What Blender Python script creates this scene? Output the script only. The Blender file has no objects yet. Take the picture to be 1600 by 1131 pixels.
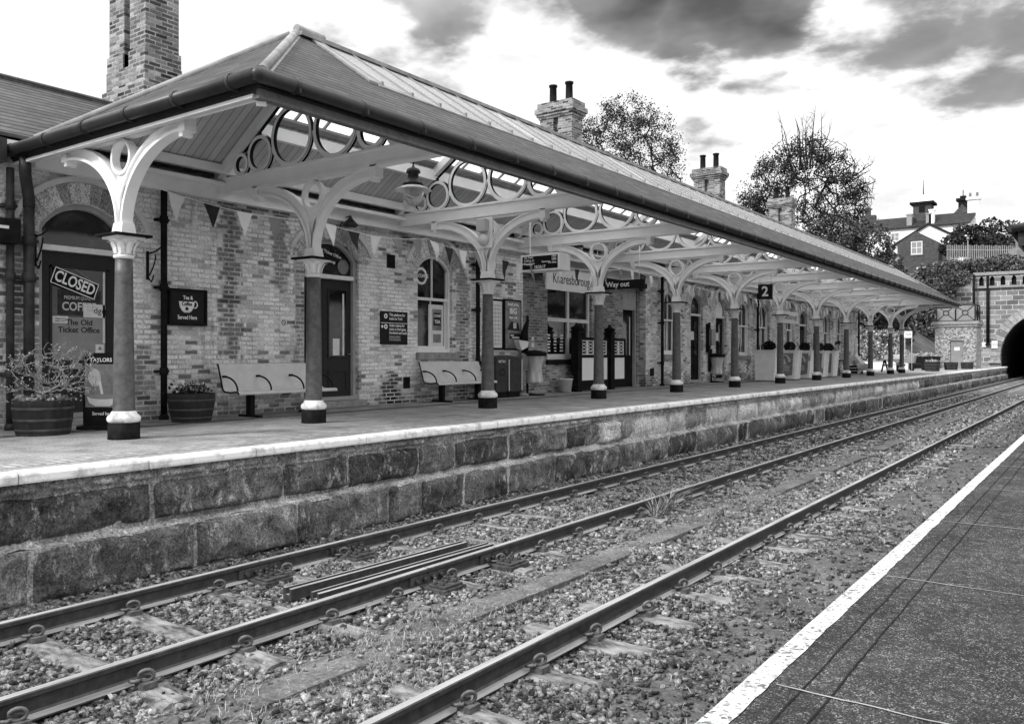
import bpy, math, random
import numpy as np
from mathutils import Vector, Matrix, Euler

SC = bpy.context.scene
COL = SC.collection
rad = math.radians
random.seed(7)
RNG = np.random.default_rng(11)

# ---------------------------------------------------------------- camera
CAM_YAW = 35.66
cd = bpy.data.cameras.new('camera')
cam = bpy.data.objects.new('camera', cd)
COL.objects.link(cam)
cam.location = (0, 0, 1.0)
cam.rotation_euler = (rad(90), 0, rad(CAM_YAW))
cd.sensor_width = 36
cd.lens = 29.475
cd.shift_y = -0.0066
cd.clip_start = 0.05
cd.clip_end = 2000
SC.camera = cam

# ---------------------------------------------------------------- world
SUN_DIR = Vector((-0.30, -0.80, 0.72)).normalized()      # towards the sun
sun_el = math.asin(SUN_DIR.z)
w = bpy.data.worlds.new('World')
SC.world = w
w.use_nodes = True
nt = w.node_tree
nt.nodes.clear()
N = nt.nodes.new
L = nt.links.new
def wmath(op, a, b=None, c=None, clamp=False):
    n = N('ShaderNodeMath'); n.operation = op; n.use_clamp = clamp
    for i, v in enumerate((a, b, c)):
        if v is None: continue
        if isinstance(v, (int, float)): n.inputs[i].default_value = v
        else: L(v, n.inputs[i])
    return n.outputs[0]
out = N('ShaderNodeOutputWorld'); bg = N('ShaderNodeBackground')
sky = N('ShaderNodeTexSky'); sky.sky_type = 'NISHITA'; sky.sun_disc = False
sky.sun_elevation = sun_el
sky.sun_rotation = math.atan2(SUN_DIR.x, SUN_DIR.y)
bw = N('ShaderNodeRGBToBW'); L(sky.outputs[0], bw.inputs[0])
tc = N('ShaderNodeTexCoord')
sep = N('ShaderNodeSeparateXYZ'); L(tc.outputs['Generated'], sep.inputs[0])
zz = wmath('ADD', wmath('MAXIMUM', sep.outputs[2], 0.0), 0.16)
cx = wmath('DIVIDE', sep.outputs[0], zz); cy = wmath('DIVIDE', sep.outputs[1], zz)
comb = N('ShaderNodeCombineXYZ'); L(cx, comb.inputs[0]); L(cy, comb.inputs[1]); comb.inputs[2].default_value = 3.1
def noise(scale, detail, rough, vec, dist=0.0):
    n = N('ShaderNodeTexNoise'); n.inputs['Scale'].default_value = scale
    n.inputs['Detail'].default_value = detail; n.inputs['Roughness'].default_value = rough
    n.inputs['Distortion'].default_value = dist
    L(vec, n.inputs['Vector']); return n.outputs['Fac']
n1 = noise(1.9, 9, 0.58, comb.outputs[0], 0.25)
# gaps of open sky between the clouds: (direction, size, weight)
GAPS = [(-0.575, 0.734, 0.361, 0.045, 1.00),
        (-0.364, 0.849, 0.382, 0.070, 1.25),
        (-0.416, 0.816, 0.401, 0.060, 1.20),
        (-0.313, 0.894, 0.321, 0.050, 0.95),
        (-0.248, 0.916, 0.317, 0.070, 0.80),
        (-0.182, 0.931, 0.316, 0.070, 0.80),
        (-0.125, 0.940, 0.316, 0.070, 0.90),
        (-0.075, 0.942, 0.326, 0.060, 1.05),
        (-0.558, 0.765, 0.322, 0.045, 0.62),
        (-0.615, 0.732, 0.295, 0.040, 0.50),
        (-0.635, 0.690, 0.346, 0.035, 0.55),
        (-0.684, 0.631, 0.365, 0.045, 0.70),
        (-0.290, 0.919, 0.266, 0.070, 0.62),
        (-0.351, 0.891, 0.287, 0.060, 0.62),
        (-0.226, 0.932, 0.282, 0.070, 0.50),
        (-0.412, 0.872, 0.264, 0.050, 0.40)]
wn = N('ShaderNodeTexNoise'); wn.inputs['Scale'].default_value = 1.5; wn.inputs['Detail'].default_value = 5; L(comb.outputs[0], wn.inputs['Vector'])
wo_ = N('ShaderNodeVectorMath'); wo_.operation = 'SUBTRACT'; L(wn.outputs['Color'], wo_.inputs[0]); wo_.inputs[1].default_value = (.5, .5, .5)
ws = N('ShaderNodeVectorMath'); ws.operation = 'MULTIPLY_ADD'; L(wo_.outputs[0], ws.inputs[0]); ws.inputs[1].default_value = (.34, .34, .22); L(tc.outputs['Generated'], ws.inputs[2])
gap = None
for dx_, dy_, dz_, r, wt in GAPS:
    d = Vector((dx_, dy_, dz_))
    vm = N('ShaderNodeVectorMath'); vm.operation = 'DISTANCE'
    L(ws.outputs[0], vm.inputs[0]); vm.inputs[1].default_value = d
    mr = N('ShaderNodeMapRange'); mr.interpolation_type = 'SMOOTHSTEP'
    L(vm.outputs['Value'], mr.inputs[0]); mr.inputs[1].default_value = 0; mr.inputs[2].default_value = r*2.45
    mr.inputs[3].default_value = wt; mr.inputs[4].default_value = 0
    f = mr.outputs[0]
    gap = f if gap is None else wmath('MAXIMUM', gap, f)
# 1 = open sky, 0 = cloud; noise frays the edges
n0 = noise(2.7, 13, 0.56, comb.outputs[0], 0.0)
g2 = wmath('ADD', wmath('SUBTRACT', wmath('MULTIPLY', gap, 1.15), 0.50), wmath('MULTIPLY', wmath('SUBTRACT', n0, 0.5), 2.6))
openness = N('ShaderNodeMapRange'); openness.interpolation_type = 'SMOOTHSTEP'
L(g2, openness.inputs[0]); openness.inputs[1].default_value = 0.0; openness.inputs[2].default_value = 0.42
n2 = noise(2.2, 9, 0.6, comb.outputs[0], .2)
zen = N('ShaderNodeMapRange'); L(sep.outputs[2], zen.inputs[0]); zen.inputs[1].default_value = 0.40; zen.inputs[2].default_value = 0.95; zen.inputs[3].default_value = 1.0; zen.inputs[4].default_value = 2.7
cloud = wmath('MULTIPLY', wmath('ADD', 4.9, wmath('MULTIPLY', wmath('SUBTRACT', n2, 0.5), 6.0)), zen.outputs[0])
deep = wmath('SUBTRACT', 3.6, wmath('MULTIPLY', wmath('MINIMUM', gap, 1.15), 2.75))
skyv = wmath('MULTIPLY', wmath('ADD', wmath('MULTIPLY', bw.outputs[0], 0.03), wmath('MULTIPLY', deep, wmath('ADD', n2, 0.45))), zen.outputs[0])
mixv = N('ShaderNodeMix'); mixv.data_type = 'FLOAT'
L(openness.outputs[0], mixv.inputs[0]); L(cloud, mixv.inputs[2]); L(skyv, mixv.inputs[3])
L(mixv.outputs[0], bg.inputs[0])
bg.inputs[1].default_value = 0.1
L(bg.outputs[0], out.inputs[0])

sl = bpy.data.lights.new('sun', 'SUN'); sl.energy = 1.5; sl.angle = rad(10); sl.color = (1, 1, 1)
so = bpy.data.objects.new('sun', sl); COL.objects.link(so)
so.rotation_euler = SUN_DIR.to_track_quat('Z', 'Y').to_euler()

SC.view_settings.view_transform = 'Standard'
SC.view_settings.look = 'None'
SC.view_settings.exposure = 1.22
SC.view_settings.gamma = 1.0

# ---------------------------------------------------------------- materials (all greys: the photograph is monochrome)
def _g(v): return (v, v, v, 1)
class NT:
    def __init__(s, name):
        s.m = bpy.data.materials.new(name); s.m.use_nodes = True
        s.t = s.m.node_tree; s.b = s.t.nodes['Principled BSDF']; s.o = s.t.nodes['Material Output']
    def n(s, k): return s.t.nodes.new(k)
    def l(s, a, b): s.t.links.new(a, b)
    def math(s, op, a, b=None, c=None, clamp=False):
        n = s.n('ShaderNodeMath'); n.operation = op; n.use_clamp = clamp
        for i, v in enumerate((a, b, c)):
            if v is None: continue
            if isinstance(v, (int, float)): n.inputs[i].default_value = v
            else: s.l(v, n.inputs[i])
        return n.outputs[0]
    def pos(s): return s.n('ShaderNodeNewGeometry').outputs['Position']
    def noise(s, vec, scale, detail=6, rough=.6, dist=0):
        n = s.n('ShaderNodeTexNoise'); n.inputs['Scale'].default_value = scale
        n.inputs['Detail'].default_value = detail; n.inputs['Roughness'].default_value = rough
        n.inputs['Distortion'].default_value = dist
        s.l(vec, n.inputs['Vector']); return n.outputs['Fac']
    def vor(s, vec, scale):
        n = s.n('ShaderNodeTexVoronoi'); n.inputs['Scale'].default_value = scale
        s.l(vec, n.inputs['Vector']); return n
    def ramp(s, f, a, b, lo=0., hi=1.):
        n = s.n('ShaderNodeMapRange'); s.l(f, n.inputs[0])
        n.inputs[1].default_value = a; n.inputs[2].default_value = b
        n.inputs[3].default_value = lo; n.inputs[4].default_value = hi; return n.outputs[0]
    def mix(s, f, a, b):
        n = s.n('ShaderNodeMix'); n.data_type = 'FLOAT'
        for i, v in ((0, f), (2, a), (3, b)):
            if isinstance(v, (int, float)): n.inputs[i].default_value = v
            else: s.l(v, n.inputs[i])
        return n.outputs[0]
    def scalevec(s, vec, sx, sy, sz):
        n = s.n('ShaderNodeMapping'); s.l(vec, n.inputs[0]); n.inputs['Scale'].default_value = (sx, sy, sz); return n.outputs[0]
    def wallvec(s):                                   # (x+y, z): runs along a wall facing either way
        sp = s.n('ShaderNodeSeparateXYZ'); s.l(s.pos(), sp.inputs[0])
        cb = s.n('ShaderNodeCombineXYZ'); s.l(s.math('ADD', sp.outputs[0], sp.outputs[1]), cb.inputs[0]); s.l(sp.outputs[2], cb.inputs[1])
        return cb.outputs[0]
    def brick(s, vec, bw_, rh, mortar, c1, c2, cm, off=.5, smooth=.3, sq=1, sqf=2):
        n = s.n('ShaderNodeTexBrick'); s.l(vec, n.inputs['Vector'])
        n.offset = off; n.squash = sq; n.squash_frequency = sqf
        n.inputs['Scale'].default_value = 1; n.inputs['Brick Width'].default_value = bw_; n.inputs['Row Height'].default_value = rh
        n.inputs['Mortar Size'].default_value = mortar; n.inputs['Mortar Smooth'].default_value = smooth
        n.inputs['Color1'].default_value = _g(c1); n.inputs['Color2'].default_value = _g(c2); n.inputs['Mortar'].default_value = _g(cm)
        return n
    def bump(s, h, strength=.3, dist=.02):
        n = s.n('ShaderNodeBump'); s.l(h, n.inputs['Height']); n.inputs['Strength'].default_value = strength
        n.inputs['Distance'].default_value = dist; s.l(n.outputs[0], s.b.inputs['Normal'])
    def fin(s, col=None, rough=.8, metal=0, spec=.3):
        if col is not None:
            if isinstance(col, (int, float)): s.b.inputs['Base Color'].default_value = _g(col)
            else: s.l(col, s.b.inputs['Base Color'])
        s.b.inputs['Roughness'].default_value = rough; s.b.inputs['Metallic'].default_value = metal
        s.b.inputs['Specular IOR Level'].default_value = spec
        return s.m
    def island(s): return s.n('ShaderNodeNewGeometry').outputs['Random Per Island']

def plain(name, lo, hi=None, scale=6, rough=.75, metal=0, spec=.14, bump=0, island=0, bscale=None, stretch=None, contrast=(.3, .7)):
    t = NT(name)
    if hi is None: hi = lo*1.25
    v = t.pos()
    if stretch: v = t.scalevec(v, *stretch)
    c = t.ramp(t.noise(v, scale, 7, .65), contrast[0], contrast[1], lo, hi)
    if island: c = t.math('MULTIPLY', c, t.ramp(t.island(), 0, 1, 1-island, 1+island))
    if bump: t.bump(t.noise(v, bscale or scale*4, 5, .6), bump, .01)
    return t.fin(c, rough, metal, spec)

def brick_mat(name, c1, c2, cm, wash, washamt, soot, sootamt, bw_=.235, rh=.078, mort=.011, streak=.0, lowdark=False, bands=()):
    t = NT(name); v = t.wallvec()
    wob = t.noise(t.pos(), 9, 3)
    cbv = t.n('ShaderNodeVectorMath'); cbv.operation = 'MULTIPLY_ADD'
    t.l(v, cbv.inputs[0]); cbv.inputs[1].default_value = (1, 1, 1)
    wv = t.n('ShaderNodeCombineXYZ'); t.l(t.math('MULTIPLY', wob, .008), wv.inputs[0]); t.l(t.math('MULTIPLY', wob, .012), wv.inputs[1])
    t.l(wv.outputs[0], cbv.inputs[2]); v2 = cbv.outputs[0]
    b = t.brick(v2, bw_, rh, mort, .5, .5, .5)
    sv = t.n('ShaderNodeSeparateXYZ'); t.l(v2, sv.inputs[0])
    row = t.math('FLOOR', t.math('DIVIDE', sv.outputs[1], rh))
    even = t.math('SUBTRACT', 1, t.math('FLOORED_MODULO', row, 2))
    cell = t.math('FLOOR', t.math('DIVIDE', t.math('ADD', sv.outputs[0], t.math('MULTIPLY', even, bw_*.5)), bw_))
    cv = t.n('ShaderNodeCombineXYZ'); t.l(t.math('MULTIPLY', cell, bw_), cv.inputs[0]); t.l(t.math('MULTIPLY', row, rh), cv.inputs[1]); cellv = cv.outputs[0]
    wn = t.n('ShaderNodeTexWhiteNoise'); wn.noise_dimensions = '2D'; t.l(cellv, wn.inputs['Vector']); rnd = wn.outputs['Value']
    c = t.ramp(rnd, 0, 1, c1, c2)
    wn_ = t.noise(t.pos(), 1.3, 8, .68, .3)
    c = t.mix(t.math('MULTIPLY', t.ramp(t.math('ADD', wn_, t.math('MULTIPLY', rnd, .10)), .42, .60), washamt), c, wash)
    r2 = t.math('MULTIPLY', t.math('SUBTRACT', rnd, .5), .16)
    sn = t.math('ADD', t.noise(t.scalevec(cellv, 1, .6, 1), 1.5, 5, .62), r2)
    c = t.mix(t.math('MULTIPLY', t.ramp(sn, .55, .63), sootamt), c, soot)
    sp0 = t.n('ShaderNodeSeparateXYZ'); t.l(t.pos(), sp0.inputs[0])
    for yc, hw, z0, z1, k in bands:                   # soot runs below leaking gutters: (along the wall, half width, foot, head, strength)
        d = t.math('SUBTRACT', 1, t.math('DIVIDE', t.math('ABSOLUTE', t.math('SUBTRACT', sp0.outputs[1], yc)), hw), clamp=True)
        hz = t.math('MULTIPLY', t.ramp(sp0.outputs[2], z0, z0+.5), t.ramp(sp0.outputs[2], z1, z1-.3))
        f = t.math('ADD', t.math('MULTIPLY', d, hz), t.math('MULTIPLY', t.math('SUBTRACT', rnd, .62), .9))
        f = t.math('MULTIPLY', t.ramp(f, .12, .38), t.ramp(t.math('MULTIPLY', d, hz), .02, .2))
        c = t.mix(t.math('MULTIPLY', f, k), c, t.ramp(rnd, 0, 1, .012, .07))
    if lowdark:                                        # damp, soiled lowest courses
        z = t.math('ADD', sp0.outputs[2], t.math('ADD', t.math('MULTIPLY', t.noise(cellv, 1.6, 4, .6), .9), t.math('MULTIPLY', rnd, .35)))
        c = t.math('MULTIPLY', c, t.ramp(z, .62, 1.05, .22, 1))
    mcol = t.mix(t.ramp(t.noise(t.pos(), 3, 6, .7), .4, .6), cm, cm*2.2)
    c = t.mix(b.outputs['Fac'], c, t.mix(.25, mcol, c))
    if streak:
        st = t.noise(t.scalevec(t.pos(), 1, 1, .12), 1.7, 8, .72, .4); fine = t.noise(t.scalevec(t.pos(), 1, 1, .5), 14, 6, .7)
        c = t.mix(t.math('MULTIPLY', t.math('MULTIPLY', t.ramp(st, .55, .68), t.ramp(fine, .3, .55)), streak*.7), c, .06)
    fn = t.noise(t.pos(), 30, 7, .8)
    c = t.math('MULTIPLY', c, t.ramp(fn, .32, .68, .56, 1.34))
    h = t.math('ADD', t.math('MULTIPLY', b.outputs['Fac'], -1), t.math('MULTIPLY', fn, .5))
    t.bump(h, .55, .012)
    return t.fin(c, .9, 0, .15)

MAT = {}
MAT['brick'] = brick_mat('pale brick', .50, .90, .34, .97, .70, .06, .85, streak=.95, lowdark=True, mort=.014, bands=((8.72, .30, .6, 3.9, .8), (9.75, .28, 2.0, 3.9, .75), (7.1, .3, .0, 1.2, .7), (12.6, .45, -.4, .75, .95), (14.9, .35, -.3, 3.6, .7), (10.2, .2, .2, 3.4, .6), (5.4, .5, -.2, 3.4, .7), (13.0, .5, 2.9, 3.9, .7)))
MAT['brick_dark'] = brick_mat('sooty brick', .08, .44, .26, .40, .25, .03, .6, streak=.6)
MAT['brick_far'] = brick_mat('platform brick', .32, .88, .34, .9, .5, .05, .85, streak=.7, lowdark=True)
MAT['brick_chimney'] = brick_mat('chimney brick', .02, .36, .20, .4, .05, .012, .7, bw_=.25, rh=.085, mort=.015)
MAT['brick_hut'] = brick_mat('chequered brick', .08, .62, .12, .4, .1, .05, .3, bw_=.12, rh=.1, mort=.014)
MAT['brick_house'] = brick_mat('house brick', .045, .10, .06, .10, .2, .03, .3)
MAT['white'] = plain('white paint', .70, .82, 4, .55)
MAT['cream'] = plain('pale iron paint', .82, .92, 3, .5, bump=.04)
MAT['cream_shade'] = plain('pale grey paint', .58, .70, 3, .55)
MAT['render'] = plain('white render', .78, .86, 1.5, .9)
MAT['column'] = plain('grey iron paint', .05, .125, 11, .42, bump=.45, bscale=34, spec=.4)
MAT['black'] = plain('black paint', .004, .018, 9, .7, bump=.3, spec=.06)
MAT['black_soft'] = plain('dull black', .007, .02, 5, .8, spec=.06)
MAT['gutter'] = plain('dark gutter paint', .010, .028, 5, .42, spec=.4, bump=.1)
MAT['pipe'] = plain('downpipe paint', .018, .055, 6, .45, bump=.08)
MAT['door'] = plain('dark door paint', .022, .038, 30, .5, bump=.03)
MAT['doorframe'] = plain('grey door frame paint', .30, .42, 5, .5)
MAT['rubber'] = plain('black trim', .005, .012, 8, .6, spec=.1)
MAT['steel'] = plain('grey steel', .2, .3, 12, .35, metal=.6)
MAT['bench'] = plain('pale bench metal', .50, .60, 6, .45, bump=.02)
MAT['lead'] = plain('lead flashing', .16, .32, 4, .6, bump=.3, bscale=9)
MAT['coping'] = plain('white edge paint', .30, .78, 5, .75, bump=.3, bscale=22, contrast=(.30, .52))
MAT['concrete'] = plain('weathered concrete', .18, .36, 7, .9, bump=.5, bscale=40)
MAT['wood_dark'] = plain('dark barrel wood', .010, .042, 7, .8, stretch=(1, 1, .12), bump=.3, bscale=30)
MAT['hoop'] = plain('barrel hoop', .035, .09, 8, .6, metal=.3)
MAT['soil'] = plain('soil', .03, .07, 18, .95, bump=.5)
MAT['poster_dark'] = plain('poster print', .015, .06, 9, .5)
MAT['poster_mid'] = plain('poster print grey', .12, .30, 5, .5)
MAT['paper'] = plain('white paper', .62, .74, 7, .6)
MAT['paper_grey'] = plain('grey film', .22, .30, 5, .5)
MAT['letter_white'] = plain('white lettering', .8, .85, 3, .5)
MAT['letter_black'] = plain('black lettering', .02, .03, 3, .5)
MAT['signblack'] = plain('black sign', .008, .014, 3, .4)
MAT['cloth_white'] = plain('white bunting', .84, .92, 9, .9)
MAT['cloth_mid'] = plain('grey bunting', .25, .33, 9, .9)
MAT['cloth_dark'] = plain('dark bunting', .03, .06, 9, .9)
MAT['bark'] = plain('bark', .015, .05, 6, .9, bump=.4)
MAT['leaf'] = plain('dark leaves', .012, .05, .6, .7, island=.7, spec=.08)
MAT['leaf_mid'] = plain('mid leaves', .03, .17, .7, .7, island=.75, spec=.08)
MAT['leaf_pale'] = plain('pale leaves', .18, .46, 1.0, .7, island=.6)
MAT['twig'] = plain('pale twig', .20, .34, 9, .9)
MAT['grass'] = plain('dry grass', .15, .42, 2, .8, island=.6)
MAT['skin'] = plain('skin', .38, .46, 12, .55)
MAT['hair'] = plain('dark hair', .012, .03, 14, .5)
MAT['blouse'] = plain('patterned blouse', .22, .55, 16, .9, contrast=(.42, .55))
MAT['trousers'] = plain('dark trousers', .015, .03, 8, .9)
MAT['fur'] = plain('pale fur', .42, .66, 16, .95, bump=.5, bscale=60)
MAT['sack'] = plain('clear sack', .38, .62, 9, .25, spec=.6, bump=.6, bscale=14, stretch=(1, 1, .35))
MAT['bin'] = plain('grey bin plastic', .03, .06, 8, .5)
MAT['slate_house'] = plain('house slate', .015, .04, 2, .8)

def m_rail():
    t = NT('rail steel'); sp = t.n('ShaderNodeSeparateXYZ')
    g = t.n('ShaderNodeNewGeometry'); t.l(g.outputs['Normal'], sp.inputs[0])
    rust = t.ramp(t.noise(t.pos(), 14, 7, .7), .3, .7, .022, .07)
    c = t.mix(t.ramp(sp.outputs[2], .75, .95), rust, t.ramp(t.noise(t.scalevec(t.pos(), 6, .3, 1), 3, 4), .35, .65, .22, .42))
    t.bump(t.noise(t.pos(), 60, 4), .25, .005)
    return t.fin(c, .5, .2, .4)
MAT['rail'] = m_rail()
MAT['rust'] = plain('rusty iron', .02, .09, 15, .75, bump=.4)
MAT['clip'] = plain('clip steel', .06, .17, 20, .55, metal=.3)

def m_glass(name, lo=.008, hi=.05, rough=.06):
    t = NT(name)
    n = t.noise(t.scalevec(t.pos(), 1, 1, 1.6), 2.1, 5, .6, .8)
    c = t.ramp(n, .48, .7, lo, hi)
    t.bump(t.noise(t.pos(), 1.6, 2), .05, .05)
    return t.fin(c, rough, 0, .5)
MAT['glass'] = m_glass('window glass')

def m_roofglass():
    t = NT('roof glazing')
    c = t.ramp(t.noise(t.scalevec(t.pos(), 1, 1, .3), 3.2, 7, .7), .3, .7, .80, .97)
    tr = t.n('ShaderNodeBsdfTranslucent'); t.l(c, tr.inputs[0])
    mx = t.n('ShaderNodeMixShader'); mx.inputs[0].default_value = .70
    t.fin(t.math('MULTIPLY', c, .9), .25, 0, .5)
    t.l(t.b.outputs[0], mx.inputs[1]); t.l(tr.outputs[0], mx.inputs[2]); t.l(mx.outputs[0], t.o.inputs[0])
    return t.m
MAT['roofglass'] = m_roofglass()
def m_lens():
    t = NT('lamp glass')
    t.fin(.8, .08, 0, .5)
    t.b.inputs['Transmission Weight'].default_value = .85; t.b.inputs['IOR'].default_value = 1.1
    return t.m
MAT['lens'] = m_lens()

def m_slate(name, lo, hi, w_=.28, h=.12):
    t = NT(name); v = t.wallvec()
    b = t.brick(v, w_, h, .005, lo, hi, lo*.5, smooth=0)
    col = t.n('ShaderNodeRGBToBW'); t.l(b.outputs[0], col.inputs[0])
    c = t.math('MULTIPLY', col.outputs[0], t.ramp(t.noise(t.pos(), 2.2, 8, .7), .3, .7, .6, 1.45))
    sp = t.n('ShaderNodeSeparateXYZ'); t.l(v, sp.inputs[0])
    saw = t.math('FRACT', t.math('DIVIDE', sp.outputs[1], h))
    row = t.ramp(t.math('MULTIPLY', saw, t.ramp(t.noise(t.pos(), 3.5, 6), .35, .6, .6, 1)), .06, .34, .06, 1)
    c = t.math('MULTIPLY', c, row)
    t.bump(t.math('ADD', t.math('MULTIPLY', saw, -1), t.math('MULTIPLY', t.noise(t.pos(), 22, 5), .4)), .8, .03)
    return t.fin(c, .75, 0, .2)
MAT['slate'] = m_slate('roof slate', .038, .066, .4, .085)
MAT['slate_main'] = m_slate('station slate', .05, .08, .5, .10)

def m_boards(name, c0, pitch, axis='y'):
    t = NT(name); sp = t.n('ShaderNodeSeparateXYZ'); t.l(t.pos(), sp.inputs[0])
    u = sp.outputs[1] if axis == 'y' else t.math('ADD', sp.outputs[0], 0)
    f = t.math('FRACT', t.math('DIVIDE', u, pitch))
    line = t.ramp(t.math('ABSOLUTE', t.math('SUBTRACT', f, .5)), .44, .47)
    fl = t.n('ShaderNodeTexWhiteNoise'); fl.noise_dimensions = '1D'; t.l(t.math('FLOOR', t.math('DIVIDE', u, pitch)), fl.inputs['W'])
    c = t.math('MULTIPLY', t.ramp(fl.outputs[0], 0, 1, c0*.86, c0*1.08), t.ramp(t.noise(t.pos(), 4, 6), .3, .7, .9, 1.06))
    c = t.mix(line, c, c0*.35)
    t.bump(t.math('MULTIPLY', line, -1), .6, .01)
    return t.fin(c, .6)
MAT['boards'] = m_boards('ceiling boards', .62, .13)
MAT['boards_x'] = m_boards('ceiling boards across', .58, .13, 'x')

def m_asphalt(name, lo, hi, speck, amt, sc=220, big=.8, spec=.12):
    t = NT(name)
    c = t.ramp(t.noise(t.pos(), big, 8, .65), .3, .7, lo, hi)
    v = t.vor(t.pos(), sc); s2 = t.noise(t.pos(), sc*.45, 3, .7)
    f = t.math('MULTIPLY', t.math('MULTIPLY', t.ramp(v.outputs['Color'], .62, .95), t.ramp(t.noise(t.pos(), sc*.12, 4, .7), .38, .62)), amt)
    c = t.mix(f, c, speck)
    c = t.math('MULTIPLY', c, t.ramp(s2, .3, .7, .55, 1.4))
    st = t.noise(t.pos(), 2.3, 7, .72, .4)
    c = t.math('MULTIPLY', c, t.ramp(st, .34, .60, .62, 1.12))
    t.bump(s2, .5, .006)
    return t.fin(c, .92, 0, spec)
MAT['deck'] = m_asphalt('platform asphalt', .20, .34, .55, .35, 90)
MAT['near_deck'] = m_asphalt('dark platform tarmac', .024, .048, .45, .75, 230, .8, .04)
MAT['mud'] = m_asphalt('trackbed dirt', .05, .17, .45, .45, 60, 1.4)
MAT['mud_dark'] = m_asphalt('fouled trackbed dirt', .04, .14, .35, .35, 70, 1.1)
MAT['setts'] = (lambda t: (t.fin(t.math('MULTIPLY', (lambda b: (lambda c: (t.l(b.outputs[0], c.inputs[0]), c.outputs[0])[1])(t.n('ShaderNodeRGBToBW')))(
    t.brick(t.pos(), .22, .11, .012, .22, .34, .14)), t.ramp(t.noise(t.pos(), 20, 5), .3, .7, .8, 1.2)), .9)))(NT('paving setts'))

def m_white_line():
    t = NT('white line paint'); n = t.noise(t.pos(), 7, 8, .75)
    c = t.mix(t.ramp(n, .34, .37), .16, t.ramp(t.noise(t.pos(), 24, 6, .7), .3, .6, .30, .55))
    v = t.vor(t.pos(), 14); crack = t.ramp(t.noise(t.pos(), 42, 5, .75), .425, .45)
    c = t.mix(crack, .18, c)
    v2 = t.vor(t.pos(), 70); fl = t.math('MULTIPLY', t.ramp(v2.outputs['Color'], .70, .74), t.ramp(t.noise(t.pos(), 6, 5, .7), .46, .54)); c = t.mix(fl, c, .10)
    t.bump(n, .2, .004)
    return t.fin(c, .7)
MAT['line'] = m_white_line()

def m_stone(name, lo, hi, lich, lichamt, isl=.35):
    t = NT(name)
    n = t.noise(t.pos(), 2.4, 9, .7, .3)
    c = t.ramp(n, .3, .7, lo, hi)
    c = t.math('MULTIPLY', c, t.ramp(t.island(), 0, 1, 1-isl, 1+isl*1.2))
    ln = t.noise(t.scalevec(t.pos(), 1, 1, .45), 7.0, 9, .78, 0)
    c = t.mix(t.math('MULTIPLY', t.ramp(ln, .54, .64), lichamt), c, lich)
    fn = t.noise(t.pos(), 45, 5, .7)
    c = t.math('MULTIPLY', c, t.ramp(fn, .32, .68, .34, 1.75))
    pit = t.noise(t.scalevec(t.pos(), 1, 1.6, 1), 19, 8, .8)
    c = t.math('MULTIPLY', c, t.ramp(pit, .36, .52, .35, 1.1))
    t.bump(t.math('ADD', t.noise(t.pos(), 13, 8, .75), t.math('MULTIPLY', fn, .4)), 1.0, .06)
    return t.fin(c, .9, 0, .15)
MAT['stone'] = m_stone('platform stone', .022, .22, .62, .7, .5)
MAT['stone_pale'] = m_stone('pale platform stone', .20, .75, .85, .8, .5)  # paler stone for the middle stretch of the upper course
MAT['mortar'] = m_stone('mortar rubble', .10, .72, .9, .75, 0)
MAT['ballast_dark'] = m_stone('fouled ballast', .08, .28, .45, .15, .8)
MAT['ballast'] = m_stone('ballast stone', .10, .38, .65, .2, .8)
MAT['voussoir'] = m_stone('arch brick', .40, .78, .85, .3, .55)
MAT['portal'] = (lambda: brick_mat('tunnel stone', .10, .36, .36, .3, .3, .02, .75, bw_=.9, rh=.42, mort=.03))()
MAT['portal_ring'] = m_stone('tunnel arch stone', .16, .36, .6, .4, .35)
MAT['planter'] = m_boards('white planter boards', .88, .09)
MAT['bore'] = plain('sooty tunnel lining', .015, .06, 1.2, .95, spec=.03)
MAT['hill'] = plain('hillside scrub', .05, .14, .5, .95, bump=.5)
MAT['sleeper'] = plain('weathered sleeper', .035, .26, 11, .95, bump=.8, bscale=34, stretch=(.35, 1, 1), contrast=(.36, .64))
MAT['tank'] = plain('tank iron', .20, .28, 3, .6)

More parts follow.
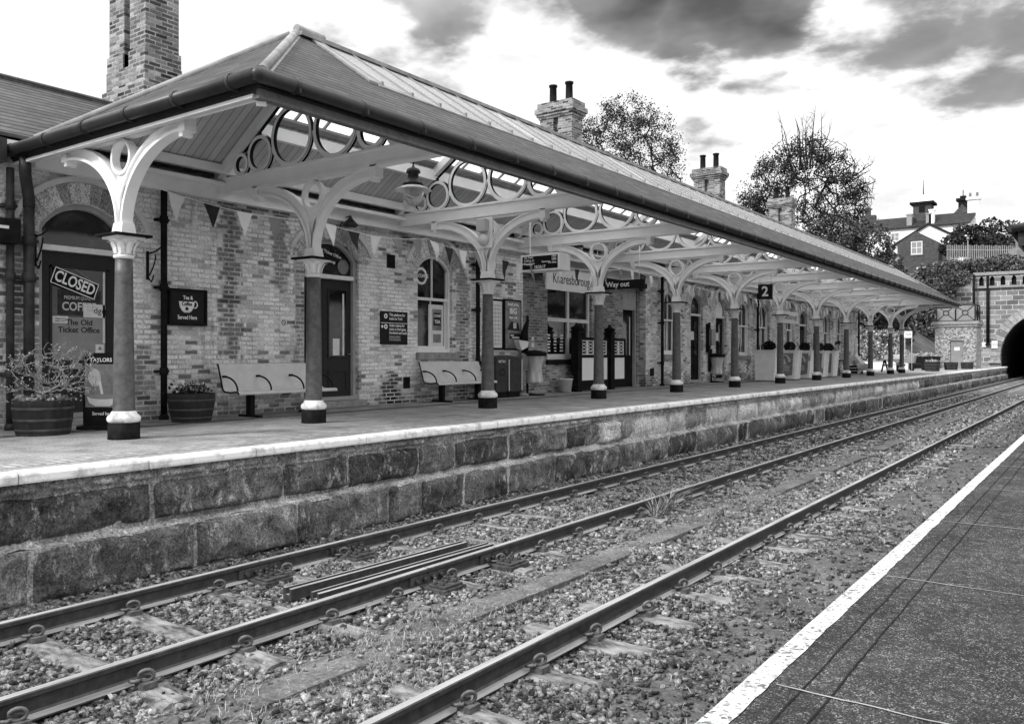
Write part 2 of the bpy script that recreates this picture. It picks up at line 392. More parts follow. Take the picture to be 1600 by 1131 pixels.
# ---------------------------------------------------------------- helpers
class MB:
    def __init__(s): s.v = []; s.f = []; s.mi = []; s.sm = []
    def add(s, vs, fs, mi=0, smooth=False):
        o = len(s.v); s.v.extend([tuple(p) for p in vs])
        for f in fs: s.f.append(tuple(i+o for i in f)); s.mi.append(mi); s.sm.append(smooth)
        return s
    def box(s, x0, x1, y0, y1, z0, z1, mi=0):
        x0, x1 = sorted((x0, x1)); y0, y1 = sorted((y0, y1)); z0, z1 = sorted((z0, z1))
        v = [(x0,y0,z0),(x1,y0,z0),(x1,y1,z0),(x0,y1,z0),(x0,y0,z1),(x1,y0,z1),(x1,y1,z1),(x0,y1,z1)]
        return s.add(v, [(0,3,2,1),(4,5,6,7),(0,1,5,4),(1,2,6,5),(2,3,7,6),(3,0,4,7)], mi)
    def hexa(s, v, mi=0):
        return s.add(v, [(0,3,2,1),(4,5,6,7),(0,1,5,4),(1,2,6,5),(2,3,7,6),(3,0,4,7)], mi)
    def obox(s, c, ux, uy, uz, mi=0):                # half-extent axis vectors
        c, ux, uy, uz = Vector(c), Vector(ux), Vector(uy), Vector(uz)
        v = [c+a*ux+b*uy+d*uz for d in (-1,1) for a, b in ((-1,-1),(1,-1),(1,1),(-1,1))]
        return s.hexa(v, mi)
    def beam(s, p, q, wid, hei, up=(0,0,1), mi=0):
        p, q, up = Vector(p), Vector(q), Vector(up); d = (q-p); n = d.normalized()
        side = n.cross(up).normalized(); u2 = side.cross(n)
        return s.obox((p+q)/2, d/2, side*wid/2, u2*hei/2, mi)
    def tube(s, pts, r, n=8, mi=0, cap=True, smooth=True):
        pts = [Vector(p) for p in pts]; m = len(pts)
        rs = r if isinstance(r, (list, tuple)) else [r]*m
        up = None; vs = []
        for i, p in enumerate(pts):
            t = (pts[min(i+1, m-1)]-pts[max(i-1, 0)])
            t = t.normalized() if t.length > 1e-9 else Vector((0,0,1))
            if up is None: up = t.orthogonal().normalized()
            else:
                up = up-t*up.dot(t); up = up.normalized() if up.length > 1e-6 else t.orthogonal().normalized()
            b = t.cross(up)
            for k in range(n):
                a = 2*math.pi*k/n; vs.append(p+(up*math.cos(a)+b*math.sin(a))*rs[i])
        fs = []
        for i in range(m-1):
            for k in range(n): fs.append((i*n+k, i*n+(k+1)%n, (i+1)*n+(k+1)%n, (i+1)*n+k))
        s.add(vs, fs, mi, smooth)
        if cap:
            o = len(s.v)-len(vs)
            s.f.append(tuple(o+k for k in range(n))[::-1]); s.mi.append(mi); s.sm.append(False)
            s.f.append(tuple(o+(m-1)*n+k for k in range(n))); s.mi.append(mi); s.sm.append(False)
        return s
    def lathe(s, c, prof, n=24, mi=0, smooth=True, sx=1, sy=1, rot=0):
        c = Vector(c); vs = []
        for r, z in prof:
            for k in range(n):
                a = 2*math.pi*k/n+rot; vs.append(c+Vector((r*math.cos(a)*sx, r*math.sin(a)*sy, z)))
        fs = []; m = len(prof)
        for i in range(m-1):
            for k in range(n): fs.append((i*n+k, i*n+(k+1)%n, (i+1)*n+(k+1)%n, (i+1)*n+k))
        s.add(vs, fs, mi, smooth); o = len(s.v)-len(vs)
        if prof[0][0] > 1e-4: s.f.append(tuple(o+k for k in range(n))[::-1]); s.mi.append(mi); s.sm.append(False)
        if prof[-1][0] > 1e-4: s.f.append(tuple(o+(m-1)*n+k for k in range(n))); s.mi.append(mi); s.sm.append(False)
        return s
    def prism(s, poly, fn, d0, d1, mi=0, smooth=False):   # poly in (u,v); fn(u,v,w)->point
        n = len(poly); vs = [fn(u, v, d0) for u, v in poly]+[fn(u, v, d1) for u, v in poly]
        s.add(vs, [tuple(range(n))[::-1], tuple(range(n, 2*n))], mi)
        o = len(s.v)-2*n
        for i in range(n): s.f.append((o+i, o+(i+1)%n, o+n+(i+1)%n, o+n+i)); s.mi.append(mi); s.sm.append(smooth)
        return s
    def quad(s, a, b, c, d, mi=0): return s.add([a, b, c, d], [(0, 1, 2, 3)], mi)
    def build(s, name, mats, parent=None, world=True, loc=None, bevel=0, rotz=0):
        me = bpy.data.meshes.new(name)
        me.from_pydata([tuple(p) for p in s.v], [], s.f)
        if not isinstance(mats, (list, tuple)): mats = [mats]
        for m in mats: me.materials.append(MAT[m] if isinstance(m, str) else m)
        me.polygons.foreach_set('material_index', s.mi); me.polygons.foreach_set('use_smooth', s.sm)
        me.update()
        return link(name, me, parent, world, loc, bevel, rotz)

def ancestors_loc(p):
    v = Vector((0,0,0))
    while p is not None: v += p.location; p = p.parent
    return v
def link(name, me, parent=None, world=True, loc=None, bevel=0, rotz=0):
    ob = bpy.data.objects.new(name, me); COL.objects.link(ob)
    if parent is not None:
        ob.parent = parent
        if world: ob.location = -ancestors_loc(parent)
    if loc is not None: ob.location = loc
    if rotz: ob.rotation_euler.z = rotz
    if bevel:
        m = ob.modifiers.new('bevel', 'BEVEL'); m.width = bevel; m.segments = 2; m.limit_method = 'ANGLE'; m.angle_limit = rad(40)
    return ob
def tag(o, label=None, cat=None, group=None, kind=None):
    if label: o['label'] = label
    if cat: o['category'] = cat
    if group: o['group'] = group
    if kind: o['kind'] = kind
    return o
def thing(name, loc, label, cat, group=None, rotz=0):
    o = bpy.data.objects.new(name, None); COL.objects.link(o); o.location = loc; o.rotation_euler.z = rotz
    o.empty_display_size = .2
    return tag(o, label, cat, group)
def copy_tree(o, parent=None):
    c = o.copy(); COL.objects.link(c); c.parent = parent
    for ch in list(o.children): copy_tree(ch, c)
    return c
def frame_m(o, ux, uy, un):
    m = Matrix.Identity(4)
    for i, a in enumerate((ux, uy, un)):
        a = Vector(a)
        for r in range(3): m[r][i] = a[r]
    for r in range(3): m[r][3] = o[r]
    return m
def plate_mesh(outline, holes, thick, fm):               # flat plate with holes cut through, extruded
    cu = bpy.data.curves.new('plate', 'CURVE'); cu.dimensions = '2D'; cu.fill_mode = 'BOTH'; cu.extrude = thick/2
    for poly in [outline]+list(holes):
        sp = cu.splines.new('POLY'); sp.points.add(len(poly)-1); sp.use_cyclic_u = True
        for i, (u, v) in enumerate(poly): sp.points[i].co = (u, v, 0, 1)
    ob = bpy.data.objects.new('plate', cu); COL.objects.link(ob)
    bpy.context.view_layer.update()
    me = bpy.data.meshes.new_from_object(ob.evaluated_get(bpy.context.evaluated_depsgraph_get()))
    bpy.data.objects.remove(ob); bpy.data.curves.remove(cu)
    me.transform(fm); me.materials.clear()
    return me
def plate(name, outline, holes, thick, fm, mat, parent=None, world=True, loc=None, bevel=0):
    me = plate_mesh(outline, holes, thick, fm); me.materials.append(MAT[mat]); me.name = name
    return link(name, me, parent, world, loc, bevel)
FACE_X = ((0,1,0), (0,0,1), (1,0,0))       # faces +X: right is +Y
FACE_Y = ((1,0,0), (0,0,1), (0,-1,0))      # faces -Y: right is +X
def text(body, size, o, ax, mat, parent, name='lettering', align='CENTER', bold=0., wx=1., rot=0., world=True, space=1.):
    cu = bpy.data.curves.new('t', 'FONT'); cu.body = body; cu.size = size; cu.align_x = align; cu.align_y = 'CENTER'
    cu.extrude = .0015; cu.offset = bold*size; cu.space_line = .95; cu.space_character = space; cu.resolution_u = 3
    ob = bpy.data.objects.new('t', cu); COL.objects.link(ob); bpy.context.view_layer.update()
    me = bpy.data.meshes.new_from_object(ob.evaluated_get(bpy.context.evaluated_depsgraph_get()))
    bpy.data.objects.remove(ob); bpy.data.curves.remove(cu)
    me.transform(Matrix.Rotation(rot, 4, 'Z') @ Matrix.Diagonal((wx, 1, 1, 1))); me.transform(frame_m(o, *ax))
    me.materials.clear(); me.materials.append(MAT[mat]); me.name = name
    return link(name, me, parent, world)
def circ(cx_, cy_, r, n=32, a0=0): return [(cx_+r*math.cos(a0+2*math.pi*i/n), cy_+r*math.sin(a0+2*math.pi*i/n)) for i in range(n)]
def np_mesh(name, V, Fq, mats, parent=None, smooth=False):
    me = bpy.data.meshes.new(name)
    k = Fq.shape[1]
    me.vertices.add(len(V)); me.vertices.foreach_set('co', V.astype(np.float32).ravel())
    me.loops.add(Fq.size); me.loops.foreach_set('vertex_index', Fq.astype(np.int32).ravel())
    me.polygons.add(len(Fq)); me.polygons.foreach_set('loop_start', np.arange(0, Fq.size, k, dtype=np.int32))
    if smooth: me.polygons.foreach_set('use_smooth', np.ones(len(Fq), dtype=bool))
    me.update(calc_edges=True)
    for m in (mats if isinstance(mats, list) else [mats]): me.materials.append(MAT[m])
    return link(name, me, parent)
def vnoise(P, seed=0):                                   # value noise, P (n,3) -> 0..1
    I = np.floor(P).astype(np.int64); f = P-I; f = f*f*(3-2*f)
    def h(i, j, k):
        n = (i*374761393+j*668265263+k*2147483647+seed*1274126177) & 0xffffffff
        n = ((n ^ (n >> 13))*1274126177) & 0xffffffff
        return ((n ^ (n >> 16)) & 0xffff)/65535.
    r = 0
    for a in (0, 1):
        for b in (0, 1):
            for c in (0, 1):
                wgt = (f[:,0] if a else 1-f[:,0])*(f[:,1] if b else 1-f[:,1])*(f[:,2] if c else 1-f[:,2])
                r = r+wgt*h(I[:,0]+a, I[:,1]+b, I[:,2]+c)
    return r
def fbm(P, seed=0, oct=4):
    r = 0; a = .5
    for o in range(oct): r = r+a*vnoise(P*(2**o), seed+o); a *= .5
    return r
def rand_rot(n):
    q = RNG.normal(size=(n, 4)); q /= np.linalg.norm(q, axis=1)[:, None]
    a, b, c, d = q.T
    return np.stack([1-2*(c*c+d*d), 2*(b*c-a*d), 2*(b*d+a*c), 2*(b*c+a*d), 1-2*(b*b+d*d), 2*(c*d-a*b), 2*(b*d-a*c), 2*(c*d+a*b), 1-2*(b*b+c*c)], 1).reshape(n, 3, 3)
def leaves_mesh(name, P, size, mat, parent=None, jitter=.5):
    n = len(P); R = rand_rot(n); s = size*(1+jitter*RNG.uniform(-1, 1, n))
    base = np.array([[-.5, 0, 0], [0, -.32, .06], [.5, 0, 0], [0, .32, .06]])
    V = np.einsum('nij,kj->nki', R, base)*s[:, None, None]+P[:, None, :]
    return np_mesh(name, V.reshape(-1, 3), np.arange(n*4).reshape(n, 4), mat, parent)

# ---------------------------------------------------------------- ground, trackbed, platforms
ZR = -1.0          # rail top
AW = 12.1          # face of the station building
mb = MB(); mb.box(-900, 900, -200, 1500, -3.0, -1.45); tag(mb.build('ground', 'hill'), kind='structure')
def tb_z(x, y):
    return -1.19
gx = np.linspace(-7.6, -0.9, 68); gy = np.concatenate([np.linspace(-2, 14, 130), np.linspace(14.4, 100, 150)])
X, Y = np.meshgrid(gx, gy); P = np.stack([X.ravel(), Y.ravel(), np.zeros(X.size)], 1)
Z = -1.252+.09*fbm(P*1.3, 3)+.035*fbm(P*6, 8)
# the six-foot and the platform foot are built up a little with dirt
A_ = -P[:, 0]
def bed_rise(a, y): return .095*np.clip((2.78-a)/.25, 0, 1)*np.clip((y-2.0)/2.5, .35, 1)+.05*np.clip((.48-np.abs(a-5.9))/.15, 0, 1)*np.clip((y-8)/2.5, 0, 1)
Z += bed_rise(A_, P[:, 1])+.05*np.exp(-((A_-4.35)/.35)**2)+.09*np.clip((A_-7.0)/.5, 0, 1)+.05*np.exp(-((A_-1.35)/.4)**2)
P[:, 2] = Z
nx = len(gx); ii = np.arange((len(gy)-1)*(nx-1)); r_, c_ = ii//(nx-1), ii % (nx-1)
F4 = np.stack([r_*nx+c_, r_*nx+c_+1, (r_+1)*nx+c_+1, (r_+1)*nx+c_], 1)
side = P[F4].mean(1)[:, 0] > -2.85+.25*np.sin(P[F4].mean(1)[:, 1]*1.7)
tag(np_mesh('trackbed', P, F4[~side], 'mud', smooth=True), kind='structure'); tag(np_mesh('trackbed', P, F4[side], 'mud_dark', smooth=True), kind='structure')
def ground_z(x, y):
    Q = np.stack([x, y, np.zeros(len(x))], 1); a = -x
    return -1.252+bed_rise(a, y)+.09*fbm(Q*1.3, 3)+.035*fbm(Q*6, 8)+.05*np.exp(-((a-4.35)/.35)**2)+.09*np.clip((a-7.0)/.5, 0, 1)+.05*np.exp(-((a-1.35)/.4)**2)

# far platform deck
mb = MB(); mb.box(-60, -7.69, -14, 85.6, -1.4, 0.0); tag(mb.build('far_platform', 'deck'), kind='structure')
mb = MB(); mb.box(-8.27, -7.93, -3, 9.6, 0, .004); tag(mb.build('paving_strip', 'setts'), kind='structure')
mb = MB(); mb.box(-10.97, -10.93, -10, 60, 0, .004); mb.box(-11.13, -11.09, -10, 60, 0, .004); tag(mb.build('drain_channel', 'black_soft'), kind='structure')
# coping: one run of painted stones with open joints
mb = MB(); y = -6.0; k = 0
while y < 84:
    l = random.uniform(1.15, 1.75); dz = random.uniform(-.004, .004); dx = random.uniform(-.006, .006)
    x0, x1 = -7.69, -7.5+dx; y0, y1 = y+.006, y+l-.006; z0, z1 = -.09, .006+dz
    prof = [(x0, z0), (x1-.006, z0), (x1, z0+.02), (x1, z1-.03), (x1-.012, z1-.008), (x1-.035, z1), (x0, z1)]
    mb.prism(prof, lambda u, v, w_: (u, w_, v), y0, y1)
    y += l; k += 1
tag(mb.build('platform_coping', 'coping'), kind='structure')
# retaining wall of big rough blocks, the lower course standing forward of the upper one
def rough_blocks(course_z0, course_z1, face_x, seed, lmin, lmax, y0, y1, amp, lvl=1.0):
    V = []; F = []; n0 = 0; y = y0; rs = random.Random(seed)
    while y < y1:
        l = rs.uniform(lmin, lmax); near = y < 14
        g = .012+rs.random()*.012
        nu = max(4, int(l/(.035 if near else .14))); nv = max(3, int((course_z1-course_z0)/(.035 if near else .12)))
        us = np.linspace(0, 1, nu+1); vs = np.linspace(0, 1, nv+1); U, W = np.meshgrid(us, vs)
        yy = y+g+(l-2*g)*U; zz_ = course_z0+.012+rs.uniform(-.02, .02)*0+(course_z1-course_z0-.024)*W
        Q = np.stack([np.full(U.size, seed*3.7), yy.ravel(), zz_.ravel()], 1)
        edge = np.minimum(np.minimum(U, 1-U)*(l)/.06, np.minimum(W, 1-W)*(course_z1-course_z0)/.05); edge = np.clip(edge, 0, 1).ravel()
        rg_ = np.abs(fbm(Q*4.5, seed+2, 4)-.47)*2; d = (fbm(Q*2.6, seed, 4)-.45)*amp*2.4+(fbm(Q*11, seed+5, 3)-.45)*amp*1.1-(.25-rg_)*amp*.9+.012
        tilt = rs.uniform(-.02, .02)*(U.ravel()-.5)+rs.uniform(-.015, .03)
        x = face_x-.05+(.05+d+tilt)*np.sqrt(edge)
        jit = (fbm(Q*4, seed+9, 3)-.45)*.075*(edge < .75)
        V.append(np.stack([x, yy.ravel()+jit, zz_.ravel()+jit], 1))
        i2 = np.arange(nu*nv); r2, c2 = i2//nu, i2 % nu
        F.append(n0+np.stack([r2*(nu+1)+c2, r2*(nu+1)+c2+1, (r2+1)*(nu+1)+c2+1, (r2+1)*(nu+1)+c2], 1))
        n0 += U.size; y += l
    return np.concatenate(V), np.concatenate(F)
wall = thing('retaining_wall', (-7.6, 0, -1.2), 'rough stone block wall holding up the far platform edge', 'wall')
mb = MB(); mb.box(-7.86, -7.618, -6, 84.5, -1.4, -.093); mb.box(-7.618, -7.488, -6, 84.5, -1.4, -.665)
# mortared rubble ledge on the lower course
mb.build('core', 'mortar', wall)
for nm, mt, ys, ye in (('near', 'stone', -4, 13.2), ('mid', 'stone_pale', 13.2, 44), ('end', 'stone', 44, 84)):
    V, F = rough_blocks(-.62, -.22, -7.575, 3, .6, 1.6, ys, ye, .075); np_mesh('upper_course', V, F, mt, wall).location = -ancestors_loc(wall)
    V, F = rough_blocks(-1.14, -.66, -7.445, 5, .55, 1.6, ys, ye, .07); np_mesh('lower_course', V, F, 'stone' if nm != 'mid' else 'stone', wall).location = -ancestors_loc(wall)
    V, F = rough_blocks(-.225, -.093, -7.58, 7, .25, .6, ys, ye, .03); np_mesh('rubble_course', V, F, 'mortar', wall).location = -ancestors_loc(wall)
# sloping mortar fillet along the ledge
gy2 = np.linspace(-4, 84, 900); V = []
for i, yv in enumerate(gy2):
    n_ = float(fbm(np.array([[1.1, yv*3, 0]]), 4)[0])-.45; n2_ = float(fbm(np.array([[5.1, yv*9, 0]]), 4)[0])-.45; V += [(-7.66, yv, -.60+.10*n_), (-7.57-.12*n_+.04*n2_, yv, -.645+.05*n2_), (-7.49-.14*n_, yv, -.675+.06*n_+.05*n2_)]
F = [];
for i in range(len(gy2)-1):
    for k in range(2): F.append((i*3+k, i*3+k+1, (i+1)*3+k+1, (i+1)*3+k))
np_mesh('ledge_mortar', np.array(V), np.array(F), 'mortar', wall).location = -ancestors_loc(wall)

# near platform, with its white edge line and scored tarmac
ZN = -.167
mb = MB(); mb.box(-1.07, 14, -6, 85, -1.5, ZN); tag(mb.build('near_platform', 'near_deck'), kind='structure')
gyl = np.linspace(-4, 85, 1600); rag = (fbm(np.stack([gyl*9.0, gyl*0, gyl*0], 1), 2, 5)-.48)*.016
V = np.concatenate([np.stack([np.full(len(gyl), -1.075)+rag*.3, gyl, np.full(len(gyl), ZN+.004)], 1), np.stack([-.988+rag, gyl, np.full(len(gyl), ZN+.004)], 1)])
n_ = len(gyl); F = np.stack([np.arange(n_-1), np.arange(n_-1)+n_, np.arange(n_-1)+n_+1, np.arange(n_-1)+1], 1)
tag(np_mesh('edge_line', V, F, 'line'), kind='structure')
mb = MB(); mb.box(-1.076, -1.0705, -4, 85, ZN-.06, ZN+.001); tag(mb.build('edge_line_face', 'line'), kind='structure')
for xg in (-.882, -.785):
    rg = (fbm(np.stack([gyl*5+xg*9, gyl*0, gyl*0], 1), 5, 4)-.48)*.012
    V = np.concatenate([np.stack([xg-.0035+rg, gyl, np.full(n_, ZN+.003)], 1), np.stack([xg+.0035+rg*.7, gyl, np.full(n_, ZN+.003)], 1)])
    tag(np_mesh('tarmac_groove', V, F, 'black'), kind='structure')
for yj in (2.95, 4.75, 6.55, 8.35, 10.15, 12.0, 13.8):
    xs = np.linspace(-.97, 3, 90); rg = (fbm(np.stack([xs*6, xs*0+yj, xs*0], 1), 6, 4)-.48)*.03; wd = .0012+.005*fbm(np.stack([xs*3, xs*0+yj*2, xs*0], 1), 7, 3)
    V = np.concatenate([np.stack([xs, yj+rg-wd, np.full(90, ZN+.005)], 1), np.stack([xs, yj+rg+wd, np.full(90, ZN+.005)], 1)])
    tag(np_mesh('paving_joint', V, np.stack([np.arange(89), np.arange(89)+1, np.arange(89)+91, np.arange(89)+90], 1), 'concrete'), kind='structure')

# ---------------------------------------------------------------- station building
B = thing('station_building', (-AW, 20, 0), 'long pale brick Victorian station building with arched doors and windows along the platform', 'building')
ZT = 3.72
def arch_outline(y0, y1, zb, zs, zt, n=14):
    c = (y0+y1)/2; hw = (y1-y0)/2; rise = zt-zs; R = (hw*hw+rise*rise)/(2*rise); zc = zt-R; a = math.asin(min(1, hw/R))
    pts = [(y0, zb), (y1, zb)]
    for i in range(n+1):
        t = a-2*a*i/n; pts.append((c+R*math.sin(t), zc+R*math.cos(t)))
    return pts, (c, zc, R, a)
# y0, y1, bottom, spring, top, kind
DOORS = [(5.62, 6.9, .10, 2.78, 3.18), (10.30, 11.68, .13, 2.82, 3.2), (27.66, 28.76, .05, 2.75, 3.14), (29.95, 31.02, .05, 2.75, 3.14), (40.3, 41.5, .05, 2.75, 3.12)]
WINS = [(13.40, 14.56, 1.06, 2.85, 3.2), (25.5, 26.5, 1.02, 2.75, 3.14), (32.36, 33.5, .98, 2.78, 3.16), (34.66, 35.9, .98, 2.78, 3.16), (38.2, 39.35, 1.0, 2.75, 3.12), (42.4, 43.45, 1.0, 2.75, 3.1), (44.3, 45.5, 1.0, 2.75, 3.1), (46.9, 48.0, 1.0, 2.75, 3.1)]
RY0, RY1, AR = 17.33, 24.16, 12.32
FM = frame_m((-AW-.2, 0, 0), (0,1,0), (0,0,1), (1,0,0))
def wall_piece(ya, yb, mat, ops):
    holes = [arch_outline(*o)[0] for o in ops]
    plate('wall', [(ya, -.02), (yb, -.02), (yb, ZT), (ya, ZT)], holes, .4, FM, mat, B)
wall_piece(-4, RY0, 'brick', [DOORS[0], DOORS[1], WINS[0]])
wall_piece(RY1, 51.3, 'brick_far', DOORS[2:]+WINS[1:])
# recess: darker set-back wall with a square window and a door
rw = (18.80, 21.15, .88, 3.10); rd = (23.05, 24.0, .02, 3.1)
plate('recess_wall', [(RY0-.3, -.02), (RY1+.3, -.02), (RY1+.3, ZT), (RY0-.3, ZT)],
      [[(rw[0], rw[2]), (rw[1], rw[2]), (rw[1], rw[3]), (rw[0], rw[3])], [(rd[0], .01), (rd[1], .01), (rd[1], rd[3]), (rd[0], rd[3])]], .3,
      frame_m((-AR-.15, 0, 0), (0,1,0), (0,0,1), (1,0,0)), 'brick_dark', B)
mb = MB(); mb.box(-AW-.4, -AW+.06, RY0+.002, RY1-.002, 3.12, 3.26); mb.build('lintel_beam', 'black_soft', B, bevel=.01)
mb = MB(); mb.box(-AW-.2, -AW-.1, RY0+.005, RY1-.005, 3.262, ZT+.6); mb.build('boarded_panel', 'cream_shade', B)
# soffit cornice and the main roof
mb = MB(); mb.box(-AW-.3, -AW+.12, -4, RY0, ZT+.003, ZT+.16); mb.box(-AW-.3, -AW+.12, RY1, 51.3, ZT+.003, ZT+.16); mb.build('cornice', 'cream_shade', B)
mb = MB(); mb.box(-18.5, -AW-.42, -4, 51.3, -.02, ZT+.1)
mb.build('side_walls', 'brick_far', B)
RA, RZ, EZ_ = 15.3, 5.64, 3.92
mb = MB(); Ya, Yb = -6, 51.6
mb.hexa([(-AW+.1,Ya,EZ_),(-AW+.1,Yb,EZ_),(-RA,Yb,RZ),(-RA,Ya,RZ),(-AW+.1,Ya,EZ_+.05),(-AW+.1,Yb,EZ_+.05),(-RA,Yb,RZ+.05),(-RA,Ya,RZ+.05)])
mb.hexa([(-18.7,Ya,EZ_),(-18.7,Yb,EZ_),(-RA,Yb,RZ-.004),(-RA,Ya,RZ-.004),(-18.7,Ya,EZ_+.05),(-18.7,Yb,EZ_+.05),(-RA,Yb,RZ+.046),(-RA,Ya,RZ+.046)])
mb.build('roof', 'slate_main', B)
mb = MB(); mb.tube([(-RA, Ya, RZ+.06), (-RA, Yb, RZ+.06)], .07, 8); mb.build('roof_ridge', 'slate_main', B)
mb = MB(); mb.prism([(-18.5, ZT), (-AW-.1, ZT), (-RA, RZ-.02)], lambda u, v, d: (u, d, v), 51.0, 51.28); mb.build('gable', 'brick_far', B)
mb = MB(); mb.tube([(-AW+.2, -5, 3.78), (-AW+.2, 5.0, 3.78)], .085, 10); mb.box(-AW+.02, -AW+.25, 4.7, 5.1, 3.55, 3.86); mb.build('gutter', 'gutter', B)

def voussoirs(y0, y1, zs, zt, parent, thick=.34, n=None, hood=True):
    _, (c, zc, R, a) = arch_outline(y0, y1, 0, zs, zt)
    a2 = a*1.0; n = n or max(7, int(2*a2*R/.12)); mb = MB(); mats = ['voussoir', 'cream_shade']
    for i in range(n):
        t0 = -a2+2*a2*(i+.07)/n; t1 = -a2+2*a2*(i+.93)/n
        pts = [(c+r*math.sin(t), zc+r*math.cos(t)) for r, t in ((R+.012, t0), (R+.012, t1), (R+thick, t1), (R+thick, t0))]
        pr = .012+random.uniform(0, .006)
        mb.prism(pts, lambda u, v, d: (-AW+d, u, v), -.1, pr)
    if hood:
        m = 20; r0, r1 = R+thick+.005, R+thick+.085; pts = []
        e = a2*1.06
        for i in range(m+1): t = -e+2*e*i/m; pts.append((c+r0*math.sin(t), zc+r0*math.cos(t)))
        for i in range(m+1): t = e-2*e*i/m; pts.append((c+r1*math.sin(t), zc+r1*math.cos(t)))
        for i in range(m):
            q = [pts[i], pts[i+1], pts[2*m-i], pts[2*m+1-i]]
            mb.prism(q, lambda u, v, d: (-AW+d, u, v), -.05, .055, 1)
    mb.build('arch', mats, parent)
def frame_ring(y0, y1, zb, zs, zt, w_, x, dep, name, mat, parent):
    o, _ = arch_outline(y0, y1, zb, zs, zt); i_, _ = arch_outline(y0+w_, y1-w_, zb+w_, zs, zt-w_)
    return plate(name, o, [i_], dep, frame_m((x, 0, 0), (0,1,0), (0,0,1), (1,0,0)), mat, parent)
def window(o, cat_lbl=None):
    y0, y1, zb, zs, zt = o; x = -AW-.13; e = .004
    fr = frame_ring(y0+e, y1-e, zb+e, zs, zt-e, .075, x, .12, 'window', 'white', B)
    if cat_lbl: fr['label'] = cat_lbl
    zm = zb+(zt-zb)*.545
    gl, _ = arch_outline(y0+.08, y1-.08, zm, zs, zt-.08)
    plate('pane', gl, [], .01, frame_m((x-.01, 0, 0), (0,1,0), (0,0,1), (1,0,0)), 'glass', fr)
    mb = MB(); mb.box(x-.04, x-.03, y0+.08, y1-.08, zb+.08, zm); mb.build('pane', 'glass', fr)
    c = (y0+y1)/2
    mb = MB(); mb.box(x-.03, x+.045, y0+.08, y1-.08, zm-.03, zm+.03); mb.box(x-.02, x+.03, c-.018, c+.018, zm+.03, zt-.078); mb.box(x-.05, x-.012, c-.018, c+.018, zb+.08, zm-.03)
    mb.box(x-.02, x+.03, y0+.076, y0+.11, zm, zs); mb.box(x-.02, x+.03, y1-.11, y1-.076, zm, zs)
    mb.box(x-.05, x-.01, y0+.076, y0+.12, zb+.076, zm); mb.box(x-.05, x-.01, y1-.12, y1-.076, zb+.076, zm); mb.box(x-.05, x-.01, y0+.12, y1-.12, zb+.076, zb+.14)
    mb.build('sash', 'white', fr)
    mb = MB(); mb.box(-AW-.19, -AW+.07, y0-.06, y1+.06, zb-.16, zb-.002); mb.build('sill', 'concrete', fr, bevel=.012)
    voussoirs(y0, y1, zs, zt, fr)
    return fr
def door(o, ztr, glass=True, mat='door', two=True, lbl=None):
    y0, y1, zb, zs, zt = o; x = -AW-.15
    dr = thing('door', (x, (y0+y1)/2, zb), None, None); dr.parent = B; dr.location = Vector((x, (y0+y1)/2, zb))-ancestors_loc(B)
    if lbl: dr['label'] = lbl
    frame_ring(y0+.004, y1-.004, zb, zs, zt-.004, .07, x, .14, 'frame', 'doorframe', dr)
    mb = MB(); mb.box(x-.06, x+.085, y0+.075, y1-.075, ztr-.04, ztr+.04); mb.build('transom', 'white', dr, bevel=.006)
    gl, _ = arch_outline(y0+.076, y1-.076, ztr+.04, zs, zt-.074); plate('fanlight', gl, [], .01, frame_m((x-.01, 0, 0), (0,1,0), (0,0,1), (1,0,0)), 'glass', dr)
    mb = MB(); mb.box(-AW-.3, -AW+.16, y0-.08, y1+.08, .004, zb-.0); mb.build('step', 'concrete', dr, bevel=.01)
    return dr, x
# door 1: single leaf, big glazed upper half with notices
d1, x1 = door(DOORS[0], 2.52, lbl='closed door with large glazed upper half full of notices')
y0, y1 = 5.70, 6.82
mb = MB(); e = .17
mb.box(x1-.05, x1, y0, y1, .12, .92); mb.box(x1-.05, x1, y0, y1, 2.26, 2.48); mb.box(x1-.05, x1, y0, y0+e, .92, 2.26); mb.box(x1-.05, x1, y1-e, y1, .92, 2.26)
for a, b in ((y0+.02, y0+.04), (y1-.04, y1-.02)): pass
mb.box(x1, x1+.018, y0+.13, y0+.16, .93, 2.28); mb.box(x1, x1+.018, y1-.16, y1-.13, .93, 2.28); mb.box(x1, x1+.018, y0+.13, y1-.13, 2.25, 2.28); mb.box(x1, x1+.018, y0+.13, y1-.13, .90, .93)
for pa, pb in ((y0+.16, y0+.5), (y0+.62, y0+.96)):
    mb.box(x1, x1+.015, pa, pb, .26, .29); mb.box(x1, x1+.015, pa, pb, .68, .71); mb.box(x1, x1+.015, pa, pa+.03, .29, .68); mb.box(x1, x1+.015, pb-.03, pb, .29, .68)
mb.build('door_leaf', 'door', d1)
mb = MB(); mb.box(x1-.035, x1-.025, y0+e, y1-e, .92, 2.26); mb.build('door_glass', 'glass', d1)
mb = MB(); mb.box(x1, x1+.02, y0+.42, y0+.7, .80, .88); mb.build('letter_plate', 'steel', d1)
mb = MB(); mb.box(x1-.024, x1-.018, y0+e, y1-e, .92, 1.55); mb.build('window_film', 'paper_grey', d1)
text('The Old\nTicket Office', .115, (x1-.014, y0+.56, 1.42), FACE_X, 'letter_black', d1, bold=.012)
mb = MB(); mb.box(x1-.017, x1-.013, y0+.18, y0+.4, 1.46, 1.56); mb.box(x1-.017, x1-.013, y1-.32, y1-.19, .96, 1.16); mb.box(x1-.017, x1-.013, y1-.21, y1-.175, 1.18, 2.24)
mb.box(x1-.017, x1-.013, y0+.62, y0+.95, 1.555, 1.75); mb.box(x1-.017, x1-.013, y0+.99, y1-.19, 1.585, 1.68); mb.build('notice', 'paper', d1)
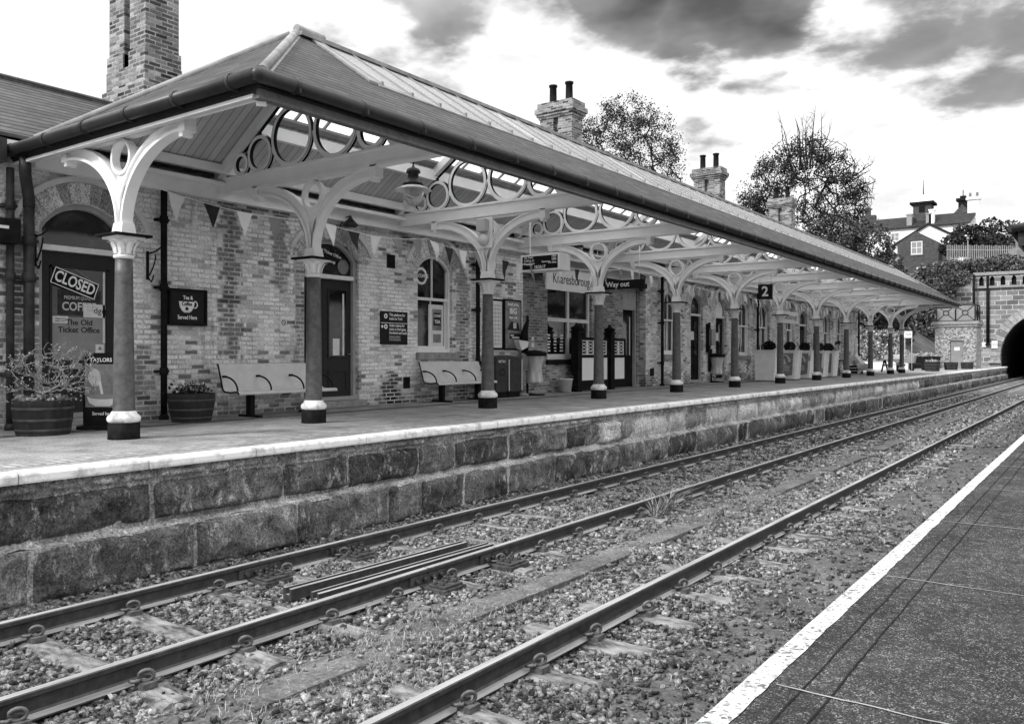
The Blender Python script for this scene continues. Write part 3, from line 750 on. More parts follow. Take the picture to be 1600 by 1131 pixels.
text('Please use\nother door', .035, (x1-.011, y0+.29, 1.51), FACE_X, 'letter_black', d1)
text('dge', .13, (x1-.011, y0+.86, 1.655), FACE_X, 'letter_black', d1)
mb = MB(); mb.add([(x1-.011, y1-.29, 1.08), (x1-.011, y1-.22, 1.08), (x1-.011, y1-.255, 1.14)], [(0, 1, 2)]); mb.box(x1-.0125, x1-.0115, y1-.3, y1-.21, 1.02, 1.035); mb.build('notice_mark', 'poster_mid', d1)
mb = MB(); mb.box(x1-.02, x1-.015, y0+.26, y0+.88, 1.58, 1.95); mb.build('notice', 'poster_dark', d1)
text('PREMIUM QUALITY', .075, (x1-.0125, y0+.57, 1.83), FACE_X, 'bench', d1, wx=.72)
text('COFFEE', .17, (x1-.0127, y0+.56, 1.70), FACE_X, 'bench', d1, bold=.02, wx=.85)
# hanging CLOSED board, tilted
cs = thing('closed_sign', (x1+.03, y0+.42, 2.05), 'tilted dark sign reading CLOSED hung by a string in the door glass', 'sign')
R_ = rad(-19); ca, sa = math.cos(R_), math.sin(R_); uy, uz = Vector((0, ca, sa)), Vector((0, -sa, ca)); c0 = Vector((x1+.02, y0+.48, 2.04))
mb = MB(); mb.obox(c0, Vector((.006, 0, 0)), uy*.34, uz*.125); mb.build('board', 'black_soft', cs)
mb = MB()
for s_ in (-1, 1): mb.obox(c0+uz*s_*.115+Vector((.006, 0, 0)), Vector((.002, 0, 0)), uy*.33, uz*.006); mb.obox(c0+uy*s_*.328+Vector((.006, 0, 0)), Vector((.002, 0, 0)), uy*.006, uz*.115)
mb.build('border', 'letter_white', cs)
text('CLOSED', .225, c0+Vector((.008, 0, -.0)), (uy, uz, (1, 0, 0)), 'letter_white', cs, bold=.022, wx=.72)
mb = MB(); pk = Vector((x1+.025, y0+.5, 2.24)); mb.tube([c0-uy*.25+uz*.12, pk, c0+uy*.25+uz*.12], .004, 5); mb.build('string', 'twig', cs)
# door 2: leaf with tall narrow pane
def leaf(d, x, y0, y1, zb, zt, panes, handle_y, mat='door'):
    mb = MB(); mb.box(x-.05, x, y0, y1, zb, zt)
    ym = y0+(y1-y0)*.42
    mb.box(x, x+.006, ym-.004, ym+.004, zb, zt)
    for pa, pb in ((ym+.14, y1-.13), (y0+.1, ym-.12)):
        if pb-pa < .08: continue
        mb.box(x, x+.02, pa-.03, pa, .98, zt-.2); mb.box(x, x+.02, pb, pb+.03, .98, zt-.2); mb.box(x, x+.02, pa-.03, pb+.03, zt-.2, zt-.17); mb.box(x, x+.02, pa-.03, pb+.03, .95, .98)
        mb.box(x, x+.016, pa-.02, pb+.02, .28, .31); mb.box(x, x+.016, pa-.02, pb+.02, .68, .71); mb.box(x, x+.016, pa-.02, pa+.01, .31, .68); mb.box(x, x+.016, pb-.01, pb+.02, .31, .68)
    mb.build('door_leaf', mat, d)
    mb = MB(); mb.box(x, x+.004, ym+.14, y1-.13, .98, zt-.2)
    if ym-.12-y0-.1 > .08: mb.box(x, x+.004, y0+.1, ym-.12, .98, zt-.2)
    mb.build('door_glass', 'glass', d)
    mb = MB(); mb.tube([(x, handle_y, 1.02), (x+.06, handle_y, 1.02), (x+.06, handle_y-.07, 1.02)], .012, 6); mb.build('handle', 'steel', d)
d2, x2 = door(DOORS[1], 2.5, lbl='dark door with tall narrow panes beside the wall notice')
leaf(d2, x2, 10.38, 11.6, .14, 2.46, 1, 11.55)
mb = MB(); mb.box(x2+.005, x2+.009, 11.13, 11.3, 1.0, 1.32); mb.box(x2+.005, x2+.009, 11.38, 11.42, 1.0, 2.2); mb.build('notice', 'paper', d2)
text('The Old Ticket Office', .085, (x2+.0, 10.98, 2.98), FACE_X, 'letter_white', d2, rot=rad(-13), bold=.012)
text('shop', .085, (x2+.0, 11.12, 2.80), FACE_X, 'letter_white', d2, rot=rad(-8), bold=.012)
mb = MB(); mb.lathe((0, 0, 0), [(.13, 0), (.15, .005), (.13, .01)], 20); o_ = mb.build('fan_ornament', 'steel', d2, world=False)
o_.rotation_euler = (0, rad(90), 0); o_.location = Vector((x2+.002, 11.40, 2.72))-ancestors_loc(d2)
lbs = {2: 'dark arched door with a white notice beside the first far window', 3: 'dark arched door behind the second sack stand', 4: 'dark arched door behind the middle planters'}
for k in (2, 3, 4):
    dk, xk = door(DOORS[k], 2.44, lbl=lbs[k]); y0, y1 = DOORS[k][0]+.08, DOORS[k][1]-.08
    leaf(dk, xk, y0, y1, .06, 2.4, 1, y1-.08, 'black_soft')
    if k < 4:
        mb = MB(); mb.box(xk+.02, xk+.026, y0+.2, y0+.48, 1.55, 1.85); mb.build('notice', 'paper', dk)
    if k == 3:
        gl, _ = arch_outline(y0+.01, y1-.01, 2.49, 2.75, 3.06); plate('fanlight_panel', gl, [], .01, frame_m((xk+.01, 0, 0), (0,1,0), (0,0,1), (1,0,0)), 'cream', dk)
    voussoirs(DOORS[k][0], DOORS[k][1], DOORS[k][3], DOORS[k][4], dk)
voussoirs(DOORS[0][0], DOORS[0][1], DOORS[0][3], DOORS[0][4], d1, .30)
voussoirs(DOORS[1][0], DOORS[1][1], DOORS[1][3], DOORS[1][4], d2, .30)
wl = ['arched sash window with round sign and tea poster', 'narrow arched window just past the downpipe', 'arched window between the column and the platform two sign', 'arched window behind the first white planter', 'arched window behind the second white planter', 'arched window left of the person', 'arched window behind the person', 'last arched window at the far end']
wins = [window(o, l_) for o, l_ in zip(WINS, wl)]
# things shown in the first window
fr0 = wins[0]; xw = -AW-.13
rl, _n = circ(13.62, 2.70, .17, 28), None
plate('window_roundel', circ(13.66, 2.72, .19, 28), [circ(13.66, 2.72, .135, 28)], .006, frame_m((xw+.0, 0, 0), (0,1,0), (0,0,1), (1,0,0)), 'letter_white', fr0)
text('COFFEE', .105, (xw+.003, 13.72, 2.72), FACE_X, 'letter_white', fr0, bold=.03, wx=.9)
mb = MB(); mb.box(xw-.028, xw-.022, 13.92, 14.42, 1.20, 2.12); mb.build('window_card', 'paper', fr0)
mb = MB(); mb.box(xw-.021, xw-.019, 14.05, 14.36, 1.55, 2.02); mb.box(xw-.021, xw-.019, 14.07, 14.34, 1.28, 1.47, 0); mb.build('tea_poster', 'poster_mid', fr0)
mb = MB(); mb.box(xw-.018, xw-.016, 14.09, 14.33, 1.66, 1.94); mb.build('tea_panel', 'signblack', fr0)
text('LYONS\'', .085, (xw-.013, 14.21, 1.87), FACE_X, 'letter_white', fr0, bold=.02, wx=.85); text('TEA', .11, (xw-.013, 14.21, 1.74), FACE_X, 'letter_white', fr0, bold=.02)
# recess window and door
xr = -AR-.12
rwin = plate('window', [(rw[0]+.004, rw[2]+.004), (rw[1]-.004, rw[2]+.004), (rw[1]-.004, rw[3]-.004), (rw[0]+.004, rw[3]-.004)],
      [[(rw[0]+.09, 2.02), (19.93, 2.02), (19.93, rw[3]-.09), (rw[0]+.09, rw[3]-.09)], [(20.03, 2.02), (rw[1]-.09, 2.02), (rw[1]-.09, rw[3]-.09), (20.03, rw[3]-.09)],
       [(rw[0]+.09, rw[2]+.15), (19.93, rw[2]+.15), (19.93, 1.92), (rw[0]+.09, 1.92)], [(20.03, rw[2]+.15), (rw[1]-.09, rw[2]+.15), (rw[1]-.09, 1.92), (20.03, 1.92)]], .08,
      frame_m((xr, 0, 0), (0,1,0), (0,0,1), (1,0,0)), 'white', B)
rwin['label'] = 'large square four light window in the dark recess'
mb = MB(); mb.box(xr-.03, xr-.02, rw[0]+.05, rw[1]-.05, rw[2]+.1, rw[3]-.05); mb.build('pane', 'glass', rwin)
mb = MB(); mb.box(-AR-.15, -AR+.06, rw[0]-.08, rw[1]+.08, rw[2]-.13, rw[2]+.0); mb.build('sill', 'black_soft', rwin)
mb = MB()
for yy in (19.08, 19.4, 19.72):
    for j in range(6): mb.box(xr-.019, xr-.016, yy-.07+random.uniform(-.02, .02), yy+.07+random.uniform(-.02, .02), 1.1+j*.085, 1.1+j*.085+random.uniform(.03, .055))
mb.build('window_transfer', 'letter_white', rwin)
dr = thing('door', (xr, 23.3, 0), 'dark door under a pale panel at the end of the recess', None); dr.parent = B; dr.location = Vector((xr, 23.3, 0))-ancestors_loc(B)
plate('frame', [(rd[0]+.004, .0), (rd[1]-.004, .0), (rd[1]-.004, rd[3]-.004), (rd[0]+.004, rd[3]-.004)], [[(rd[0]+.06, .01), (rd[1]-.09, .01), (rd[1]-.09, 2.42), (rd[0]+.06, 2.42)]], .1, frame_m((xr+.03, 0, 0), (0,1,0), (0,0,1), (1,0,0)), 'doorframe', dr)
mb = MB(); mb.box(xr-.06, xr-.01, rd[0]+.06, rd[1]-.09, .012, 2.42); mb.build('door_leaf', 'black_soft', dr)
mb = MB(); mb.box(xr-.01, xr-.004, rd[0]+.2, rd[1]-.25, 1.0, 2.25); mb.build('door_glass', 'glass', dr)
mb = MB(); mb.box(xr-.009, xr-.001, rd[1]-.3, rd[1]-.25, 1.0, 2.2); mb.build('door_edge', 'paper', dr)
# chimneys on the roof ridge
def chimney(yc, zsh, lab, base=False):
    x0, x1 = -16.3, -15.0; y0, y1 = yc-.35, yc+.35
    mb = MB(); s0 = x0+.55; s1 = x1-.55
    mb.box(x0, s0, y0, y1, 4.6, zsh-.55); mb.box(s1, x1, y0, y1, 4.6, zsh-.55); mb.box(s0, s1, y0+.16, y1, 4.6, zsh-.55)   # slot in the narrow face
    mb.box(x0-.10, x1+.10, y0-.10, y1+.10, 4.6, 6.2); mb.box(x0-.04, x1+.04, y0-.04, y1+.04, 6.2, 6.6)
    if base: mb.box(x0-.03, s0, y0-.03, y1+.03, 6.6, 6.9); mb.box(s1, x1+.03, y0-.03, y1+.03, 6.6, 6.9)
    for i, (d, z0, z1) in enumerate(((.04, zsh-.55, zsh-.46), (.09, zsh-.46, zsh-.37), (.14, zsh-.37, zsh-.20), (.07, zsh-.20, zsh))): mb.box(x0-d, x1+d, y0-d, y1+d, z0, z1)
    ch = mb.build('chimney', 'brick_chimney', B); ch['label'] = lab
    for xx in (x0+.32, x1-.32):
        m2 = MB(); m2.lathe((xx, yc, zsh), [(.16, 0), (.15, .06), (.13, .08), (.12, .62), (.15, .64), (.15, .70), (.11, .70), (.10, .3)], 14); m2.build('chimney_pot', 'black_soft', ch)
chimney(9.27, 12.0, 'tall brick chimney rising out of the top of the picture', True)
chimney(24.75, 9.75, 'brick chimney with two black pots left of the first tree')
chimney(37.95, 9.85, 'brick chimney with two black pots between the trees')
chimney(48.7, 10.05, 'brick chimney in front of the big tree')
# downpipes
def downpipe(y, r, z1, x=-AW+.13, foot=True):
    mb = MB(); mb.tube([(x, y, 0), (x, y, z1)], r, 12)
    for z in (.75, 2.05, z1-.5): mb.lathe((x, y, z), [(r, -.06), (r*1.28, -.055), (r*1.28, .055), (r, .06)], 12); mb.box(x-.13, x, y-r*1.9, y+r*1.9, z-.02, z+.02)
    if foot: mb.lathe((x, y, 0), [(r*1.5, 0), (r*1.5, .05), (r, .09)], 12)
    return mb
downpipe(5.19, .05, 3.5).build('downpipe', 'pipe', B)
m_ = downpipe(5.42, .068, 3.05, -AW+.15); m_.tube([(-AW+.15, 5.42, 3.0), (-AW+.15, 5.42, 3.12), (-AW+.25, 5.34, 3.32), (-AW+.35, 5.28, 3.42), (-AW+.35, 5.28, 3.62)], .075, 12); m_.build('downpipe', 'pipe', B)
for y in (7.42, 15.33, 25.1, 34.15, 51.1): downpipe(y, .05, 3.6).build('downpipe', 'black_soft', B)
# iron vents, small bits fixed to the brick
for y, z, a, b in ((12.58, 2.93, .12, .14), (13.05, .42, .1, .12), (24.6, .45, .14, .12), (9.9, .4, .1, .1)):
    mb = MB(); mb.box(-AW-.01, -AW+.012, y-a, y+a, z-b, z+b); mb.build('air_vent', 'black_soft', B)
# ---------------------------------------------------------------- platform canopy
CA = 9.65; EA = 6.86; WA = 12.0          # columns, eave and wall-side distances
YS = [5.46, 8.40, 12.66, 16.88, 21.12, 25.42, 29.85, 34.35, 38.95, 43.5, 48.0, 50.95]
CY0, CY1 = 5.28, 51.2
Cn = thing('platform_canopy', (-CA, 28, 0), 'long hipped platform canopy of white ironwork, slate and roof glazing in front of the station', 'canopy')
ZE, ZP = 3.70, 5.60                       # eave and ridge heights
half = CA-EA; PITCH = (ZP-ZE)/half
WE = 2*CA-EA                              # wall-side eave of the double pitch
def rz(a): return ZE+(half-abs(a-CA))*PITCH
YH0, YH1 = CY0+half, CY1-half
# column with its base, capital and forked bracket (local frame at the foot)
def t_ring(u, cz, ri, ro, hw, name, par, inner='black_soft'):
    mb = MB(); n = 40
    for i in range(n):
        a0, a1 = 2*math.pi*i/n, 2*math.pi*(i+1)/n; c0, s0, c1, s1 = math.cos(a0), math.sin(a0), math.cos(a1), math.sin(a1)
        A, B_, C_, D_ = (u+ri*c0, cz+ri*s0), (u+ro*c0, cz+ro*s0), (u+ro*c1, cz+ro*s1), (u+ri*c1, cz+ri*s1)
        for y, o in ((-hw, 1), (hw, -1)): mb.add([(p[0], y, p[1]) for p in (A, B_, C_, D_)][::o], [(0, 1, 2, 3)], 0)
        mb.add([(A[0], -hw, A[1]), (D_[0], -hw, D_[1]), (D_[0], hw, D_[1]), (A[0], hw, A[1])], [(0, 1, 2, 3)], 1)
        mb.add([(B_[0], -hw, B_[1]), (B_[0], hw, B_[1]), (C_[0], hw, C_[1]), (C_[0], -hw, C_[1])], [(0, 1, 2, 3)], 1)
    return mb.build(name, ['cream', inner], par, False)
def make_column(dark=False):
    mb = MB(); prof = [(.128, .29)]
    for i in range(9): t = i/8; prof.append((.124-.026*t, .33+1.84*t))
    mb.lathe((0, 0, 0), prof, 20); c = mb.build('column', 'column', Cn, False)
    mb = MB(); mb.lathe((0, 0, 0), [(.185, 0), (.18, .02), (.18, .19), (.16, .205)], 20); mb.build('base', 'black', c, False)
    mb = MB(); mb.lathe((0, 0, 0), [(.165, .195), (.185, .215), (.19, .25), (.175, .28), (.15, .295), (.14, .325), (.122, .335)], 24); mb.build('base_ring', 'coping', c, False)
    mb = MB(); mb.lathe((0, 0, 0), [(.096, 2.15), (.118, 2.165), (.118, 2.19), (.10, 2.2), (.105, 2.27), (.125, 2.33), (.165, 2.375), (.165, 2.385)], 24)
    for k in range(8):
        a = 2*math.pi*k/8; d = Vector((math.cos(a), math.sin(a), 0)); s_ = Vector((-math.sin(a), math.cos(a), 0))
        pts = [d*.104+Vector((0, 0, 2.21)), d*.118+Vector((0, 0, 2.28)), d*.150+Vector((0, 0, 2.345)), d*.185+Vector((0, 0, 2.358))]
        vs = []
        for i, p in enumerate(pts): wdt = (.030, .042, .036, .012)[i]; vs += [p-s_*wdt, p+d*.014, p+s_*wdt]
        fs = []
        for i in range(3):
            for j in range(2): fs.append((i*3+j, i*3+j+1, i*3+j+4, i*3+j+3))
        mb.add(vs, fs, 0, False)
    mb.box(-.175, .175, -.175, .175, 2.383, 2.412); mb.build('capital', 'white', c, False)
    mb = MB(); mb.box(-.235, .235, -.235, .235, 2.412, 2.442); mb.build('abacus', 'black', c, False, bevel=.006)
    # bracket: post, two curved flanged arms, pierced web with a ring
    mb = MB(); mb.hexa([(-.115,-.095,2.442),(.115,-.095,2.442),(.115,.095,2.442),(-.115,.095,2.442),(-.10,-.075,2.58),(.10,-.075,2.58),(.10,.075,2.58),(-.10,.075,2.58)])
    n = 20; RX, RZ_ = 1.16, .92
    def arm(t, off):                       # inner soffit curve offset along its normal
        a = t*math.pi/2; x = .075+RX*(1-math.cos(a)); z = 2.56+RZ_*math.sin(a)
        nx_, nz = -math.cos(a)*RZ_, math.sin(a)*RX; l_ = math.hypot(nx_, nz); return x+off*nx_/l_, z+off*nz/l_
    for sg in (-1, 1):
        for (o0, o1, hw) in ((0, .035, .072), (.035, .13, .028), (.13, .155, .055)):
            P_ = []
            for i in range(n+1):
                t = i/n
                for (o_, y_) in ((o0, -hw), (o1, -hw), (o1, hw), (o0, hw)):
                    x_, z_ = arm(t, o_)
                    if o_ > 0 and x_ < .004: x_ = .004
                    P_.append((sg*x_, y_, z_))
            f_ = []
            for i in range(n):
                for k in range(4): f_.append((i*4+k, i*4+(k+1)%4, (i+1)*4+(k+1)%4, (i+1)*4+k))
            f_ += [(3,2,1,0), tuple(n*4+k for k in range(4))]
            mb.add(P_, f_ if sg > 0 else [q[::-1] for q in f_], 0, False)
        x_, z_ = arm(1, 0); mb.box(sg*x_, sg*(x_+.12), -.075, .075, z_-.01, z_+.165); mb.box(sg*(x_+.0), sg*(x_+.07), -.065, .065, z_-.06, z_-.01)
    mb.box(-1.22, 1.22, -.05, .05, 3.585, 3.618)
    mb.build('bracket', 'cream', c, False)
    t_ring(0, 3.372, .178, .216, .05, 'bracket_ring', c, 'cream')
    mb = MB(); mb.prism([(-.05, 2.80), (.05, 2.80), (.085, 3.02), (.10, 3.20), (0, 3.165), (-.10, 3.20), (-.085, 3.02)], lambda u, v, d: (u, d, v), -.028, .028); mb.build('bracket_web', 'cream', c, False)
    return c
col0 = make_column()
clabs = ['first grey column, at the open end of the canopy beside the glazed door', 'second grey column, in front of the first bench', 'third grey column, carrying a bell on its bracket', 'fourth grey column, in front of the station name sign',
 'fifth grey column, left of the two far doors', 'sixth grey column, between the far doors and windows', 'seventh grey column, in front of the first planter', 'eighth grey column, between the planters', 'ninth grey column, right of the person', 'tenth grey column, beside the small dog', 'eleventh grey column, near the flower troughs', 'last grey column at the far end of the canopy']
cols = [col0]+[copy_tree(col0, Cn) for _ in YS[1:]]
for c, y, l_ in zip(cols, YS, clabs):
    c.location = Vector((-CA, y, 0))-ancestors_loc(Cn); c['label'] = l_; c['group'] = 'canopy columns along the platform'
# truss: tie beam, rafters, pierced web of rings (local frame at column foot)
def make_truss():
    mb = MB(); tz0, tz1 = 3.622, 3.87; lh = half+.0
    lo, hi = -(WA+.1-CA), half-.12        # towards the wall (u<0 means wall side); local x = +towards track
    mb.box(-2.45, 2.62, -.055, .055, tz0+.035, tz1-.03); mb.box(-2.45, 2.62, -.085, .085, tz1-.03, tz1); mb.box(-2.45, 2.62, -.075, .075, tz0, tz0+.035)
    for sg in (-1, 1): mb.hexa([(sg*1.2,-.065,tz0-.04),(sg*1.45,-.065,tz0-.0),(sg*1.45,.065,tz0-.0),(sg*1.2,.065,tz0-.04),(sg*1.2,-.065,tz0),(sg*1.46,-.065,tz0+.001),(sg*1.46,.065,tz0+.001),(sg*1.2,.065,tz0)])
    zt0 = ZE-.02+0.0
    for sg in (-1, 1):
        p0 = Vector((sg*2.62, 0, zt0+(half-2.62)*PITCH-.07)); p1 = Vector((sg*.03, 0, zt0+(half-.03)*PITCH-.07))
        mb.beam(p0, p1, .12, .14, (0, 0, 1))
    mb.box(-.06, .06, -.05, .05, tz1+.75, ZP-.2)
    t = mb.build('truss', 'cream', Cn, False)
    zb = tz1; s_ = PITCH
    def zr(u): return zt0+(half-abs(u))*s_-.21
    m_ = .02
    rings = [(-1.70, .155), (-1.235, .262), (-.48, .435), (.48, .435), (1.235, .262), (1.70, .155)]
    for u, r in rings:
        cz = zb+r+.025; t_ring(u, cz, r-.030, r+.026, .032, 'ring', t)
    # cast spandrels: curved triangles, pierced, between neighbouring rings and the tie beam or the rafter
    RG = [(u, zb+r+.025, r+.020) for u, r in rings]
    def gap_poly(a, b, m, top):
        (u0, c0, r0), (u1, c1, r1) = a, b; r0, r1 = r0+m, r1+m; lo = []; hi = []
        for i in range(49):
            u = u0+(u1-u0)*i/48; d0, d1 = abs(u-u0), abs(u-u1); sg = 1 if top else -1
            arc = []
            if d0 < r0: arc.append(c0+sg*math.sqrt(r0*r0-d0*d0))
            if d1 < r1: arc.append(c1+sg*math.sqrt(r1*r1-d1*d1))
            mid = (c0*r1+c1*r0)/(r0+r1)
            base = (zr(u)-m) if top else zb+m
            z_ = (max(arc) if top else min(arc)) if arc else mid
            if (base-z_)*(1 if top else -1) > .004: lo.append((u, base)); hi.append((u, z_))
        return (lo+hi[::-1]) if len(lo) > 3 else None
    pairs = [(RG[i], RG[i+1], False) for i in range(5)]+[(RG[0], RG[1], True), (RG[1], RG[2], True), (RG[3], RG[4], True), (RG[4], RG[5], True)]
    for a, b, top in pairs:
        po_ = gap_poly(a, b, -.004, top); ho = gap_poly(a, b, .026, top)
        if not po_: continue
        sp_ = plate('spandrel', po_, [ho] if ho else [], .04, frame_m((0, 0, 0), (1,0,0), (0,0,1), (0,-1,0)), 'cream', t, False)
        sp_.data.materials.append(MAT['black_soft'])
        for p in sp_.data.polygons: p.material_index = 1 if abs(p.normal.y) < .5 else 0
    return t
tr0 = make_truss(); trs = [tr0]+[copy_tree(tr0, Cn) for _ in YS[2:-1]]
for t, y in zip(trs, YS[1:-1]): t.location = Vector((-CA, y, 0))-ancestors_loc(Cn)
# roof: slate slopes, glazing band near the ridge, hips
TG0, TG1 = .54, .95
def slope_pts(tf, sg): a = CA-sg*half*(1-tf); return -a, ZE+(ZP-ZE)*tf
def strip(mb, t0, t1, sg, y0a, y1a, y0b, y1b, dz, th, mi=0):
    (xa, za), (xb, zb) = slope_pts(t0, sg), slope_pts(t1, sg)
    v = [(xa,y0a,za+dz),(xa,y1a,za+dz),(xb,y1b,zb+dz),(xb,y0b,zb+dz),(xa,y0a,za+dz+th),(xa,y1a,za+dz+th),(xb,y1b,zb+dz+th),(xb,y0b,zb+dz+th)]
    mb.hexa(v if sg > 0 else [v[i] for i in (3,2,1,0,7,6,5,4)], mi)
def ye(t): return CY0+half*t, CY1-half*t
ov = .03
for sg in (1, -1):
    mb = MB(); mc = MB(); mg = MB(); mbar = MB()
    a0, a1 = ye(0), ye(TG0); strip(mb, 0, TG0, sg, a0[0], a0[1], a1[0], a1[1], .035, .03); strip(mc, 0, TG0, sg, a0[0], a0[1], a1[0], a1[1], .0, .03)
    GY0, GY1 = YH0+.38, YH1-.38
    a2, a3 = ye(TG0), ye(TG1)
    # slate beside the glazing at both hips
    strip(mb, TG0, 1, sg, a2[0], GY0, YH0, GY0, .035, .03); strip(mb, TG0, 1, sg, GY1, a2[1], GY1, YH1, .035, .03)
    strip(mc, TG0, 1, sg, a2[0], GY0, YH0, GY0, 0, .03); strip(mc, TG0, 1, sg, GY1, a2[1], GY1, YH1, 0, .03)
    (xa, za), (xb, zb_) = slope_pts(TG0-.015, sg), slope_pts(TG1+.01, sg); q = [(xa, GY0, za+.09), (xa, GY1, za+.09), (xb, GY1, zb_+.09), (xb, GY0, zb_+.09)]
    mg.quad(*(q if sg > 0 else q[::-1]))
    strip(mb, TG1, 1, sg, GY0, GY1, GY0, GY1, .06, .05)
    y = GY0
    while y < GY1+.01: strip(mbar, TG0-.02, TG1+.01, sg, y-.018, y+.018, y-.018, y+.018, .04, .075); y += .62
    strip(mbar, TG0-.012, TG0+.03, sg, GY0, GY1, GY0, GY1, .0, .045)
    mb.build('roof_slope', 'slate', Cn); mc.build('ceiling_boards', 'boards', Cn); mg.build('roof_glazing', 'roofglass', Cn); mbar.build('glazing_bars', 'tank', Cn)
    for ya, yb in ((GY0-.26, GY0+.03), (GY1-.03, GY1+.26)): mf = MB(); strip(mf, TG0-.03, 1, sg, ya, yb, ya+(.1 if ya < 20 else 0), yb-(0 if ya < 20 else .1), .069, .035); mf.build('verge_flashing', 'lead', Cn)
    # lead apron and glazing clips along the foot of the glazing
    ml = MB(); strip(ml, TG0-.045, TG0-.005, sg, GY0-.1, GY1+.1, GY0-.1, GY1+.1, .068, .02)
    y = GY0
    while y < GY1: xq, zq = slope_pts(TG0-.02, sg); ml.box(xq-.02, xq+.03, y-.02, y+.02, zq+.07, zq+.125); y += .62
    ml.build('glazing_foot', 'lead', Cn)
    # purlins
    mp = MB()
    for tq in (.52, ): 
        xq, zq = slope_pts(tq, sg); mp.box(xq-.05, xq+.05, YS[1], YS[-2], zq-.22, zq-.02)
    for tq in (.22,): xq, zq = slope_pts(tq, sg); mp.box(xq-.05, xq+.05, CY0+.7, CY1-.7, zq-.16, zq-.02)
    mp.build('purlin', 'cream', Cn)
for yh, ys_, nm in ((CY0, 1, 'near'), (CY1, -1, 'far')):          # hip ends
    ap = (-CA, yh+ys_*half, ZP+.035)
    mb = MB(); e0, e1 = (-WE, yh, ZE+.035), (-EA, yh, ZE+.035)
    vv = [e0, e1, ap]; lowv = [(x, y, z-.03) for x, y, z in vv]
    mb.add(lowv+[(x, y, z+.03) for x, y, z in vv], [(0, 1, 2) if ys_ < 0 else (2, 1, 0), (3, 4, 5) if ys_ > 0 else (5, 4, 3), (0, 1, 4, 3), (1, 2, 5, 4), (2, 0, 3, 5)])
    mb.build('hip_slope', 'slate', Cn)
    mb = MB(); low = [(x, y, z-.068) for x, y, z in vv]; mb.add(low+[(x, y, z+.03) for x, y, z in low], [(0, 1, 2), (3, 4, 5), (0, 1, 4, 3), (1, 2, 5, 4), (2, 0, 3, 5)]); mb.build('hip_boards', 'boards_x', Cn)
    mb = MB(); m2 = MB()
    for e_, sd in ((e0, -1), (e1, 1)):
        p = Vector(e_)+Vector((0, 0, .05)); q = Vector(ap)+Vector((0, 0, .05)); d = q-p
        mb.tube([p+d*.05, q-d*.02], .055, 10)
        along = Vector((0, ys_, 0)); across = Vector((-sd, 0, 0)); 
        for k, sv in enumerate((Vector((0, ys_, 0)), Vector((-sd, 0, 0)))):
            wdt = .17
            a_ = [p+d*.03+Vector((0, 0, -.028)), q-d*.03+Vector((0, 0, -.028)), q-d*.03+sv*wdt+Vector((0, 0, -.035)), p+d*.03+sv*wdt+Vector((0, 0, -.035))]
            m2.quad(*a_) if False else m2.add(a_+[v+Vector((0, 0, .012)) for v in a_], [(0,1,2,3), (7,6,5,4), (0,1,5,4), (1,2,6,5), (2,3,7,6), (3,0,4,7)])
        mr = MB(); mr.beam(Vector(e_)+d*.02+Vector((0, 0, -.2)), q-d*.02-Vector((0, 0, .27)), .1, .18); mr.build('hip_rafter', 'cream', Cn)
    m2.tube([Vector(ap)+Vector((0, 0, .10)), Vector(ap)+Vector((0, ys_*.5, .09))], .075, 10)
    mb.build('hip_roll', 'lead', Cn); m2.build('hip_flashing', 'lead', Cn)
    # eaves beam over the end columns, jack rafters
    mb = MB(); yb = yh+ys_*.18; mb.box(-WE+.2, -EA-.12, yb-.05, yb+.05, 3.622, 3.70)
    for u in (-1.5, -.75, 0, .75, 1.5):
        h2 = (half-abs(u))/half
        mb.beam((-CA+u, yh+ys_*.1, ZE-.05), (-CA+u, yh+ys_*half*h2, ZE-.05+(ZP-ZE)*h2), .08, .12)
    mb.build('end_beam', 'cream', Cn)
mb = MB(); mb.tube([(-CA, YH0, ZP+.10), (-CA, YH1, ZP+.10)], .05, 10); mb.box(-CA-.13, -CA+.13, YH0, YH1, ZP+.03, ZP+.09); mb.build('ridge_roll', 'lead', Cn)
# fascia, mouldings, gutter
def fascia(off, z0, z1, th, mat, name):
    mb = MB(); a, b = EA-off, WE
    mb.box(-a-th, -a, CY0-off, CY1+off, z0, z1)
    mb.box(-b, -a-th, CY0-off, CY0-off+th, z0, z1); mb.box(-b, -a-th, CY1+off-th, CY1+off, z0, z1)
    mb.build(name, mat, Cn)
mb = MB(); mb.box(-EA-.05, -EA, CY0, CY1, 3.565, 3.70); mb.build('fascia', 'column', Cn); mb = MB(); mb.box(-EA-.08, -EA+.02, CY0-.02, CY1+.02, 3.535, 3.563); mb.build('fascia_mould', 'column', Cn)
for ya, yb, yc in ((CY0, CY0+.05, CY0-.022), (CY1-.05, CY1, CY1)):
    mb = MB(); mb.box(-WE, -EA-.052, ya, yb, 3.595, 3.70); mb.build('fascia', 'gutter', Cn)
    mb = MB(); mb.box(-WE, -EA-.082, yc, yc+.07, 3.555, 3.593); mb.build('fascia_mould', 'cream_shade', Cn)
fascia(.03, 3.64, 3.69, .03, 'gutter', 'fascia_bead')
def gutter_run(pts, name):
    prof = [(.085*math.cos(a), .085*math.sin(a)) for a in [math.pi+math.pi*i/8 for i in range(9)]]
    mb = MB(); mb.tube(pts, .085, 14); mb.build(name, 'gutter', Cn)
go = EA-.10
mb = MB(); mb.tube([(-go, CY0-.1, 3.73), (-go, CY1+.1, 3.73)], .074, 14); mb.tube([(-go, CY0-.1, 3.73), (-WE+.1, CY0-.1, 3.73)], .074, 14); mb.lathe((-go, CY0-.1, 3.73), [(.0, -.074), (.05, -.06), (.075, 0), (.05, .06), (0, .074)], 12)
mb.tube([(-go, CY1+.1, 3.73), (-WE+.1, CY1+.1, 3.73)], .074, 12)
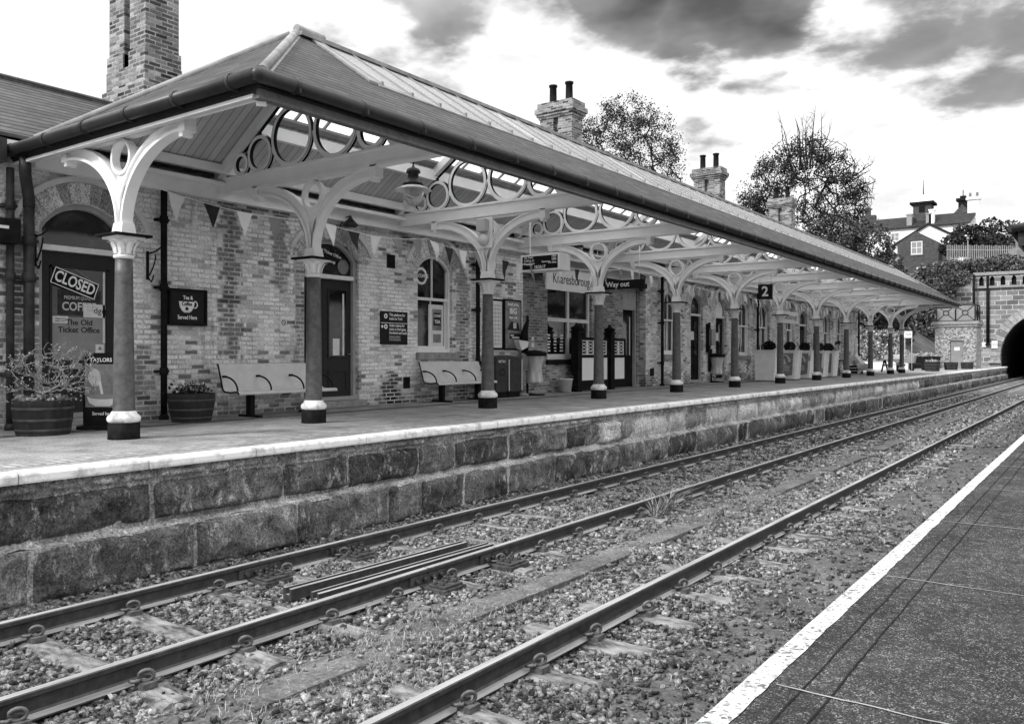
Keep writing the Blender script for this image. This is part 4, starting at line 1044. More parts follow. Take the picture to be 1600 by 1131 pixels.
mb.build('gutter', 'gutter', Cn)
mb = MB(); mb.tube([(0, -.025, 0), (0, .025, 0)], .083, 12); mb.box(-.02, .10, -.012, .012, -.085, -.035)
gb0 = mb.build('gutter_bracket', 'pipe', Cn, False); first = True; y = CY0+.35
while y < CY1:
    g_ = gb0 if first else copy_tree(gb0, Cn); first = False
    g_.location = Vector((-go, y, 3.73))-ancestors_loc(Cn); y += .95
x = -go-.4
while x > -WE+.3:
    g_ = copy_tree(gb0, Cn); g_.location = Vector((x, CY0-.1, 3.73))-ancestors_loc(Cn); g_.rotation_euler.z = rad(90); x -= .95
# wall plate beam and eaves beam running along
mb = MB(); mb.box(-WA-.05, -WA+.1, CY0+.2, CY1-.2, 3.55, 3.80); mb.box(-WA+.1, -WA+.3, CY0+.2, CY1-.2, 3.74, 3.80); mb.build('wall_plate', 'cream', Cn)
mb = MB(); mb.box(-EA-.2, -EA-.09, CY0+.08, CY1-.08, 3.58, 3.72); mb.build('eaves_beam', 'cream_shade', Cn)
# ---------------------------------------------------------------- track
RAILS = [6.78, 5.275, 3.305, 1.80]
rl_lab = ['running rail nearest the stone platform wall', 'second running rail from the stone wall, right of the spare rails', 'running rail of the near track, in the foreground', 'running rail tucked against the near platform edge']
rail_objs = []
for a, lb in zip(RAILS, rl_lab):
    mb = MB(); prof = [(-.07, 0), (.07, 0), (.07, .011), (.02, .026), (.0085, .04), (.0085, .115), (.018, .125), (.0355, .132), (.0355, .158), (.028, .1655), (.012, .168), (-.012, .168), (-.028, .1655), (-.0355, .158), (-.0355, .132), (-.018, .125), (-.0085, .115), (-.0085, .04), (-.02, .026), (-.07, .011)]
    ys = list(np.linspace(-3, 20, 47))+list(np.linspace(22, 112, 46)); n = len(prof); vs = []; fs = []
    for y in ys:
        wob = .004*math.sin(y*.31+a)
        for u, v in prof: vs.append((-a+u+wob, y, ZR-.168+v))
    for i in range(len(ys)-1):
        for k in range(n): fs.append((i*n+k, i*n+(k+1) % n, (i+1)*n+(k+1) % n, (i+1)*n+k))
    fs += [tuple(range(n))[::-1], tuple(range((len(ys)-1)*n, len(ys)*n))]
    mb.add(vs, fs)
    r = mb.build('rail', 'rail'); r.location = (0, 0, 0); tag(r, lb, 'rail', 'running rails of the two tracks'); rail_objs.append(r)
# bolted joints with fishplates on the far track
def joint(rail, a, y):
    mb = MB()
    for s_ in (-1, 1):
        mb.box(-a+s_*.012, -a+s_*.034, y-.24, y+.24, ZR-.135, ZR-.045)
        for d in (-.17, -.06, .06, .17): mb.tube([(-a+s_*.03, y+d, ZR-.09), (-a+s_*.075, y+d, ZR-.09)], .02, 6)
    mb.box(-a-.0372, -a+.0372, y-.004, y+.004, ZR-.05, ZR+.0005)
    mb.build('fishplate', 'rust', rail)
for a, y, r in ((6.78, 5.2, 0), (6.78, 6.35, 0), (5.275, 5.95, 1), (5.275, 7.0, 1)): joint(rail_objs[r], a, y)
# sleepers with their spring clips
def clip_mesh(sg):
    mb = MB(); pts = [(sg*.055, -.075, .030), (sg*.085, -.080, .036), (sg*.125, -.060, .040)]
    for i in range(13):
        t = -1.0+i/12*5.7; pts.append((sg*(.125+.020*math.sin(t)), -.004+.043*math.sin(t), .064-.036*math.cos(t)))
    pts += [(sg*.10, .035, .045), (sg*.06, .03, .034)]
    mb.tube(pts, .0125, 7)
    mb.box(sg*.075, sg*.175, -.055, .05, -.012, .026)
    return mb
SLZ = -1.163
mb = MB(); 
def sleeper_mesh(seed):
    V = []; nu, nv = 34, 5; mb = MB(); rs = np.random.default_rng(seed)
    us = np.linspace(-1.25, 1.25, nu); vs = np.linspace(-.125, .125, nv); U, W = np.meshgrid(us, vs)
    Q = np.stack([U.ravel(), W.ravel()*1.0, np.full(U.size, seed*7.)], 1)
    z = (fbm(Q*9, seed, 4)-.5)*.03-.03*np.clip((np.abs(W.ravel())-.09)/.03, 0, 1)
    top = np.stack([U.ravel(), W.ravel()+(fbm(Q*6, seed+2)-.5)*.02, z], 1)
    mb.add(top.tolist(), [(j*nu+i, j*nu+i+1, (j+1)*nu+i+1, (j+1)*nu+i) for j in range(nv-1) for i in range(nu-1)])
    for W_ in (-1, 1):
        row = [tuple(top[(0 if W_ < 0 else nv-1)*nu+i]) for i in range(nu)]; lowr = [(x, y, -.16) for x, y, z in row]
        mb.add(row+lowr, [(i, i+1, nu+i+1, nu+i) for i in range(nu-1)])
    for e in (0, nu-1):
        colm = [tuple(top[j*nu+e]) for j in range(nv)]; mb.add(colm+[(x, y, -.16) for x, y, z in colm], [(j, j+1, nv+j+1, nv+j) for j in range(nv-1)])
    return mb
protos = []
SLEEPER_LAB = {0: 'weathered sleeper under the track beside the stone wall', 1: 'weathered sleeper under the track beside the near platform'}
def sleeper_proto(k, tr, clips):
    o = sleeper_mesh(k+1).build('sleeper', 'sleeper', None, False)
    tag(o, SLEEPER_LAB[tr], 'sleeper', 'sleepers of the far track' if tr == 0 else 'sleepers of the near track')
    if clips:
        for rx in (-.7525, .7525):
            for sg in (-1, 1):
                c = clip_mesh(sg).build('rail_clip', 'clip', o, False); c.location = (rx, 0, .012)
    return o
for tr, xc in ((0, -6.0275), (1, -2.5525)):
    P1 = [sleeper_proto(k+3*tr, tr, True) for k in range(3)]; P2 = sleeper_proto(9, tr, False)
    used = set(); y = .72 if tr == 0 else .86; i = 0
    while y < 85:
        src = P1[i % 3] if y < 30 else P2
        if id(src) not in used: o = src; used.add(id(src))
        else: o = copy_tree(src)
        o.location = (xc+random.uniform(-.03, .03), y+random.uniform(-.015, .015), SLZ+random.uniform(-.006, .004)); o.rotation_euler.z = random.uniform(-.012, .012)
        y += .785; i += 1
# bolted plates round the joints
for k, (a, y, lb) in enumerate(((6.62, 5.2, 'bolted iron plate beside the nearer joint of the wall side rail'), (6.62, 6.35, 'bolted iron plate beside the farther joint of the wall side rail'), (5.1, 5.98, 'bolted iron plate right of the spare rails, nearer one'), (5.1, 7.02, 'bolted iron plate right of the spare rails, farther one'))):
    t = thing('rail_plate', (-a, y, -1.16), lb, 'rail plate', 'bolted plates at the rail joints')
    mb = MB(); mb.box(-.14, .17, -.16, .16, -.03, .02); mb.box(-.05, .15, -.13, .13, .02, .045); mb.build('base_plate', 'rust', t, False, bevel=.006)
    for u, v in ((.0, -.09), (.09, -.09), (.0, .09), (.09, .09), (.05, 0)): mb = MB(); mb.tube([(u, v, .03), (u, v, .085)], .022, 6); mb.tube([(u, v, .085), (u, v, .11)], .013, 6); mb.build('bolt', 'rust', t, False)
    tag(MB().box(-a-.5, -a+.62, y-.19, y+.19, -1.30, -1.188).build('timber', 'sleeper', bevel=.01), 'dark timber under the '+lb.split('bolted ')[1], 'timber', 'timbers at the rail joints')
# spare rails lying between the rails
for a0, y0, a1, y1, lb in ((5.86, 4.80, 5.78, 7.15, 'spare rail length lying in the track, the one nearer the wall'), (5.56, 4.85, 5.50, 7.25, 'spare rail length lying in the track, the one nearer the camera')):
    for dd, nm in ((0, 0),):
        mb = MB(); u = Vector((-(a1-a0), y1-y0, 0)).normalized(); s_ = Vector((u.y, -u.x, 0)); p = Vector((-a0, y0, -1.135)); q = Vector((-a1, y1, -1.135))
        prof = [(-.055, 0), (.055, 0), (.055, .10), (.03, .105), (.03, .05), (-.02, .05), (-.02, .105), (-.055, .10)]
        vs = [tuple(o+s_*c_+Vector((0, 0, d_))) for o in (p, q) for c_, d_ in prof]; n = len(prof)
        mb.add(vs, [(i, (i+1) % n, n+(i+1) % n, n+i) for i in range(n)]+[tuple(range(n))[::-1], tuple(range(n, 2*n))])
        tag(mb.build('spare_rail', 'rail'), lb, 'rail', 'spare rails lying in the far track')
# buried cable trough lids along the six foot
mb = MB(); y = 3.2; rs = random.Random(3)
while y < 33:
    l = rs.uniform(.9, 1.05); a = 4.18+rs.uniform(-.015, .015); z = -1.115+rs.uniform(-.012, .006)
    if rs.random() < .82: mb.box(-a-.24, -a, y+.004, y+l-.006, z-.08, z)
    y += l
tag(mb.build('cable_trough', 'mud', bevel=.006), kind='structure')

# ---------------------------------------------------------------- ballast and weeds
def rocks(name, n, y0, y1, r0, r1, a0, a1, keep, mat='ballast'):
    a = RNG.uniform(a0, a1, n); y = y0+(y1-y0)*RNG.uniform(0, 1, n)**1.15
    k = keep(a, y) > RNG.uniform(0, 1, n); a, y = a[k], y[k]; n = len(a)
    base = np.array([(-1,-1,-1),(1,-1,-1),(1,1,-1),(-1,1,-1),(-1,-1,1),(1,-1,1),(1,1,1),(-1,1,1)])/1.5
    F = np.array([(0,2,1),(0,3,2),(4,5,6),(4,6,7),(0,1,5),(0,5,4),(1,2,6),(1,6,5),(2,3,7),(2,7,6),(3,0,4),(3,4,7)])
    r = RNG.uniform(0, 1, n)**1.6*(r1-r0)+r0
    V = (base[None]+.42*RNG.uniform(-1, 1, (n, 8, 3)))*np.stack([RNG.uniform(.7, 1.25, n), RNG.uniform(.6, 1.1, n), RNG.uniform(.35, .8, n)], 1)[:, None, :]
    tw = rand_rot(n); a_ = RNG.uniform(0, 6.283, n); flat = np.zeros((n, 3, 3)); flat[:, 0, 0] = np.cos(a_); flat[:, 0, 1] = -np.sin(a_); flat[:, 1, 0] = np.sin(a_); flat[:, 1, 1] = np.cos(a_); flat[:, 2, 2] = 1
    pick = RNG.uniform(0, 1, n) < .62; tw[pick] = flat[pick]; V = V+.16*RNG.uniform(-1, 1, V.shape)*(1 if True else 0)
    V = np.einsum('nij,nkj->nki', tw, V)*r[:, None, None]
    z = ground_z(-a, y)+r*RNG.uniform(-.1, .75, n)
    V += np.stack([-a, y, z], 1)[:, None, :]
    Fa = (np.arange(n)[:, None, None]*8+F[None]).reshape(-1, 3)
    return tag(np_mesh(name, V.reshape(-1, 3), Fa, mat), kind='stuff')
def keep(a, y):
    d = np.ones(len(a))
    for r in RAILS: d *= 1-.9*np.exp(-((a-r)/.055)**2)
    Q = np.stack([a*1.3, y*.6, a*0], 1); m = fbm(Q, 21, 3)
    six = np.exp(-((a-4.40)/.36)**2)                         # trodden dirt along the cable run
    d *= 1-np.clip(six*1.05*(m > .30), 0, .93)
    d *= np.where((a < 2.75) & (y > 4.0), np.clip(1.3-m*2.2-(y-4)*.03, .12, 1), 1)   # fouled bed by the near platform
    d *= np.where(a > 7.05, .55, 1)
    ph = np.abs(((y-.72)/.785+.5) % 1-.5)*.785; d *= np.where((ph < .135) & (a > 4.7) & (a < 7.3), .16, 1)
    ph = np.abs(((y-.86)/.785+.5) % 1-.5)*.785; d *= np.where((ph < .135) & (a < 3.85), .2, 1)
    return d
rocks('ballast', 52000, .6, 8.5, .011, .036, 2.45, 7.45, keep)
rocks('ballast', 30000, 8, 20, .016, .040, 2.75, 7.45, keep)
rocks('ballast', 15000, 19, 52, .028, .06, 2.75, 7.45, keep)
rocks('fouled_ballast', 17000, .6, 12, .007, .030, 1.1, 3.15, lambda a, y: np.clip(keep(a, y)+.25, 0, 1)*np.clip((3.2-a)/.5, 0, 1), 'ballast_dark')
rocks('fouled_ballast', 8000, 10, 40, .014, .04, 1.1, 2.85, lambda a, y: np.clip(keep(a, y)+.2, 0, 1), 'ballast_dark')
def grass(name, n, sampler, h0, h1, mat='grass', blades=9, spread=.05, wid=.004):
    V = []; F = []; k = 0
    for _ in range(n):
        a, y = sampler(); z = float(ground_z(np.array([-a]), np.array([y]))[0])
        for b in range(blades):
            an = random.uniform(0, 6.28); h = random.uniform(h0, h1); ln = random.uniform(.4, 2.2)*h; dx, dy = math.cos(an)*ln, math.sin(an)*ln
            bx, by = -a+random.uniform(-spread, spread), y+random.uniform(-spread, spread); sx, sy = -math.sin(an)*wid, math.cos(an)*wid
            V += [(bx-sx, by-sy, z), (bx+sx, by+sy, z), (bx+dx*.4+sx*.8, by+dy*.4+sy*.8, z+h*.7), (bx+dx*.4-sx*.8, by+dy*.4-sy*.8, z+h*.7), (bx+dx+sx*.1, by+dy+sy*.1, z+h), (bx+dx-sx*.1, by+dy-sy*.1, z+h)]
            F += [(k, k+1, k+2, k+3), (k+3, k+2, k+4, k+5)]; k += 6
    return tag(np_mesh(name, np.array(V), np.array(F), mat), kind='stuff')
def s_six():
    while True:
        a = random.gauss(4.0, .5); y = random.uniform(3, 34)
        if .2+.0*y < random.random()+.1 and 3.42 < a < 5.15 and float(fbm(np.array([[a*.8, y*.5, 3.]]), 31, 3)[0]) > .42: return a, y
grass('dry_grass', 1700, s_six, .010, .055, blades=12, spread=.09, wid=.0016)
grass('dry_grass', 420, lambda: (random.uniform(7.08, 7.4), random.uniform(3, 60)), .015, .06, wid=.0025)
grass('dry_grass', 260, lambda: (random.uniform(5.4, 6.65), random.uniform(5, 18)), .015, .07, wid=.0025)
grass('dry_grass', 260, lambda: (random.uniform(1.4, 3.1), random.uniform(2, 18)), .01, .04, wid=.0025)
tag(grass('tall_grass', 14, lambda: (random.uniform(5.02, 5.12), random.uniform(10.2, 10.9)), .15, .38, blades=8, wid=.005), 'tall dry grass tuft growing against the second rail', 'grass tuft')['kind'] = 'stuff'
# stray litter and leaves
def scatter_leaves(n):
    a = RNG.uniform(1.3, 7.3, n); y = RNG.uniform(1.5, 26, n); P = np.stack([-a, y, ground_z(-a, y)+.02+RNG.uniform(0, .02, n)], 1)
    tag(leaves_mesh('fallen_leaves', P, .024, 'leaf_mid', None, .6), kind='stuff')
scatter_leaves(1500)

# ---------------------------------------------------------------- platform furniture
def bench(loc, lab):
    t = thing('bench', loc, lab, 'bench', 'metal benches against the station wall')      # local: +x towards the track, y along the wall
    Lh = 1.02
    prof = [(-.30, .86), (-.275, .855), (-.20, .62), (-.155, .47), (-.10, .425), (.05, .415), (.20, .43), (.245, .42), (.26, .39)]
    mb = MB(); n = len(prof); th = .018; vs = []
    for y in (-Lh, Lh):
        for x, z in prof: vs.append((x, y, z))
        for x, z in prof: vs.append((x-.006, y, z-th))
    N2 = 2*n; fs = []
    for i in range(n-1):
        fs += [(i, i+1, N2+i+1, N2+i), (n+i+1, n+i, N2+n+i, N2+n+i+1), (i, n+i, n+i+1, i+1), (N2+i+1, N2+n+i+1, N2+n+i, N2+i)]
    fs += [(0, N2, N2+n, n), (n-1, n+n-1, N2+n+n-1, N2+n-1)]
    mb.add(vs, fs, 0, False); mb.build('seat', 'bench', t, False)
    mb = MB()
    for y in (-Lh-.012, Lh+.012):
        mb.tube([(x-.003, y, z-.01) for x, z in prof], .014, 6)
    mb.build('seat_edge', 'rubber', t, False)
    for y in (-Lh+.03, -.34, .34, Lh-.03):
        mb = MB(); pts = []
        for i in range(13):
            a = i/12*math.pi/2; pts.append((-.16+.33*math.sin(a), y, .43+.225*math.cos(a)))
        pts = [(-.26, y, .655)]+pts
        mb.tube(pts, .015, 7); mb.tube([(-.24, y, .655), (-.12, y, .658)], .019, 7); mb.build('armrest', 'rubber', t, False)
    for y in (-.62, .62):
        mb = MB(); mb.box(-.06, .06, y-.045, y+.045, .03, .40); mb.box(-.27, .27, y-.035, y+.035, .0, .035); mb.box(-.17, .2, y-.03, y+.03, .385, .41); mb.build('leg', 'rubber', t, False, bevel=.005)
    return t
bench((-11.38, 9.20, 0), 'pale metal bench with black armrests, left of the dark panelled door')
bench((-11.66, 14.30, 0), 'pale metal bench with black armrests under the tea poster window')
def barrel(loc, s_, lab, h=.50, r0=.36, r1=.43, grp='half barrel planters'):
    t = thing('barrel_planter', loc, lab, 'planter', grp)
    mb = MB(); pr = [(r0*s_, 0)]
    for i in range(9): q = i/8; pr.append(((r0+(r1-r0)*math.sin(q*1.5))*s_, q*h*s_))
    pr += [((r1-.03)*s_, h*s_), ((r1-.035)*s_, (h-.07)*s_)]
    mb.lathe((0, 0, 0), pr, 28); mb.build('barrel', 'wood_dark', t, False)
    for z0, z1 in ((.05, .10), (.20, .25), (.37, .42)):
        mb = MB(); rr = lambda z: (r0+(r1-r0)*math.sin(z/h*1.5))*s_+.004
        mb.lathe((0, 0, 0), [(rr(z0)-.006, z0*s_), (rr(z0), z0*s_), (rr(z1), z1*s_), (rr(z1)-.006, z1*s_)], 28); mb.build('hoop', 'hoop', t, False)
    mb = MB(); mb.lathe((0, 0, 0), [(.0, (h-.05)*s_), ((r1-.035)*s_, (h-.06)*s_)], 20); mb.build('soil', 'soil', t, False)
    return t
barrel((-11.0, 5.16, 0), .84, 'dark half barrel with a bare twiggy shrub beside the downpipes', .52, .36, .42)
barrel((-11.32, 7.47, 0), .82, 'dark half barrel with small bedding flowers under the tea sign', .52, .34, .42)

# branching plant: tips attach to the nearest lower node, pipe-model radii
def branch_tree(base, tips, trunk_top, seg, wob, r_tip, rs, expo=2.3, nt_=8):
    nodes = [np.array(base, float)]; par = [-1]
    for i in range(1, nt_+1):
        q = i/nt_; p = np.array(base)+(np.array(trunk_top)-np.array(base))*q+np.array([rs.gauss(0, wob*.4), rs.gauss(0, wob*.4), 0]); nodes.append(p); par.append(len(nodes)-2)
    order = sorted(range(len(tips)), key=lambda i: np.linalg.norm(tips[i]-np.array(trunk_top)))
    arr = np.array(nodes)
    for i in order:
        t = np.array(tips[i]); d = np.linalg.norm(arr-t, axis=1)+np.clip(arr[:, 2]-t[2]+.15*np.linalg.norm(arr[:, :2]-t[:2], axis=1), 0, None)*2.2
        d[:max(1, nt_//3)] += 1e3
        j = int(np.argmin(d)); p0 = arr[j]; n = max(1, int(np.linalg.norm(t-p0)/seg)); prev = j; new = []
        bow = np.array([0, 0, -.10*np.linalg.norm(t-p0)])
        for k in range(1, n+1):
            q = k/n; p = p0+(t-p0)*q+bow*4*q*(1-q)*.5+np.array([rs.gauss(0, wob), rs.gauss(0, wob), rs.gauss(0, wob)])*(q < 1)*min(1, n/3)
            nodes.append(p); par.append(prev); prev = len(nodes)-1; new.append(p)
        arr = np.array(nodes)
    n = len(nodes); R = np.zeros(n); ch = [[] for _ in range(n)]
    for i, p in enumerate(par):
        if p >= 0: ch[p].append(i)
    for i in range(n-1, -1, -1):
        if not ch[i]: R[i] = r_tip
        else: R[i] = sum(R[c]**expo for c in ch[i])**(1/expo)
    return arr, par, R, ch
def tree_mesh(arr, par, R, ch, nside=5):
    V = []; F = []; k = 0
    for i, p in enumerate(par):
        if p < 0: continue
        a, b = arr[p], arr[i]; d = b-a; l = np.linalg.norm(d)
        if l < 1e-6: continue
        d /= l; u = np.cross(d, [0, 0, 1.0] if abs(d[2]) < .9 else [1.0, 0, 0]); u /= np.linalg.norm(u); v = np.cross(d, u)
        r0, r1 = min(R[p], R[i]*1.25), R[i]
        for c, r in ((a, r0), (b, r1)):
            for s_ in range(nside): t = 2*math.pi*s_/nside; V.append(c+(u*math.cos(t)+v*math.sin(t))*r)
        for s_ in range(nside): F.append((k+s_, k+(s_+1) % nside, k+nside+(s_+1) % nside, k+nside+s_))
        k += 2*nside
    return np.array(V), np.array(F)
def plant(name, base, tips, trunk_top, seg, wob, r_tip, lab, cat, bark, leafmat, nleaf, lsize, spread, seed=1, grp=None, expo=2.3, nside=5, leaf_from=None):
    rs = random.Random(seed); arr, par, R, ch = branch_tree(base, tips, trunk_top, seg, wob, r_tip, rs, expo)
    V, F = tree_mesh(arr, par, R, ch, nside)
    t = thing(name, base, lab, cat, grp)
    o = np_mesh('trunk' if cat == 'tree' else 'stem', V, F, bark, t, True); o.location = -ancestors_loc(t)
    if nleaf:
        src = arr[[i for i in range(len(arr)) if len(ch[i]) == 0 or R[i] < r_tip*1.9]] if leaf_from is None else leaf_from(arr, R)
        P = src[RNG.integers(0, len(src), nleaf)]+RNG.normal(0, spread, (nleaf, 3))
        o = leaves_mesh('crown' if cat == 'tree' else 'leaves', P, lsize, leafmat, t); o.location = -ancestors_loc(t)
    return t
tips = []
rs = random.Random(5)
for i in range(170):
    an = rs.uniform(0, 6.28); r = .56*math.sqrt(rs.random()); z = .44+rs.uniform(.12, .78)*(1-.35*r); tips.append(np.array([-10.96+r*math.cos(an)*1.0, 5.24+r*math.sin(an)*1.0, z]))
plant('barrel_shrub', (-11.0, 5.16, .39), tips, (-10.99, 5.17, .56), .05, .010, .0038, 'bare twiggy shrub growing in the left half barrel', 'shrub', 'twig', 'leaf_pale', 1500, .022, .02, 3, expo=2.6)
P = np.stack([-11.0+RNG.normal(0, .14, 700), 5.16+RNG.normal(0, .14, 700), .42+np.abs(RNG.normal(0, .035, 700))], 1)
tag(leaves_mesh('barrel_litter', P, .05, 'leaf_pale'), 'dead leaves and straw on the soil of the left half barrel', 'dead leaves')
P = np.stack([-11.32+RNG.normal(0, .12, 420), 7.47+RNG.normal(0, .13, 420), .40+np.abs(RNG.normal(0, .07, 420))], 1)
fl = thing('bedding_flowers', (-11.32, 7.47, .38), 'small dark and white bedding flowers in the barrel under the tea sign', 'flowers')
o = leaves_mesh('leaves', P, .05, 'leaf', fl); o.location = -ancestors_loc(fl)
P = np.stack([-11.32+RNG.normal(0, .11, 60), 7.47+RNG.normal(0, .12, 60), .46+np.abs(RNG.normal(0, .06, 60))], 1)
o = leaves_mesh('petals', P, .05, 'paper', fl); o.location = -ancestors_loc(fl)
# pavement board (coffee advert)
ab = thing('advert_board', (-11.05, 5.98, 0), 'black pavement board showing milk poured into a coffee cup, half behind the first column', 'board', rotz=rad(28))
mb = MB(); mb.prism([(-.30, .03), (.30, .03), (.30, .12), (.27, .98), (.22, 1.03), (-.22, 1.03), (-.27, .98), (-.30, .12)], lambda u, v, d: (u, d-.06*v, v), -.02, .02); mb.box(-.33, .33, -.13, .13, 0, .05); mb.build('frame', 'black_soft', ab, False, bevel=.008)
F_ = ((1, 0, 0), Vector((0, .06, 1)).normalized(), (0, -1, 0))
def ab_poly(poly, d, mat, nm):
    mb = MB(); mb.prism(poly, lambda u, v, w_: (u, -.02-w_+.06*0-.06*v*-1-.12*v, v), .001, d); mb.build(nm, mat, ab, False)
ab_poly([(-.25, .30), (.25, .30), (.235, .88), (-.235, .88)], .004, 'poster_mid', 'poster')
ab_poly([(-.22, .44), (-.19, .36), (-.1, .315), (.1, .315), (.19, .36), (.22, .44)], .008, 'paper', 'cup')
ab_poly(circ(0, .445, .2, 24) if False else [(.2*math.cos(a), .445+.035*math.sin(a)) for a in [i*6.28/24 for i in range(24)]], .010, 'paper_grey', 'coffee')
ab_poly([(-.1+.09*math.cos(a), .70+.12*math.sin(a)) for a in [i*6.28/24 for i in range(24)]], .008, 'bench', 'jug')
ab_poly([(-.05, .64), (-.01, .66), (.02, .46), (-.01, .46)], .009, 'paper', 'milk')
text('TAYLORS', .075, (0, -.078, .935), F_, 'letter_white', ab, world=False, bold=.01); text('Served here', .062, (0, -.042, .215), F_, 'letter_white', ab, world=False, bold=.01)
# tea and coffee sign
ts = thing('tea_sign', (-AW, 7.87, 1.77), 'black framed wall sign with a white cup reading Tea & Coffee Served Here', 'sign')
x = -AW+.075
mb = MB(); mb.box(-AW+.002, x, 7.56, 8.18, 1.50, 2.03); mb.build('panel', 'signblack', ts)
mb = MB()
for a, b, c, d in ((7.53, 8.21, 1.475, 1.51), (7.53, 8.21, 2.02, 2.055), (7.53, 7.565, 1.51, 2.02), (8.175, 8.21, 1.51, 2.02)): mb.box(-AW+.002, x+.025, a, b, c, d)
mb.build('frame', 'black_soft', ts)
mb = MB(); fn = lambda u, v, d: (x+d, 7.85+u, 1.80+v)
mb.prism([(-.14, .055), (.14, .055), (.125, -.03), (.08, -.10), (-.08, -.10), (-.125, -.03)], fn, .001, .004)
mb.prism([(-.07, -.105), (.07, -.105), (.05, -.12), (-.05, -.12)], fn, .001, .004)
for i in range(10):
    a0, a1 = -1.9+i*.37, -1.9+(i+1)*.37
    mb.prism([(.145+.035*math.cos(a0), .01+.045*math.sin(a0)), (.145+.052*math.cos(a0), .01+.062*math.sin(a0)), (.145+.052*math.cos(a1), .01+.062*math.sin(a1)), (.145+.035*math.cos(a1), .01+.045*math.sin(a1))], fn, .001, .004)
mb.build('cup', 'letter_white', ts)
text('Tea &', .085, (x+.004, 7.87, 1.915), FACE_X, 'letter_white', ts, bold=.02, wx=.85); text('Coffee', .085, (x+.007, 7.85, 1.815), FACE_X, 'signblack', ts, bold=.025, wx=.8)
text('Served Here', .09, (x+.004, 7.86, 1.60), FACE_X, 'letter_white', ts, bold=.02, wx=.75)
mb = MB(); mb.prism(circ(0, -.06, .028, 14), fn, .004, .006); mb.build('bean', 'signblack', ts)
# no smoking notice
ns = thing('smoking_notice', (-AW, 9.83, 1.53), 'small white no smoking notice on the brick beside the second column', 'notice')
mb = MB(); mb.box(-AW+.001, -AW+.012, 9.75, 9.90, 1.42, 1.65); mb.build('plate', 'paper', ns)
plate('prohibition_ring', circ(9.825, 1.585, .048, 24), [circ(9.825, 1.585, .036, 24)], .004, frame_m((-AW+.014, 0, 0), *FACE_X), 'poster_dark', ns)
mb = MB(); mb.beam((-AW+.014, 9.79, 1.615), (-AW+.014, 9.86, 1.555), .004, .012, (1, 0, 0)); mb.build('slash', 'poster_dark', ns)
# platform direction sign
ds = thing('direction_sign', (-AW, 12.66, 1.56), 'square black direction sign with white text on the brick between door and window', 'sign')
mb = MB(); mb.box(-AW+.001, -AW+.022, 12.26, 13.06, 1.22, 1.90); mb.build('panel', 'signblack', ds)
mb = MB(); mb.box(-AW+.022, -AW+.024, 12.27, 13.05, 1.655, 1.667); mb.build('divider', 'letter_white', ds); xs_ = -AW+.0245
text('This platform for\ntrains to York', .082, (xs_, 12.51, 1.79), FACE_X, 'letter_white', ds, align='LEFT', bold=.014, wx=.83)
text('Under subway for\ntrains to Harrogate,\nHorsforth and Leeds', .080, (xs_, 12.51, 1.535), FACE_X, 'letter_white', ds, align='LEFT', bold=.014, wx=.78)
text('Passenger assistance\nplease ask the guard\nor use the help point', .040, (xs_, 12.51, 1.35), FACE_X, 'paper', ds, align='LEFT')
for yy, zz_ in ((12.41, 1.80), (12.41, 1.585)):
    plate('arrow_disc', circ(yy, zz_, .05, 20), [circ(yy, zz_, .022, 12)], .003, frame_m((xs_, 0, 0), *FACE_X), 'letter_white', ds)
mb = MB(); mb.add([(xs_, 12.27, 1.585), (xs_, 12.315, 1.63), (xs_, 12.315, 1.54)], [(0, 1, 2)]); mb.box(xs_-.001, xs_, 12.315, 12.345, 1.573, 1.597); mb.build('arrow', 'letter_white', ds)
# poster cases
def poster_case(y0, y1, z0, z1, lab):
    t = thing('poster_case', (-AW, (y0+y1)/2, z0), lab, 'poster', 'poster cases on the station wall')
    mb = MB(); mb.box(-AW+.001, -AW+.05, y0, y1, z0, z1); mb.build('case', 'black_soft', t); return t
pc = poster_case(15.75, 16.42, 1.13, 2.35, 'pale timetable sheet in a frame half behind the third column')
mb = MB(); mb.box(-AW+.05, -AW+.055, 15.80, 16.37, 1.18, 2.30); mb.build('sheet', 'paper', pc)
mb = MB()
for i in range(11): z = 1.26+i*.093; mb.box(-AW+.055, -AW+.056, 15.84, 16.33, z, z+.012)
for yy in (15.95, 16.1, 16.22): mb.box(-AW+.055, -AW+.0563, yy, yy+.008, 1.26, 2.2)
mb.build('timetable_lines', 'paper_grey', pc)
pc = poster_case(16.48, 17.2, 1.13, 2.37, 'dark railway poster headed Small print, BIG')
mb = MB(); mb.box(-AW+.05, -AW+.055, 16.52, 17.16, 1.17, 2.33); mb.build('sheet', 'poster_mid', pc)
text('Small print,', .115, (-AW+.057, 16.84, 2.25), FACE_X, 'letter_white', pc, bold=.012, wx=.9); text('BIG', .20, (-AW+.057, 16.84, 2.08), FACE_X, 'letter_white', pc, bold=.02); text('days out', .10, (-AW+.057, 16.84, 1.93), FACE_X, 'letter_white', pc, bold=.012)
mb = MB(); mb.box(-AW+.055, -AW+.057, 16.68, 17.14, 1.40, 1.54); mb.prism([(16.58, 1.62), (16.75, 1.83), (17.05, 1.80), (17.12, 1.6)], lambda u, v, d: (-AW+d, u, v), .055, .057); mb.build('poster_shape', 'signblack', pc)
mb = MB(); mb.box(-AW+.057, -AW+.058, 16.84, 16.97, 1.66, 1.80); mb.box(-AW+.057, -AW+.058, 16.72, 16.86, 1.47, 1.51); mb.box(-AW+.057, -AW+.058, 16.78, 17.1, 1.42, 1.455); mb.build('poster_label', 'bench', pc)
